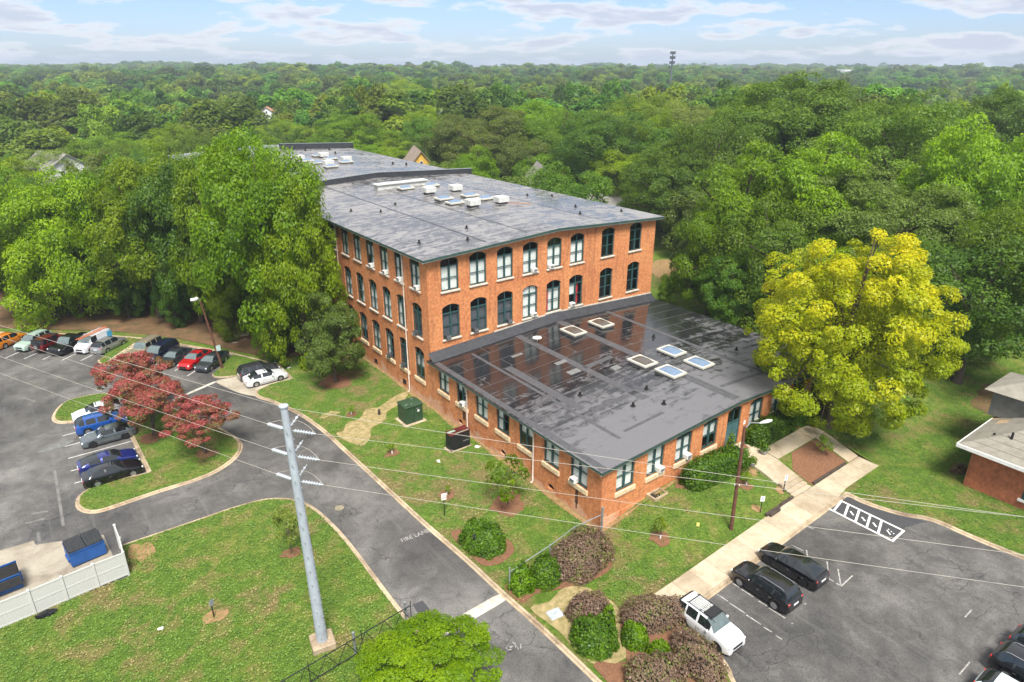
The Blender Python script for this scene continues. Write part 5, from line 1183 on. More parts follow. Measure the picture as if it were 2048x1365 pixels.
# signs
def sign(x,y,h,w,hh,label,face,rz=0,mark=None,post=BLACKMETAL,tilt=0.0):
    o=empty('post_sign',(x,y,hz(x,y)),label,'sign','small post signs',None,rz); MB().box((-.03,-.03,-.1),(.03,.03,h)).build('post',post,o)
    MB().bevbox((-w/2,-.055,h-hh*.9),(w/2,-.032,h+hh*.1),.008).build('plate',face,o)
    if mark:
        mm,kind=mark
        if kind=='chair':
            b=MB(); zc=h-hh*.35; b.lathe([(.035,-.003),(.035,.003)],(-.02,-.06,zc+.13),'Y',10); b.box((-.035,-.063,zc-.02),(0,-.056,zc+.09)); b.box((0,-.063,zc-.02),(.07,-.056,zc+.015)); b.box((.05,-.063,zc-.11),(.08,-.056,zc-.02))
            for k in range(10):
                a=math.pi*(.75+1.2*k/10); a2=math.pi*(.75+1.2*(k+1)/10); r1,r2=.07,.095
                b.add([(-.02+r1*math.cos(a),-.06,zc-.05+r1*math.sin(a)),(-.02+r2*math.cos(a),-.06,zc-.05+r2*math.sin(a)),(-.02+r2*math.cos(a2),-.06,zc-.05+r2*math.sin(a2)),(-.02+r1*math.cos(a2),-.06,zc-.05+r1*math.sin(a2))],[(0,1,2,3)])
            b.build('wheelchair_symbol',mm,o)
        else:
            text('lettering',kind,.13,(0,-.06,h-hh*.25),mm,o,(R(90),0,0)); 
            MB().box((-w*.4,-.061,h-hh*.62),(w*.4,-.056,h-hh*.55)).build('arrow_bar',mm,o)
    return o
SB=pmat('sign_blue',(.02,.12,.42),.5,.05,4); SR=pmat('sign_red',(.5,.02,.02),.5,.05,4)
sign(22.84,39.78,2.1,.42,.62,'white and red fire lane sign on a black post beside the lane',WHITE,R(-15),(SR,'FIRE\nLANE'))
sign(46.75,24.55,1.6,.34,.5,'accessible parking sign beside the entrance steps',WHITE,R(-12),(SB,'chair'))
sign(43.06,24.2,1.55,.34,.5,'accessible parking sign at the lower end of the timber edging',WHITE,R(-40),(SB,'chair'))
sign(4.82,39.55,1.45,.36,.46,'small dark stake sign alone on the corner lawn',pmat('sign_grey',(.25,.27,.30),.5,.1,4),R(35))
# timber edging beside the footway
tb=empty('timber_edging',(45,23.8,hz(45,23.8)),'dark railway-sleeper edging along the footway below the steps','edging')
for x0,x1,yy,z0 in ((-1.9,.1,-.10,.0),(.15,1.85,-.06,.06),(-1.7,-.35,-.33,-.02)): MB().bevbox((x0,yy-.1,z0-.1),(x1,yy+.1,z0+.2),.02).build('sleeper',TIMBER,tb)
tb2=empty('timber_edging',(52.5,23.72,hz(52.5,23.7)),'dark timber edging below the mulched square in the path loop','edging')
for x0,x1 in ((-2.6,-.1),(-.05,2.6)): MB().bevbox((x0,-.1,-.2),(x1,.08,.22),.02).build('sleeper',TIMBER,tb2)
# transformer and generator
tf=empty('transformer_cabinet',(28.45,55.6,0),'dark green metal transformer cabinet on a pad beside the annex','transformer')
TG=pmat('transformer_green',(.028,.062,.030),.5,.12,1.5); MB().bevbox((-1.25,-1.2,-.05),(1.25,1.15,.09),.03).build('pad',CONC,tf); MB().bevbox((-.98,-.88,.09),(.98,.85,1.95),.03).build('cabinet',TG,tf)
MB().add([(-1.06,-.96,1.95),(1.06,-.96,1.95),(1.06,.93,1.95),(-1.06,.93,1.95),(-1.0,-.9,2.05),(1.0,-.9,2.05),(1.0,0,2.13),(1.0,.87,2.05),(-1.0,.87,2.05),(-1.0,0,2.13)],[(0,1,5,4),(4,5,6,9),(9,6,7,8),(2,3,8,7),(1,2,7,6,5),(3,0,4,9,8),(0,3,2,1)]).build('lid',TG,tf)
MB().box((-.01,-.9,.15),(.01,-.878,1.9)).build('door_gap',VENT,tf); MB().box((.35,-.895,1.2),(.58,-.88,1.42)).build('label_plate',WHITE,tf); MB().box((.25,-.93,1.55),(.45,-.88,1.62)).build('hasp',GALV,tf)
sc=MB()
for a in ((-.5,-.4,.2),(.3,.3,.6),(.1,-.2,1.1)): sc.box((-.5,-.02,0),(.5,.02,.01),0,Matrix.Translation((a[0]*.6,a[1]*.9,2.085))@Matrix.Rotation(a[2],4,'Z'))
sc.build('scuffs',pmat('scuff',(.35,.42,.36),.8,.1,5),tf)
ge=empty('generator_box',(29.55,48.1,0),'black metal generator box with faded red lid against the annex wall','generator')
GB=pmat('generator_black',(.012,.015,.017),.4,.1,2); MB().bevbox((-1.35,-.6,-.05),(1.15,.62,.1),.02).build('plinth',CONC,ge); MB().bevbox((-1.15,-.46,.1),(1.0,.5,1.75),.03).build('cabinet',GB,ge)
MB().bevbox((-1.2,-.5,1.75),(1.04,.54,1.83),.02).build('lid',pmat('lid_red',(.09,.013,.012),.45,.25,1.5),ge); MB().box((-1.1,.0,1.834),(-.3,.3,1.842)).box((-.6,-.45,1.834),(.9,-.36,1.842)).build('worn_paint',pmat('worn_green',(.26,.36,.28),.7,.15,4),ge)
for x in (-.75,.3): MB().box((x-.38,-.475,.35),(x+.5,-.46,1.6)).build('door_panel',BLACKMETAL,ge)
for k in range(6): MB().box((-1.165,-.3,.5+k*.14),(-1.15,.35,.57+k*.14)).build('louvre',BLACKMETAL,ge)
MB().box((.2,-.5,.78),(.8,-.476,.84)).build('handle',GALV,ge)
# stump, utility cover, litter
setp(MB().lathe([(.16,-.05),(.14,.3),(.12,.62),(.06,.6)],(0,0,0),'Z',9).build('tree_stump',TIMBER,None,(26.34,58.55,0),smooth_angle=50),'dark charred stump standing on the straw track','stump')
uc=empty('utility_cover',(23.15,26.2,hz(23.15,26.2)),'pale grey utility box lid set in the straw bed','utility cover',None,None,R(-8))
MB().bevbox((-.5,-.42,-.05),(.5,.42,.1),.05).build('lid',pmat('cover_grey',(.36,.39,.42),.7,.06,3),uc); MB().box((-.06,-.03,.1),(.06,.03,.115)).build('lifting_slot',GALV,uc)
mh=setp(MB().lathe([(.0,0),(.38,0),(.38,.03),(.30,.035),(0,.035)],(0,0,0),'Z',18).build('manhole_cover',pmat('iron_cover',(.22,.19,.13),.7,.15,8),None,(16.45,46.0,-.12)),'round iron manhole cover in the lane','manhole')
bg_=MB().lathe([(.1,0),(.42,.03),(.46,.14),(.32,.26),(.1,.3)],(0,0,0),'Z',10); r_=random.Random(4); bg_.v=[(x*1.4+r_.uniform(-.06,.06),y*.7+r_.uniform(-.06,.06),z+r_.uniform(-.03,.03)) for x,y,z in bg_.v]
setp(bg_.build('refuse_bag',pmat('bag_plastic',(.012,.012,.014),.25,.2,6),None,(-4.1,46.5,0),smooth_angle=30),'crumpled black bag lying at the foot of the white fence','bag')
for i,(x,y,s,lb) in enumerate([(1.75,40.6,.16,'white paper scrap on the corner lawn left of the stake sign'),(26.6,47.0,.2,'white scrap on the grass in front of the generator box'),(43.7,27.0,.2,'white scrap on the entrance lawn right of the pole'),(37.5,26.0,.2,'yellow scrap on the entrance lawn left of the pole'),(30.9,46.9,.22,'white pipe end beside the generator box'),(22.9,75.8,.2,'small pale lamp globe on the grass beside the white sedan')]):
    b=MB().bevbox((-s,-s*.6,0),(s,s*.6,s*.4),.02); r_=random.Random(i); b.v=[(x_+r_.uniform(-.3,.3)*s,y_+r_.uniform(-.3,.3)*s,z_) for x_,y_,z_ in b.v]
    setp(b.build('litter_scrap',WHITE if i!=3 else pmat('yellow_scrap',(.7,.6,.15),.6,.05,3),None,(x,y,hz(x,y)+.01),(0,0,i*1.3)),lb,'litter')
# white vinyl fence: posts, rails and tongue-and-groove boards
VIN=pmat('vinyl',(.50,.50,.47),.5,.05,.7); vf=empty('vinyl_fence',(-2.8,47.2,0),'tall white vinyl fence screening the blue dumpsters','fence')
fp=[(-9.0,46.8),(-6.75,46.9),(-4.65,47.02),(-2.78,47.22),(-.9,47.38),(1.0,47.5),(1.05,49.4),(1.0,51.3)]
V0=vf.location
for (x,y) in fp: 
    MB().bevbox((x-.075,y-.075,-.15),(x+.075,y+.075,2.02),.015).build('post',VIN,vf,-V0); MB().add([(x-.095,y-.095,2.02),(x+.095,y-.095,2.02),(x+.095,y+.095,2.02),(x-.095,y+.095,2.02),(x,y,2.12)],[(0,1,4),(1,2,4),(2,3,4),(3,0,4),(0,3,2,1)]).build('post_cap',VIN,vf,-V0)
bm=MB().box((0,-.018,.12),(.148,.018,1.86)).mesh('board',VIN)
for (a,b) in zip(fp,fp[1:]):
    A,B=Vector((*a,0)),Vector((*b,0)); d=B-A; an=math.atan2(d.y,d.x); l=d.length-.15
    for z0,z1 in ((.02,.14),(.92,1.04),(1.84,1.96)): MB().box((.075,-.035,z0),(d.length-.075,.035,z1)).build('rail',VIN,vf,A-V0,(0,0,an))
    nb_=int(round(l/.152)); sp_b=l/nb_
    for k in range(nb_):
        p=A+d.normalized()*(.078+k*sp_b); link('board',bm,vf,p-V0,(0,0,an),(sp_b/.152,1,1))
# dumpsters
DBL=pmat('dumpster_blue',(.014,.075,.26),.5,.12,1.5); LIDM=pmat('lid_black',(.03,.032,.034),.55,.1,3)
def dumpster(x,y,label,rz,lid=True):
    o=empty('dumpster',(x,y,-.1),label,'dumpster','dumpsters',None,rz); w,d=1.15,.85
    sec=[(-d,.12),(d,.12),(d,1.25),(.5,1.5),(-d,1.25)]
    vs=[(-w,a,b) for a,b in sec]+[(w,a,b) for a,b in sec]; n=5
    MB().add(vs,[(0,1,6,5),(1,2,7,6),(4,0,5,9),(0,4,3,2,1),(5,6,7,8,9)]).build('body',DBL,o); MB().box((-w-.02,-d-.05,1.2),(w+.02,-d+.02,1.3)).box((-w-.02,d-.02,1.2),(w+.02,d+.05,1.3)).build('rim',DBL,o)
    MB().add([(-w+.04,-d+.04,1.18),(w-.04,-d+.04,1.18),(w-.04,d-.04,1.18),(-w+.04,d-.04,1.18)],[(0,1,2,3)]).build('refuse',VENT,o)
    for s in (-1,1): MB().box((s*w-.09,-.5,.35),(s*w+.09,.5,.55)).build('fork_pocket',DBL,o)
    if lid:
        for hx in (-.57,.57):
            l=MB().box((hx-.55,-d-.03,1.32),(hx+.55,d+.03,1.38))
            for k in range(6): l.box((hx-.5+k*.19,-d,1.38),(hx-.42+k*.19,d,1.44))
            l.v=[(a,b,c+(.16 if b>0 else 0)*(1-abs(b)/d*.4)) for a,b,c in l.v]; l.build('lid',LIDM,o)
    else: MB().box((-w,-d-.3,.6),(w,-d-.22,1.25)).build('lid',LIDM,o)
dumpster(-1.15,51.75,'blue dumpster with ribbed black lid behind the fence corner',R(8)); dumpster(-6.35,51.3,'open blue dumpster at the left edge',R(5),False)
# pipe gate and chain across the mulch bed: rail, posts
gt=empty('pipe_barrier',(26.9,30.5,0),'grey pipe rail on short posts running to the annex corner','barrier'); G0=gt.location
pp=[(22.05,29.8),(26.0,30.2),(28.9,30.75),(31.35,30.35)]; ht=[2.0,1.75,1.7,2.6]
for (x,y),h in zip(pp,ht): MB().tube([Vector((x,y,-.1))-G0,Vector((x,y,h))-G0],.055 if h<2.5 else .09,8).build('post',GALV,gt)
MB().tube([Vector((22.05,29.8,1.62))-G0,Vector((26.0,30.2,1.68))-G0,Vector((28.9,30.75,1.66))-G0,Vector((31.3,30.4,1.9))-G0],.035,6).build('rail',GALV,gt)
# black truss gate at the lower edge
bgate=empty('truss_gate',(10.5,31,0),'black metal truss gate with pale top rail beside the steel pole','gate'); G0=bgate.location
A,B=Vector((4.5,30.3,0)),Vector((15.1,31.25,0)); d=(B-A)
for z,r in ((.25,.035),(1.5,.035)): MB().tube([A-G0+Vector((0,0,z)),B-G0+Vector((0,0,z))],r,6).build('rail',BLACKMETAL,bgate)
MB().tube([A-G0+Vector((0,.12,1.36)),B-G0+Vector((0,.12,1.36))],.032,6).build('pale_rail',GALV,bgate)
for k in range(8):
    p=A+d*(k/8); q=A+d*((k+.5)/8); r=A+d*((k+1)/8)
    MB().tube([p-G0+Vector((0,0,.25)),q-G0+Vector((0,0,1.5))],.022,5).build('brace',BLACKMETAL,bgate); MB().tube([q-G0+Vector((0,0,1.5)),r-G0+Vector((0,0,.25))],.022,5).build('brace',BLACKMETAL,bgate)
for k in (0,.33,.66,1): p=A+d*k; MB().tube([p-G0,p-G0+Vector((0,0,1.85))],.028,6).build('picket_post',BLACKMETAL,bgate)
for k in (.62,.975): p=A+d*k+Vector((0,.25,0)); MB().tube([p-G0,p-G0+Vector((0,0,1.75))],.085,10).build('gate_post',GALV,bgate)
# intercom at the lane bush, planters at the door
it=empty('gate_keypad',(22.35,34.6,0),'black keypad pedestal beside the round green bush','keypad'); MB().tube([(0,0,0),(0,0,1.25)],.05,8).build('post',BLACKMETAL,it); MB().bevbox((-.16,-.12,1.15),(.16,.12,1.55),.02).build('housing',BLACKMETAL,it)
for x,y,lb in ((49.15,28.2,'pale round planter right of the path near the hedge'),(46.75,27.75,'pale round planter left of the path below the hedge')):
    o=empty('planter',(x,y,hz(x,y)+.03),lb,'planter','planters beside the entrance path'); MB().lathe([(.16,0),(.24,.12),(.33,.42),(.35,.46),(.30,.46),(.26,.40)],(0,0,0),'Z',16).build('pot',pmat('pot_grey',(.42,.43,.42),.7,.08,3),o,smooth_angle=50)
# plastic chairs seen under the trees behind the annex
for i,(x,y) in enumerate([(75.5,50.2),(76.3,49.2)]):
    o=empty('garden_chair',(x,y,2.0),'dark garden chair under the trees, %s of the pair'%('left' if i==0 else 'right'),'chair','garden chairs'); MB().box((-.35,-.35,.4),(.35,.35,.46)).build('seat',BLACKMETAL,o); MB().box((-.35,.3,.46),(.35,.36,1.0)).build('backrest',BLACKMETAL,o)
    for a in (-.3,.3):
        for b in (-.3,.3): MB().box((a-.03,b-.03,0),(a+.03,b+.03,.4)).build('leg',BLACKMETAL,o)

# ================================================================== vegetation
LEAFS=[make_leaf('leaf_mid',[(0,(.062,.120,.012)),(.5,(.140,.225,.022)),(1,(.25,.34,.040))],.45),
       make_leaf('leaf_bright',[(0,(.078,.155,.013)),(.5,(.165,.285,.026)),(1,(.28,.41,.046))],.43),
       make_leaf('leaf_dark',[(0,(.040,.088,.014)),(.5,(.086,.155,.022)),(1,(.155,.24,.036))],.42),
       make_leaf('leaf_olive',[(0,(.085,.125,.026)),(.5,(.155,.21,.046)),(1,(.235,.295,.076))],.42),
       make_leaf('leaf_lime',[(0,(.12,.195,.014)),(.5,(.22,.33,.026)),(1,(.34,.45,.046))],.42)]
LEAF_YEL=make_leaf('leaf_yellow',[(0,(.20,.27,.018)),(.28,(.32,.38,.022)),(.55,(.52,.50,.032)),(.8,(.72,.60,.055)),(1,(.85,.63,.09))],.45,rnd=0)
LEAF_CRAPE=make_leaf('leaf_crepe',[(0,(.055,.080,.020)),(.40,(.14,.13,.045)),(.56,(.25,.080,.065)),(.8,(.37,.105,.10)),(1,(.47,.19,.175))],.25,rnd=.05)
LEAF_LORO=make_leaf('leaf_bronze',[(0,(.085,.060,.042)),(.35,(.165,.110,.080)),(.62,(.25,.165,.125)),(.74,(.14,.16,.045)),(1,(.24,.27,.08))],.2,rnd=.05)
LEAF_HEDGE=make_leaf('leaf_hedge',[(0,(.026,.058,.008)),(.5,(.062,.125,.014)),(1,(.14,.235,.030))],.25,rnd=.06)
LEAF_BUSH=make_leaf('leaf_bush',[(0,(.035,.070,.008)),(.5,(.095,.175,.016)),(1,(.19,.30,.030))],.3,rnd=.06)
LEAF_FAR=make_leaf('leaf_far',[(0,(.045,.098,.014)),(.5,(.120,.200,.026)),(1,(.235,.315,.046))],.4,rnd=.34)
WOOD2=pmat('limb_bark',(.10,.078,.058),.9,.2,4)
def leaf_mesh(name,C,Nrm,size,tint,mat,rng,fold=.0,asp=.62):
    """rhombic leaf sprays at centres C facing Nrm"""
    n=len(C); r=rng.normal(size=(n,3)); t=np.cross(Nrm,r); t/=np.linalg.norm(t,axis=1,keepdims=True)+1e-9; b=np.cross(Nrm,t)
    s=(size*np.exp(rng.normal(-.06,.36,n)).clip(.4,2.0))[:,None]
    V=np.empty((n,4,3)); V[:,0]=C-t*s; V[:,1]=C-b*s*asp+Nrm*s*.12; V[:,2]=C+t*s; V[:,3]=C+b*s*asp+Nrm*s*.12
    me=bpy.data.meshes.new(name); me.vertices.add(4*n); me.vertices.foreach_set('co',V.astype(np.float32).ravel())
    me.loops.add(4*n); me.loops.foreach_set('vertex_index',np.arange(4*n,dtype=np.int32)); me.polygons.add(n); me.polygons.foreach_set('loop_start',np.arange(0,4*n,4,dtype=np.int32))
    try: me.polygons.foreach_set('loop_total',np.full(n,4,dtype=np.int32))
    except Exception: pass
    at=me.attributes.new('tint','FLOAT','FACE'); at.data.foreach_set('value',np.clip(tint,0,1).astype(np.float32)); me.materials.append(mat); me.update(calc_edges=True); return me
def sph(n,rng):
    v=rng.normal(size=(n,3)); return v/np.linalg.norm(v,axis=1,keepdims=True)
def crown(name,seed,nc,nl,size,mat,semi=(.5,.5,.42),cz=.58,shape=1.0,low=-.75,crad=(.13,.24),tintf=None,layer=0.0,fill_in=.10,top=1.0,nb=11,spread=1.0):
    """big boughs carry clumps of sprays; leaves sit on the upper, outer side of each clump"""
    rng=np.random.default_rng(seed); k=np.arange(nb)+.5; zz=1-(1-low)*k/nb; th=k*2.39996+seed; rxy=np.sqrt(np.maximum(0,1-zz*zz))
    ld=np.column_stack([rxy*np.cos(th),rxy*np.sin(th),zz])+rng.normal(scale=.16,size=(nb,3)); ld/=np.linalg.norm(ld,axis=1,keepdims=True)
    S=np.array(semi); lr=rng.uniform(.30,.46,nb); lc=ld*S*((1-lr*.92)*rng.uniform(.86,1.08,nb))[:,None]; lc=np.vstack([lc,[[0,0,0]]]); lr=np.append(lr,.5)
    w=lr**2; w[-1]*=.35; li=rng.choice(nb+1,nc,p=w/w.sum()); cd=sph(nc,rng); ow=lc[li]/(np.linalg.norm(lc[li],axis=1,keepdims=True)+1e-6)
    b=(cd*ow).sum(1)+.45*cd[:,2]; fl=(b<-.1)&(rng.random(nc)<.85); cd[fl]*=-1
    cen=lc[li]+cd*S*(lr[li]*rng.uniform(.72,1.06,nc)*spread)[:,None]; rad=rng.uniform(*crad,nc)*.5*(semi[0]/.5)
    cen[:,2]*=np.where(cen[:,2]>0,top,1.0)
    wt=rad**2; per=rng.choice(nc,nl,p=wt/wt.sum()); d=sph(nl,rng); outw=cd[per]*.6+cen[per]/(np.linalg.norm(cen[per],axis=1,keepdims=True)+1e-6)*.4
    bias=(d*outw).sum(1)+.5*d[:,2]; fl=(bias<-.15)&(rng.random(nl)<.8); d[fl]*=-1
    rr=rng.uniform(.35,1.08,nl)**.5; C=cen[per]+d*(rad[per]*rr)[:,None]*np.array([1.2,1.2,.7])
    nin=int(nl*fill_in); C[:nin]=sph(nin,rng)*S*(rng.uniform(.05,.6,nin)**.6)[:,None]
    Nr=d*.6+outw*.3+np.array([0,0,.6])+rng.normal(scale=.42,size=(nl,3)); Nr/=np.linalg.norm(Nr,axis=1,keepdims=True)
    ct=rng.random(nc); lt=rng.random(nb+1); tint=.30*ct[per]+.25*lt[li[per]]+.45*rng.random(nl)
    q=np.percentile(np.abs(C[:,:2]),99.3); g=np.array([semi[0]/q,semi[0]/q,(1-cz)/np.percentile(C[:,2],99.7)]); C=C*g; cen=cen*g
    C=C+np.array([0,0,cz])
    if tintf is not None: tint=tintf(C,ct[per],rng.random(nl),rng)
    return leaf_mesh(name,C,Nr,size,tint,mat,rng),cen+np.array([0,0,cz])
def trunk(name,seed,cen,r0=.028,h0=.34,nl=14,mat=None,multi=1):
    rng=random.Random(seed); mb=MB()
    for m in range(multi):
        ox,oy=(rng.uniform(-.05,.05),rng.uniform(-.05,.05)) if multi>1 else (0,0)
        top=Vector((rng.uniform(-.03,.03)+ox*4,rng.uniform(-.03,.03)+oy*4,.72)); hb=Vector((ox*2,oy*2,h0))
        rr=r0/(multi**.5); mb.tube([(ox*.3,oy*.3,-.02),(ox*.6,oy*.6,.05),tuple(hb),tuple(hb.lerp(top,.5)),tuple(top)],[rr*1.5,rr*1.05,rr*.85,rr*.55,rr*.15],8)
        for k in range(nl//multi):
            c=Vector(cen[rng.randrange(len(cen))]); s=hb.lerp(top,rng.uniform(0,.7)); mid=s.lerp(c,.5)+Vector((0,0,rng.uniform(.0,.05)))
            mb.tube([s,mid,c],[rr*.5,rr*.32,rr*.1],5,cap=False)
    return mb.mesh(name,mat or BARK,60)
PROTO=[]
for k in range(6):
    me,cen=crown('crown',11+k*7,[150,190,130,170,210,120][k],42000,.0080,LEAFS[0],semi=(.5,.5,[.42,.40,.44,.38,.42,.45][k]),cz=[.53,.55,.52,.57,.54,.51][k],low=[-.85,-.8,-.9,-.75,-.85,-.95][k],crad=[(.10,.20),(.09,.17),(.11,.22),(.10,.18),(.08,.16),(.12,.24)][k],nb=[11,13,9,12,14,8][k])
    PROTO.append((me,trunk('trunk',k,cen)))
for k in range(3):
    me,cen=crown('crown',301+k*5,[300,340,260][k],78000,.0056,LEAFS[0],semi=(.5,.5,[.43,.41,.45][k]),cz=.55,low=-.8,crad=[(.07,.15),(.06,.13),(.08,.16)][k],nb=[16,19,14][k]); PROTO.append((me,trunk('trunk',70+k,cen)))
TREE_N={}
def tree(x,y,ztop,diam,label,pal,group=None,proto=None,rng=random,zbase=None,name='broadleaf_tree'):
    z0=hz(x,y) if zbase is None else zbase; h=max(4,ztop-z0); k=(rng.randrange(6,9) if diam>17.5 else rng.randrange(6)) if proto is None else proto; me,tr=PROTO[k]
    o=empty(name,(x,y,z0-.1),label,'tree',group,None,rng.uniform(0,6.28))
    if x<32 and y<125 and diam<18: z0-=h*.07; o.location.z=z0; h*=1.07
    sc=(diam*rng.uniform(.94,1.06),diam*rng.uniform(.94,1.06),h)
    c=link('crown',me,o,None,None,sc); c.material_slots[0].link='OBJECT'; c.material_slots[0].material=LEAFS[pal]
    t=link('trunk',tr,o,None,None,(sc[0],sc[1],h)); return o
KEY_TREES=[
(1.9,112.0,19.9,16.0,'broad bright green tree at the far left above the orange hatchback',1),
(8.8,115.7,19.8,15.7,'mid green tree second from the left edge behind the far row',0),
(14.1,104.0,22.4,15.0,'tall leafy tree behind the white van',0),
(18.4,98.3,22.0,12.8,'dark leafy tree behind the tan SUV',2),
(22.0,92.4,24.8,13.6,'tall tree behind the dark sedan with a bright crown top',0),
(23.5,80.6,26.5,15.8,'largest bright green tree hiding the left side of the mill',1),
(25.5,75.8,22.2,10.3,'lower leafy tree pressed against the mill wall beside the round tree',0),
(26.5,86.5,24.1,9.0,'bright tree overhanging the left eave of the mill',1),
(9.4,129.7,15.8,15.6,'yellowish tree at the left behind the first row of trees',4),
(18.8,133.7,16.5,18.2,'round yellow-green tree top left of the mill',4),
(2.5,118.0,14.9,13.4,'mid green tree low at the left edge',0),
(25.0,102.0,20.4,13.5,'dense tree between the lamp pole and the mill',2),
(127.8,78.6,32.2,33.4,'tallest dark green tree on the skyline at the right',2),
(127.0,88.8,29.3,25.4,'tall tree left of the skyline peak',2),
(133.0,69.4,31.0,26.8,'tall tree right of the skyline peak',2),
(117.0,51.9,29.7,25.7,'very broad dark tree in the upper right',2),
(105.0,80.0,26.2,16.7,'narrow dark green tree beyond the right end of the mill',2),
(99.1,84.1,21.0,17.5,'dark layered tree just behind the right corner of the mill',2),
(80.8,55.5,24.5,14.7,'light green tree with open crown in front of the dark trees',1),
(87.0,49.4,25.6,16.5,'light green round-topped tree left of the big grey-green one',1),
(89.4,40.2,21.9,20.7,'grey-green spreading tree behind the yellow tree',3),
(105.9,36.4,27.4,16.7,'bright green tree at the upper right edge',1),
(159.8,58.0,29.4,24.0,'dark distant tree at the right edge of the skyline',2),
(88.0,26.8,20.3,13.9,'mid green tree at the right edge halfway up',0),
(74.3,54.3,17.5,9.8,'ivy-clad tree beside the annex roof',1),
(82.3,63.5,10.3,7.2,'thin greyish tree at the back right corner of the mill',3),
(74.9,46.2,18.9,13.4,'dark tree directly left of the yellow tree',2),
(81.4,38.4,15.2,9.6,'bright green small tree showing right of the yellow crown',1),
(84.0,32.3,15.4,9.0,'light green tree between the yellow tree and the right edge',1),
(80.3,24.8,17.4,16.7,'dark tree overhanging the lawn behind the brick house',2),
(81.2,28.3,12.1,10.0,'dark low tree right of the yellow tree',2),
(71.2,48.3,12.9,8.6,'dark bushy tree between the ivy tree and the yellow tree',2),
(104.5,152.7,23.8,27.5,'tall grey-green tree behind the middle of the mill roof',3),
(123.7,157.2,24.3,25.3,'bright green tree beyond the mill, right of the tall grey-green one',1),
(123.7,144.2,22.3,28.3,'leafy tree above the white gabled house',0),
(116.6,116.7,25.0,27.0,'broad dark tree behind the right end of the mill roof',2),
(153.2,143.6,26.0,31.2,'mid green tree on the slope above the mill right corner',0),
(154.8,126.6,24.6,26.8,'pale olive tree in the middle distance at the right',3),
(106.8,180.8,19.7,18.8,'bright narrow tree left of the tall grey-green one',1),
(87.9,196.2,21.7,24.0,'bright layered tree right behind the rear mill block',1),
(113.0,234.1,25.0,25.1,'dark round tree standing above the yellow house',2),
(196.9,371.0,27.4,28.0,'pale round-headed tree standing out in the distance',4),
(79.9,236.9,17.7,20.4,'mid green tree above the rear mill block',0),
(44.5,184.7,19.1,18.4,'dark-topped tree left of the rear mill block',2),
(42.3,226.1,17.8,20.5,'mid green tree in the left middle distance',0),
(29.4,238.2,16.2,25.0,'broad tree in the left middle distance',0),
(10.0,189.7,17.3,17.0,'grey-green tree beside the pale roof at the left',3),
(17.4,169.1,17.5,14.0,'grey-green tree right of the pale roof at the left',3),
(20.1,110.2,23.4,14.3,'tall bright tree behind the gap between van and tan SUV',1),
(11.8,111.4,21.8,14.3,'leafy tree rising over the mint SUV and pickup',0),
(5.2,111.9,20.9,12.6,'bright green tree between the two leftmost trees',1),
(25.8,94.5,26.1,12.5,'tallest tree top left of the rear mill roof',1),
(21.2,97.7,23.1,12.0,'dark green tree in the middle of the left tree belt',2),
(26.5,83.5,24.6,10.0,'bright leafy tree in front of the mill side wall',1),
(19.7,123.4,18.4,14.1,'yellow-green tree behind the left tree belt',4),
(24.5,115.4,21.9,14.2,'tall tree hiding the left end of the rear mill roof',0),
(27.3,108.6,23.4,12.6,'bright tree in front of the rear block eave',1),
(26.5,80.8,23.0,7.8,'bright tree touching the left edge of the mill roof',1)]

rt=random.Random(5)
for i,(x,y,zt,dm,lb,pal) in enumerate(KEY_TREES): tree(x,y,zt,dm*1.04,lb,pal,None,None,rt)
# --- the yellow tree
def yt(C,ct,lr,rng):
    z=(C[:,2]-.2)/.8; n=_vn(C[:,0]*7+3,C[:,1]*7+C[:,2]*5,9); side=np.hypot(C[:,0],C[:,1])/.5
    return -.17+.48*z*.9+.22*ct+.20*n+.22*(lr-.5)+.08*side
ym,yc=crown('crown',77,420,120000,.0060,LEAF_YEL,semi=(.5,.5,.47),cz=.51,low=-.97,crad=(.05,.13),tintf=yt,fill_in=.12,nb=22,spread=1.15)
o=empty('yellow_tree',(58.3,27.4,hz(58.3,27.4)-.5),'large tree with yellow-green autumn crown leaning over the annex','tree',None,None,R(35))
link('crown',ym,o,None,None,(17.0,16.8,19.4)); link('trunk',trunk('trunk',9,yc,.024,.3,20,WOOD2),o,None,None,(16,16,19.0))
# --- crepe myrtles
for i,(x,y,h,d,lb) in enumerate([(6.4,72.6,7.0,7.2,'crepe myrtle at the back of the island, behind the white and blue cars'),(6.4,67.8,6.4,6.9,'middle crepe myrtle with several bare stems beside the grey sedan'),(9.78,61.5,5.5,6.8,'crepe myrtle with pink-red bloom near the rounded island tip')]):
    def ctf(C,ct,lr,rng): return .18+.30*(C[:,2]-.2)+.34*ct+.42*(lr-.35)
    cm,cc=crown('crown',31+i,130,22000,.0105,LEAF_CRAPE,semi=(.5,.5,.30),cz=.66,low=-.45,crad=(.07,.15),nb=9,tintf=ctf,fill_in=.12)
    o=empty('crepe_myrtle',(x,y,0),lb,'tree','crepe myrtles on the parking island',None,i*1.9); link('crown',cm,o,None,None,(d,d,h)); link('trunk',trunk('trunk',40+i,cc,.020,.28,18,WOOD2,3),o,None,None,(d,d,h))
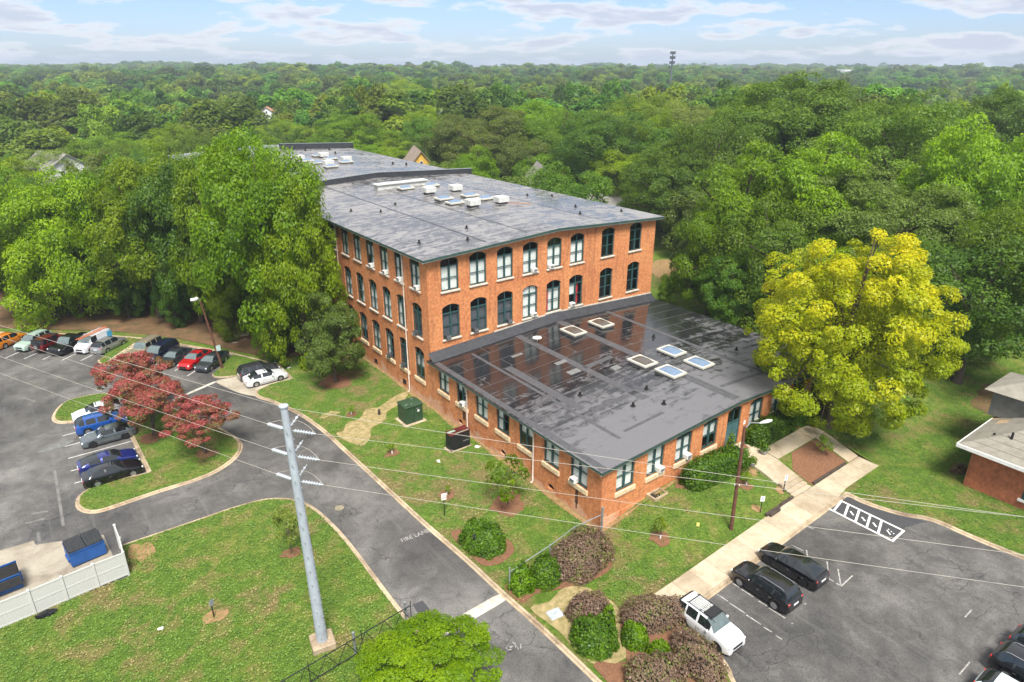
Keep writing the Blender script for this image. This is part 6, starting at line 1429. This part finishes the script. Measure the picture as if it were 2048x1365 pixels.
# --- round evergreen by the mill wall, foreground tree, young trees
mg,mc=crown('crown',55,140,30000,.0100,LEAFS[3],semi=(.5,.5,.47),cz=.51,low=-.95,crad=(.09,.18),nb=10)
o=empty('evergreen_tree',(25.85,68.65,-.05),'round dull green evergreen standing on a mulch ring by the mill wall','tree'); link('crown',mg,o,None,None,(7.7,7.7,10.8)); link('trunk',trunk('trunk',50,mc,.026,.2,12),o,None,None,(8,8,10.6))
fg,fc=crown('crown',66,190,60000,.0078,LEAFS[0],semi=(.5,.5,.40),cz=.6,low=-.6,crad=(.06,.15))
o=empty('lime_tree',(13.2,25.2,0),'feathery lime green tree at the bottom edge by the truss gate','tree'); link('crown',fg,o,None,None,(8.4,7.6,4.5)); link('trunk',trunk('trunk',51,fc,.022,.25,14,WOOD2,2),o,None,None,(8.4,7.6,4.5))
ys,yc2=crown('crown',88,26,1100,.030,LEAFS[0],semi=(.5,.5,.36),cz=.62,crad=(.16,.3),low=-.6); yt_=trunk('trunk',52,yc2,.03,.3,10,WOOD2)
for x,y,h,d,lb,pal in [(27.86,37.89,4.4,3.7,'leafy young tree on a mulch ring by the annex wall',0),(11.2,42.73,4.0,2.6,'thin young tree on a round mulch ring beside the steel pole',3),(54.05,25.4,1.9,1.5,'slender young tree in the mulched square of the path loop',1)]:
    o=empty('young_tree',(x,y,hz(x,y)),lb,'tree','young planted trees',None,x); c=link('crown',ys,o,None,None,(d,d,h)); c.material_slots[0].link='OBJECT'; c.material_slots[0].material=LEAFS[pal]; link('trunk',yt_,o,None,None,(d*.6,d*.6,h))
sp_m,sp_c=crown('crown',91,9,160,.07,LEAFS[0],semi=(.5,.5,.3),cz=.65,crad=(.3,.5),low=-.4); sp_t=MB().tube([(0,0,-.05),(0,0,.6)],[.05,.02],6).mesh('stem',WOOD2); gd=MB().tube([(0,0,0),(0,0,.32)],.06,8).mesh('trunk_guard',WHITE)
for x,y,h,d,lb in [(24.0,60.3,1.1,.9,'small sapling on its mulch ring between the lane and the straw track'),(23.83,50.83,1.0,1.0,'small sapling on its mulch ring in front of the generator box'),(24.47,42.07,.9,.7,'small sapling beside the fire lane sign'),(34.22,26.89,1.9,1.1,'spindly sapling with white guard on the entrance lawn'),(44.41,26.6,1.2,1.2,'small rounded sapling right of the wooden lamp pole')]:
    o=empty('sapling',(x,y,hz(x,y)),lb,'sapling','saplings on the lawns',None,y); link('crown',sp_m,o,None,None,(d,d,h)); link('stem',sp_t,o,None,None,(1,1,h)); link('trunk_guard',gd,o)
# --- shrubs and hedges
def shrub_mesh(name,dims,n,size,mat,seed,p=2.6,rough=.10,flat=.0,tintb=0.0):
    rng=np.random.default_rng(seed); d=sph(n,rng); d[:,2]=np.abs(d[:,2])*1.0-.25*(rng.random(n)<.3); q=(np.abs(d)**p).sum(1)**(-1/p); S=d*q[:,None]
    nz=_vn(S[:,0]*4+seed,S[:,1]*4+S[:,2]*3,seed)-.5; n2=_vn(S[:,0]*11+seed,S[:,1]*11+S[:,2]*9,seed+7)-.5; rad=1+rough*2.6*nz+.12*n2+np.abs(rng.normal(scale=.06,size=n))-.03; inn=rng.random(n)<.25; rad[inn]*=rng.uniform(.55,.95,inn.sum())
    C=S*rad[:,None]*np.array([dims[0]/2,dims[1]/2,dims[2]]); C[:,2]=np.maximum(C[:,2],.02)
    Nr=S/np.array([dims[0]/2,dims[1]/2,dims[2]]); Nr/=np.linalg.norm(Nr,axis=1,keepdims=True); Nr=Nr+np.array([0,0,.3])+rng.normal(scale=.55,size=(n,3)); Nr/=np.linalg.norm(Nr,axis=1,keepdims=True)
    patchy=_vn(C[:,0]*1.6+seed,C[:,1]*1.6+C[:,2],seed+3)
    return leaf_mesh(name,C,Nr,size,.55*rng.random(n)+.45*patchy+tintb,mat,rng)
STEM=MB()
for k in range(7):
    a=k*.9; STEM.tube([(0,0,0),(math.cos(a)*.3,math.sin(a)*.3,.35),(math.cos(a)*.62,math.sin(a)*.62,.75)],[.045,.03,.012],5)
STEM=STEM.mesh('stems',WOOD2); CORE={}
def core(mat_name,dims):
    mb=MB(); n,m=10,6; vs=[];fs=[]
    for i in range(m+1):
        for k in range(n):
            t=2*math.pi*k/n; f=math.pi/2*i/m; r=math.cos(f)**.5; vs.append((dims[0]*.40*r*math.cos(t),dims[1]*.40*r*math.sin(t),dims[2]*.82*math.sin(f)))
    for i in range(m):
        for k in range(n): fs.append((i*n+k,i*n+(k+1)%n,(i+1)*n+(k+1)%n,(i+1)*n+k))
    return mb.add(vs,fs).mesh('shaded_core',pmat(mat_name,(.022,.026,.012),.95,.2,5),60)  # added solid dome against see-through, shrub's shaded inside put into its colour
def shrub(x,y,dims,n,size,mat,label,seed,rz=0.0,p=2.6,group=None,rough=.10,name='shrub'):
    o=empty(name,(x,y,hz(x,y)),label,'hedge' if name=='hedge' else 'shrub',group,None,rz)
    link('foliage',shrub_mesh('foliage',dims,n,size,mat,seed,p,rough),o); link('shaded_core',core('core_shade',dims),o)
    s=link('stems',STEM,o,None,None,(dims[0]*.3,dims[1]*.3,dims[2]*.7)); return o
g='bronze shrubs beside the lane'
shrub(28.1,29.0,(5.2,3.3,1.95),15000,.062,LEAF_LORO,'largest bronze-leaved shrub between the pipe rail and the entrance lawn',1,R(12),2.6,g)
shrub(24.75,24.6,(2.7,2.8,1.75),8000,.06,LEAF_LORO,'bronze shrub at the top of the bed right of the utility cover',2,R(20),2.4,g)
shrub(28.0,21.9,(4.3,2.2,1.6),9000,.06,LEAF_LORO,'long bronze shrub behind the tail of the white SUV',3,R(-25),2.8,g)
shrub(24.5,18.6,(3.6,2.4,1.5),8000,.06,LEAF_LORO,'bronze shrub at the bottom edge of the bed',4,R(-20),2.6,g)
shrub(27.5,17.9,(2.2,3.7,1.55),8500,.06,LEAF_LORO,'bronze shrub close along the side of the white SUV',5,R(-8),2.8,g)
g='green shrubs beside the lane'
shrub(23.3,34.9,(2.7,3.3,1.85),9000,.075,LEAF_HEDGE,'rounded glossy green bush beside the lane and keypad',6,R(20),2.4,g)
shrub(24.7,29.1,(2.2,2.0,1.75),5000,.075,LEAF_HEDGE,'dark green bush between the lime bush and the large bronze shrub',7,0,2.3,g)
shrub(22.9,29.6,(1.9,1.8,1.7),3000,.085,LEAF_BUSH,'loose lime green bush at the end post of the pipe rail',8,0,2.1,g,.2)
shrub(23.6,22.9,(2.5,2.7,1.7),7000,.07,LEAF_HEDGE,'dark green bush below the utility cover',9,0,2.4,g)
shrub(25.7,21.4,(1.5,1.7,1.3),2800,.075,LEAF_BUSH,'small bright green bush in the middle of the bronze shrubs',10,0,2.2,g)
shrub(26.0,19.6,(1.3,1.3,1.2),2200,.075,LEAF_BUSH,'smallest bright green bush with bare twigs in the mulch',11,0,2.2,g)
shrub(25.1,23.2,(.9,.9,1.9),1200,.075,LEAF_BUSH,'bright green shoot rising through the top bronze shrub',12,0,2.0,g)
shrub(43.4,29.0,(6.3,2.1,1.75),17000,.075,LEAF_HEDGE,'long clipped hedge left of the entrance door',13,R(-6),6.0,'clipped hedges at the entrance',.03,'hedge')
shrub(52.4,29.75,(5.6,1.9,1.7),14000,.075,LEAF_HEDGE,'clipped hedge right of the entrance door',14,R(-2),6.0,'clipped hedges at the entrance',.03,'hedge')
shrub(57.6,29.7,(3.6,1.9,1.7),8000,.075,LEAFS[2],'darker hedge end under the yellow tree',15,0,4.0,'clipped hedges at the entrance',.06,'hedge')
shrub(46.6,30.0,(.9,.8,2.2),900,.06,LEAFS[0],'small climbing plant beside the entrance door',16,0,2.2)
for x,y,lb in ((49.15,28.2,'spiky plant in the right planter'),(46.75,27.75,'spiky plant in the left planter')):
    o=empty('potted_plant',(x,y,hz(x,y)+.45),lb,'plant','plants in the planters'); link('foliage',shrub_mesh('foliage',(.7,.7,.5),260,.075,LEAF_BUSH,int(x),2.0,.3),o); MB().lathe([(.25,-.04),(.25,.0)],(0,0,0),'Z',12).build('soil',MULCH,o)
shrub(62.0,17.2,(1.8,1.0,.5),900,.06,LEAF_LORO,'low dead shrub at the brick house corner',17)
for i,(x,y,hh,dm,lb,pal) in enumerate([(27.6,79.5,9,6.5,'low bushy tree against the mill wall behind the round evergreen',2),(24.2,84.5,8,6.5,'low bushy tree behind the lamp pole island',0),(20.8,90.2,8.5,6.5,'low spreading tree behind the dark hatchback',0),(27.0,92,10,7,'low dark tree deep under the left tree belt',2),(15.4,99.5,8,6.5,'low leafy tree behind the navy minivan',2),(22.5,79.9,5.5,4.5,'small bush-like tree right of the lamp pole',0),(10.5,106.5,7.5,6,'low leafy tree behind the silver hatchback',2)]): tree(x,y,hz(x,y)+hh,dm,lb,pal,None,[0,2,5,0,2,5,2][i],rt)
for i,(x,y,zt,dm,lb,pal) in enumerate([(72.5,59.5,5.5,4.0,'small tree on the grass behind the right end of the annex',0),(97,108,9,8,'bright low tree beside the white gabled house',1),(99,117,10,5,'reddish small tree beside the white gabled house',3)]): tree(x,y,hz(x,y)+zt,dm,lb,pal,None,i,rt)

# ================================================================== houses among the trees
def house(x,y,z,w,d,h,rh,rz,wall,roof,label,nwin=2,trim=None,chim=False):
    o=empty('gabled_house',(x,y,z),label,'house',None,None,rz)
    MB().add([(-w/2,-d/2,-3),(w/2,-d/2,-3),(w/2,d/2,-3),(-w/2,d/2,-3),(-w/2,-d/2,h),(w/2,-d/2,h),(w/2,d/2,h),(-w/2,d/2,h),(0,-d/2,h+rh),(0,d/2,h+rh)],[(0,1,5,8,4),(2,3,7,9,6),(1,2,6,5),(3,0,4,7)]).build('wall',wall,o)
    e=.45; s=rh/(w/2)
    r=MB().add([(-w/2-e,-d/2-e,h-e*s),(0,-d/2-e,h+rh),(0,d/2+e,h+rh),(-w/2-e,d/2+e,h-e*s),(w/2+e,-d/2-e,h-e*s),(w/2+e,d/2+e,h-e*s)]+[(-w/2-e,-d/2-e,h-e*s-.2),(0,-d/2-e,h+rh-.2),(0,d/2+e,h+rh-.2),(-w/2-e,d/2+e,h-e*s-.2),(w/2+e,-d/2-e,h-e*s-.2),(w/2+e,d/2+e,h-e*s-.2)],[(0,1,2,3),(1,4,5,2),(6,9,8,7),(7,8,11,10),(0,6,7,1),(1,7,10,4),(0,3,9,6),(4,10,11,5)]).build('roof',roof,o)
    if chim: MB().box((w*.2,-.4,h),(w*.2+.8,.4,h+rh+1.0)).build('chimney',BRICK2,r)
    wm=MB().box((-.5,-.06,-.75),(.5,.02,.75)).mesh('window',WHITE); pm=MB().box((-.4,-.075,-.65),(.4,-.062,.65)).mesh('pane',MATS['dark_glass'])
    for k in range(nwin):
        wn=link('window',wm,o,(-w/2+w*(k+1)/(nwin+1),-d/2-.01,h-1.3)); link('pane',pm,wn)
    wn=link('window',wm,o,(0,-d/2-.012,h+rh*.35),None,(.7,1,.7)); link('pane',pm,wn)
    for k in range(3):
        wn=link('window',wm,o,(w/2+.01,-d/2+d*(k+1)/4,h-1.3),(0,0,R(90))); link('pane',pm,wn)
    return o
YW=pmat('yellow_siding',(.56,.34,.06),.8,.06,1); WW_=pmat('white_siding',(.62,.64,.64),.8,.05,1); SH=pmat('grey_shingle',(.20,.19,.17),.9,.1,1); SHB=pmat('brown_shingle',(.24,.19,.15),.9,.1,1); PK=pmat('pink_roof',(.46,.24,.16),.9,.1,1)
house(83.5,150.5,5.6,7.5,13,5.2,4.4,R(-22),YW,SHB,'yellow gabled house behind the mill roof')
house(95.5,117.5,5.0,5.0,9,6.0,3.0,R(-30),WW_,SH,'white gabled house beyond the right side of the mill')
house(101.5,104,2,9,12,4.4,2.4,R(55),WW_,SH,'pale house with low roof half hidden under the dark trees',chim=True)
house(101.4,314,9.2,10,10,4.5,3.6,R(-30),WW_,PK,'white house with pinkish roof in the distance')
house(11,190,8.6,9,12,4,3.0,R(20),WW_,SH,'house with pale roof among the trees at the left')
house(171,384,12.5,9,9,5,3,R(-30),WW_,SH,'distant white house left of the pale round tree')
house(206,366,12.0,8,8,5,3,R(-35),WW_,SH,'distant white house right of the pale round tree')
house(140,44,1,14,16,5,3.5,R(-40),WW_,SH,'white house showing between the trees at the right edge')
ch=empty('church_steeple',(121.2,328.3,6.0),'slim white steeple rising from the distant trees','steeple')
MB().box((-1.0,-1.0,0),(1.0,1.0,9.5)).build('tower',WW_,ch); MB().add([(-1.1,-1.1,9.5),(1.1,-1.1,9.5),(1.1,1.1,9.5),(-1.1,1.1,9.5),(0,0,14.5)],[(0,1,4),(1,2,4),(2,3,4),(3,0,4)]).build('spire',WW_,ch)
for k,(x,y,w,h_) in enumerate([(1229,670,60,26),(1290,640,40,20)]):
    o=empty('far_office_block',(x,y,0),'%s pale block on the hazy horizon at the right'%('wider' if k==0 else 'narrower'),'building'); MB().box((-w/2,-15,0),(w/2,15,h_)).build('wall',WW_,o)
    for fl_ in range(4): MB().box((-w/2+2,-15.2,h_-4-fl_*4),(w/2-2,-15.01,h_-2.4-fl_*4)).build('window_band',GREYBLIND,o)
ct_=empty('cell_tower',(491.5,425.4,hz(491.5,425.4)),'slim cell tower with antenna clusters above the horizon','mast'); tz=44.5-ct_.location.z
MB().tube([(0,0,0),(0,0,tz)],[.9,.45],8).build('mast',pmat('mast_grey',(.10,.11,.12),.7,.1,1),ct_)
for k,zk in enumerate((tz-.6,tz-4.5,tz-8.5)):
    a=MB()
    for q in range(6): t=q*math.pi/3; a.box((2.0*math.cos(t)-.3,2.0*math.sin(t)-.3,zk-1.3),(2.0*math.cos(t)+.3,2.0*math.sin(t)+.3,zk+.9))
    a.lathe([(1.6,zk-.3),(1.9,zk-.2),(1.9,zk),(1.6,zk)],(0,0,0),'Z',10); a.build('antenna_cluster',MATS['mast_grey'],ct_)

# ================================================================== the woods: nearest trees one by one, the rest as one mass
def taken(x,y):
    if 24<x<71 and -40<y<186: return True
    if inside(LOTA,np.array([x+6,x-6,x,x]),np.array([y,y,y+7,y-7])).any(): return True
    if inside([(55,-40),(140,-40),(88,15),(78,36),(73,55),(84,55),(100,82),(88,98),(66,70)],np.array([x]),np.array([y]))[0]: return True
    if y<60 and x<56: return True
    return False
KP=np.array([(k[0],k[1],k[3]) for k in KEY_TREES]+[(84.5,150.5,13),(96.5,118,10),(101.5,104,12),(101.4,314,20),(11,190,18),(171,384,20),(206,366,18),(140,44,16),(121,328,8),(90,108,30),(94,113,26),(83,140,34),(86,146,30),(100,290,16),(8,180,10)])
cand=[]; rw=random.Random(12); yaw=R(36.75)
yy=60.0
def ring(d0,d1,sp):
    d=d0
    while d<d1:
        n=int(d*R(92)/sp(d)); 
        for k in range(n):
            a=yaw+R(-46)+R(92)*(k+rw.uniform(.1,.9))/n; dd=d+rw.uniform(-.45,.45)*sp(d); yield dd*math.sin(a),dd*math.cos(a),dd,math.degrees(a-yaw)
        d+=sp(d)*.92
for x,y,d,a in ring(75,2600,lambda d:10.5 if d<260 else 13.0+(d-260)*.012):
    if taken(x,y): continue
    q=np.hypot(KP[:,0]-x,KP[:,1]-y)-KP[:,2]*.36
    if q.min()<2.2: continue
    cand.append((d,x,y,a))
cand.sort()
NIND=300-len(KEY_TREES)-12
AZ=[(-30,'at the left edge'),(-24,'above the orange hatchback'),(-18,'above the white van'),(-12,'left of the rear mill roof'),(-6,'above the second mill roof'),(0,'right of the yellow house'),(6,'above the right end of the mill'),(12,'behind the annex roof'),(18,'left above the yellow tree'),(24,'right above the yellow tree'),(30,'above the brick house'),(99,'at the right edge')]
def zone(a,d):
    n='woods' ; return next(t for k,t in AZ if a<k)
def band(d): return 'front of the woods' if d<135 else 'second rank' if d<180 else 'middle rank' if d<225 else 'back rank'
tone=['mid green','bright green','dark green','olive','yellow-green']
seen={}
for d,x,y,a in cand[:NIND]:
    pal=rw.choices([0,1,2,3,4],[5,3,5,2,1])[0]; h=rw.uniform(12.5,19.5) if a<8 else rw.uniform(14,22); dm=rw.uniform(11,18)
    if a<-9 : h*=.92
    sz=('tall' if h>17.5 else 'low' if h<14.5 else 'middling')+(' broad' if dm>15.6 else ' slim' if dm<13.2 else '')
    lb='%s %s tree %s, %s'%(sz,tone[pal],zone(a,d),band(d))
    tree(x,y,hz(x,y)+h,dm,lb,pal,'woodland trees '+zone(a,d),None,rw)
far=cand[NIND:]
FP=[]
for k in range(4):
    me,_c=crown('far_crown',201+k,70,6500,.0210,LEAF_FAR,semi=(.5,.5,.46),cz=.54,low=-.6,crad=(.12,.26),nb=5); FP.append(bpy.data.objects.new('far_crown_source',me))
pts=[];scl=[];rot=[];idx=[]
for d,x,y,a in far:
    k=rw.uniform(.85,1.25)*(1+max(0,(d-500))*.0006); h=rw.choice([11,13,15,17,19,22,25])*rw.uniform(.9,1.1)*(1 if a<8 or d>400 else 1.1); dm=rw.choice([13,16,19,23,27,30])*rw.uniform(.9,1.1)*k
    pts.append((x,y,hz(x,y)-.5)); scl.append((dm,dm,h)); rot.append((0,0,rw.uniform(0,6.28))); idx.append(rw.randrange(4))
me=bpy.data.meshes.new('distant_woods'); me.from_pydata(pts,[],[])
for nm,tp,dt,ky in (('scl','FLOAT_VECTOR',scl,'vector'),('rot','FLOAT_VECTOR',rot,'vector'),('idx','INT',idx,'value')):
    at=me.attributes.new(nm,tp,'POINT'); at.data.foreach_set(ky,np.array(dt,dtype=np.int32 if tp=='INT' else np.float32).ravel())
dw=link('distant_woods',me); setp(dw,'distant wooded hills fading into haze',None,None,'stuff')
ng=bpy.data.node_groups.new('scatter','GeometryNodeTree'); ng.interface.new_socket('Geometry',in_out='INPUT',socket_type='NodeSocketGeometry'); ng.interface.new_socket('Geometry',in_out='OUTPUT',socket_type='NodeSocketGeometry')
gi=ng.nodes.new('NodeGroupInput'); go=ng.nodes.new('NodeGroupOutput'); ip=ng.nodes.new('GeometryNodeInstanceOnPoints'); jn=ng.nodes.new('GeometryNodeJoinGeometry')
for o in reversed(FP):
    oi=ng.nodes.new('GeometryNodeObjectInfo'); oi.inputs['Object'].default_value=o; oi.inputs['As Instance'].default_value=True; ng.links.new(oi.outputs['Geometry'],jn.inputs[0])
def nat(nm,tp):
    n=ng.nodes.new('GeometryNodeInputNamedAttribute'); n.data_type=tp; n.inputs['Name'].default_value=nm; return n.outputs['Attribute']
ip.inputs['Pick Instance'].default_value=True
ng.links.new(gi.outputs[0],ip.inputs['Points']); ng.links.new(jn.outputs[0],ip.inputs['Instance']); ng.links.new(nat('scl','FLOAT_VECTOR'),ip.inputs['Scale']); ng.links.new(nat('rot','FLOAT_VECTOR'),ip.inputs['Rotation']); ng.links.new(nat('idx','INT'),ip.inputs['Instance Index'])
ng.links.new(ip.outputs[0],go.inputs[0]); md=dw.modifiers.new('scatter','NODES'); md.node_group=ng
print('trees',len(cand),'far',len(far))

# ================================================================== grass tufts on the lawns (uncountable)
def lawn_points(poly,dens,holes=(),seed=0):
    r=np.random.default_rng(seed); P=np.asarray(poly); a,b=P.min(0),P.max(0); n=int((b-a).prod()*dens); q=r.uniform(a,b,(n,2)); ok=inside(poly,q[:,0],q[:,1])
    for h in holes: ok&=~inside(h,q[:,0],q[:,1])
    return q[ok]
NOG=[LOTA,LOTB,FOOT_LOW,[(29.6,21.2),(57.3,21.2),(57.3,23.7),(29.6,23.7)],[(46.9,23.6),(49.6,23.6),(49.6,30.8),(46.9,30.8)],[(49.5,27),(57.3,27),(57.3,28.8),(49.5,28.8)],[(55.5,23.5),(57.3,23.5),(57.3,27),(55.5,27)]]+[[(v.co.x,v.co.y) for v in o.data.vertices][:0] or None for o in []]
GP=[lawn_points([(-9,20),(15,20),(15,52),(-9,52)],34,NOG,1),lawn_points([(20,20),(31.5,20),(31.5,80),(18,80)],30,NOG,2),lawn_points([(29,23.6),(62,23.6),(62,30.7),(29,30.7)],30,NOG,3),lawn_points([(50,2),(60,2),(60,17),(84,17),(84,40),(64.8,40),(57.3,28),(51,22)],20,NOG,4),lawn_points(ISL1,26,(),5),lawn_points(ISLA,20,(),6),lawn_points(ISLB,20,(),7),lawn_points([(70,45),(92,60),(92,85),(68,70)],8,NOG,8)]
GP=np.vstack(GP)
BARE=[blob(27.86,37.89,1.5,1.4,seed=1),[(22.0,21),(27,21),(27,27.7),(22,27.7)],[(21.9,27.2),(31,26.8),(31,30.4),(21.9,30.5)],[(21.9,32.4),(25,32.4),(25,37.5),(21.9,37.5)],[(49.6,23.6),(55.5,23.6),(55.5,27),(49.6,27)],[(40.2,28),(46.8,27.6),(46.8,30.8),(40.2,30.8)],[(49.6,28.8),(63,28.8),(63,30.8),(49.6,30.8)],[(22,7),(29,7),(29,23),(22,23)],[(21.2,53.9),(23.5,54.5),(31.3,60.7),(31,61.6),(21,58)],blob(25.85,68.65,1.8,1.7,seed=2)]
ok=np.ones(len(GP),bool)
jx=np.random.default_rng(9).normal(scale=.22,size=GP.shape)
for b_ in BARE: ok&=~inside(b_,GP[:,0]+jx[:,0],GP[:,1]+jx[:,1])
GP=GP[ok]; gz_=H(GP[:,0],GP[:,1]); r_=np.random.default_rng(3); n_=len(GP)
tm=[]
for k in range(9):
    a=k*2.4; l=.6+.4*((k*37)%10)/10; tm.append((Vector((math.cos(a)*.10,math.sin(a)*.10,0)),Vector((math.cos(a)*.42*l,math.sin(a)*.42*l,.62*l)),Vector((-math.sin(a)*.11,math.cos(a)*.11,0))))
tb_=MB()
for p,q,w in tm: tb_.add([p-w,p+w,q],[(0,1,2)])
gm_=bpy.data.materials.new('grass_blade'); gm_.use_nodes=True; t_=gm_.node_tree; b_=t_.nodes['Principled BSDF']; oi_=N(t_,'ShaderNodeObjectInfo')
nb_=noise(t_,oi_.outputs['Location'],.45,5,.65,.4); ra_=ramp(t_,oi_.outputs['Random'],[(0,(.062,.125,.011)),(.5,(.105,.195,.019)),(1,(.145,.245,.028))]); rb_=ramp(t_,oi_.outputs['Random'],[(0,(.125,.165,.020)),(.5,(.20,.24,.036)),(1,(.28,.30,.062))])
nd_=mathn(t_,'ADD',mathn(t_,'MULTIPLY',nb_,.75),mathn(t_,'MULTIPLY',noise(t_,oi_.outputs['Location'],.07,4,.6,.6),.45)); cg_=mixc(t_,ramp(t_,nb_,[(.46,(0,0,0)),(.64,(.9,.9,.9))]),ra_,rb_)
L(t_,mixc(t_,ramp(t_,nd_,[(.605,(0,0,0)),(.72,(.85,.85,.85))]),cg_,ramp(t_,oi_.outputs['Random'],[(0,(.15,.11,.045)),(1,(.36,.29,.13))])),b_.inputs['Base Color']); b_.inputs['Roughness'].default_value=.6
tuft=bpy.data.objects.new('grass_tuft_source',tb_.mesh('grass_tuft',gm_))
me=bpy.data.meshes.new('grass'); me.from_pydata(np.column_stack([GP,gz_]).tolist(),[],[])
sc_=np.column_stack([r_.uniform(.14,.30,n_)]*2+[r_.uniform(.09,.20,n_)]); ro_=np.column_stack([np.zeros(n_),np.zeros(n_),r_.uniform(0,6.28,n_)])
for nm,dt in (('scl',sc_),('rot',ro_)): at=me.attributes.new(nm,'FLOAT_VECTOR','POINT'); at.data.foreach_set('vector',dt.astype(np.float32).ravel())
at=me.attributes.new('idx','INT','POINT')
gr=link('grass',me); setp(gr,'short uneven grass of the lawns',None,None,'stuff')
ng2=ng.copy()
for n in list(ng2.nodes):
    if n.bl_idname=='GeometryNodeObjectInfo':
        n.inputs['Object'].default_value=tuft
md=gr.modifiers.new('scatter','NODES'); md.node_group=ng2; print('tufts',n_)

# ================================================================== haze: one closed box of thin pale air
hm=bpy.data.materials.new('haze_air'); hm.use_nodes=True; ht=hm.node_tree; ht.nodes.clear(); ho=N(ht,'ShaderNodeOutputMaterial'); hv=N(ht,'ShaderNodeVolumePrincipled')
hv.inputs['Color'].default_value=(.72,.84,1.0,1); hv.inputs['Density'].default_value=HAZE; hv.inputs['Anisotropy'].default_value=.2; L(ht,hv.outputs[0],ho.inputs['Volume'])
ho_=MB().box((-2200,-300,float(GZ.min())-1.5),(4200,4800,62)).build('haze',hm); setp(ho_,'thin pale air over the far woods',None,None,'stuff')

# alike woodland trees: say which of them, counted from the left
same={}
for o in bpy.data.objects:
    if o.parent is None and o.get('category')=='tree': same.setdefault(o['label'],[]).append(o)
for lb,os_ in same.items():
    if len(os_)<2: continue
    os_.sort(key=lambda o:math.atan2(o.location.x,o.location.y))
    w={2:['left one','right one'],3:['leftmost','middle one','rightmost']}.get(len(os_)) or [['first','second','third','fourth','fifth','sixth','seventh','eighth','ninth','tenth'][min(k,9)]+' from left' for k in range(len(os_))]
    for o,t in zip(os_,w): o['label']=lb+', '+t
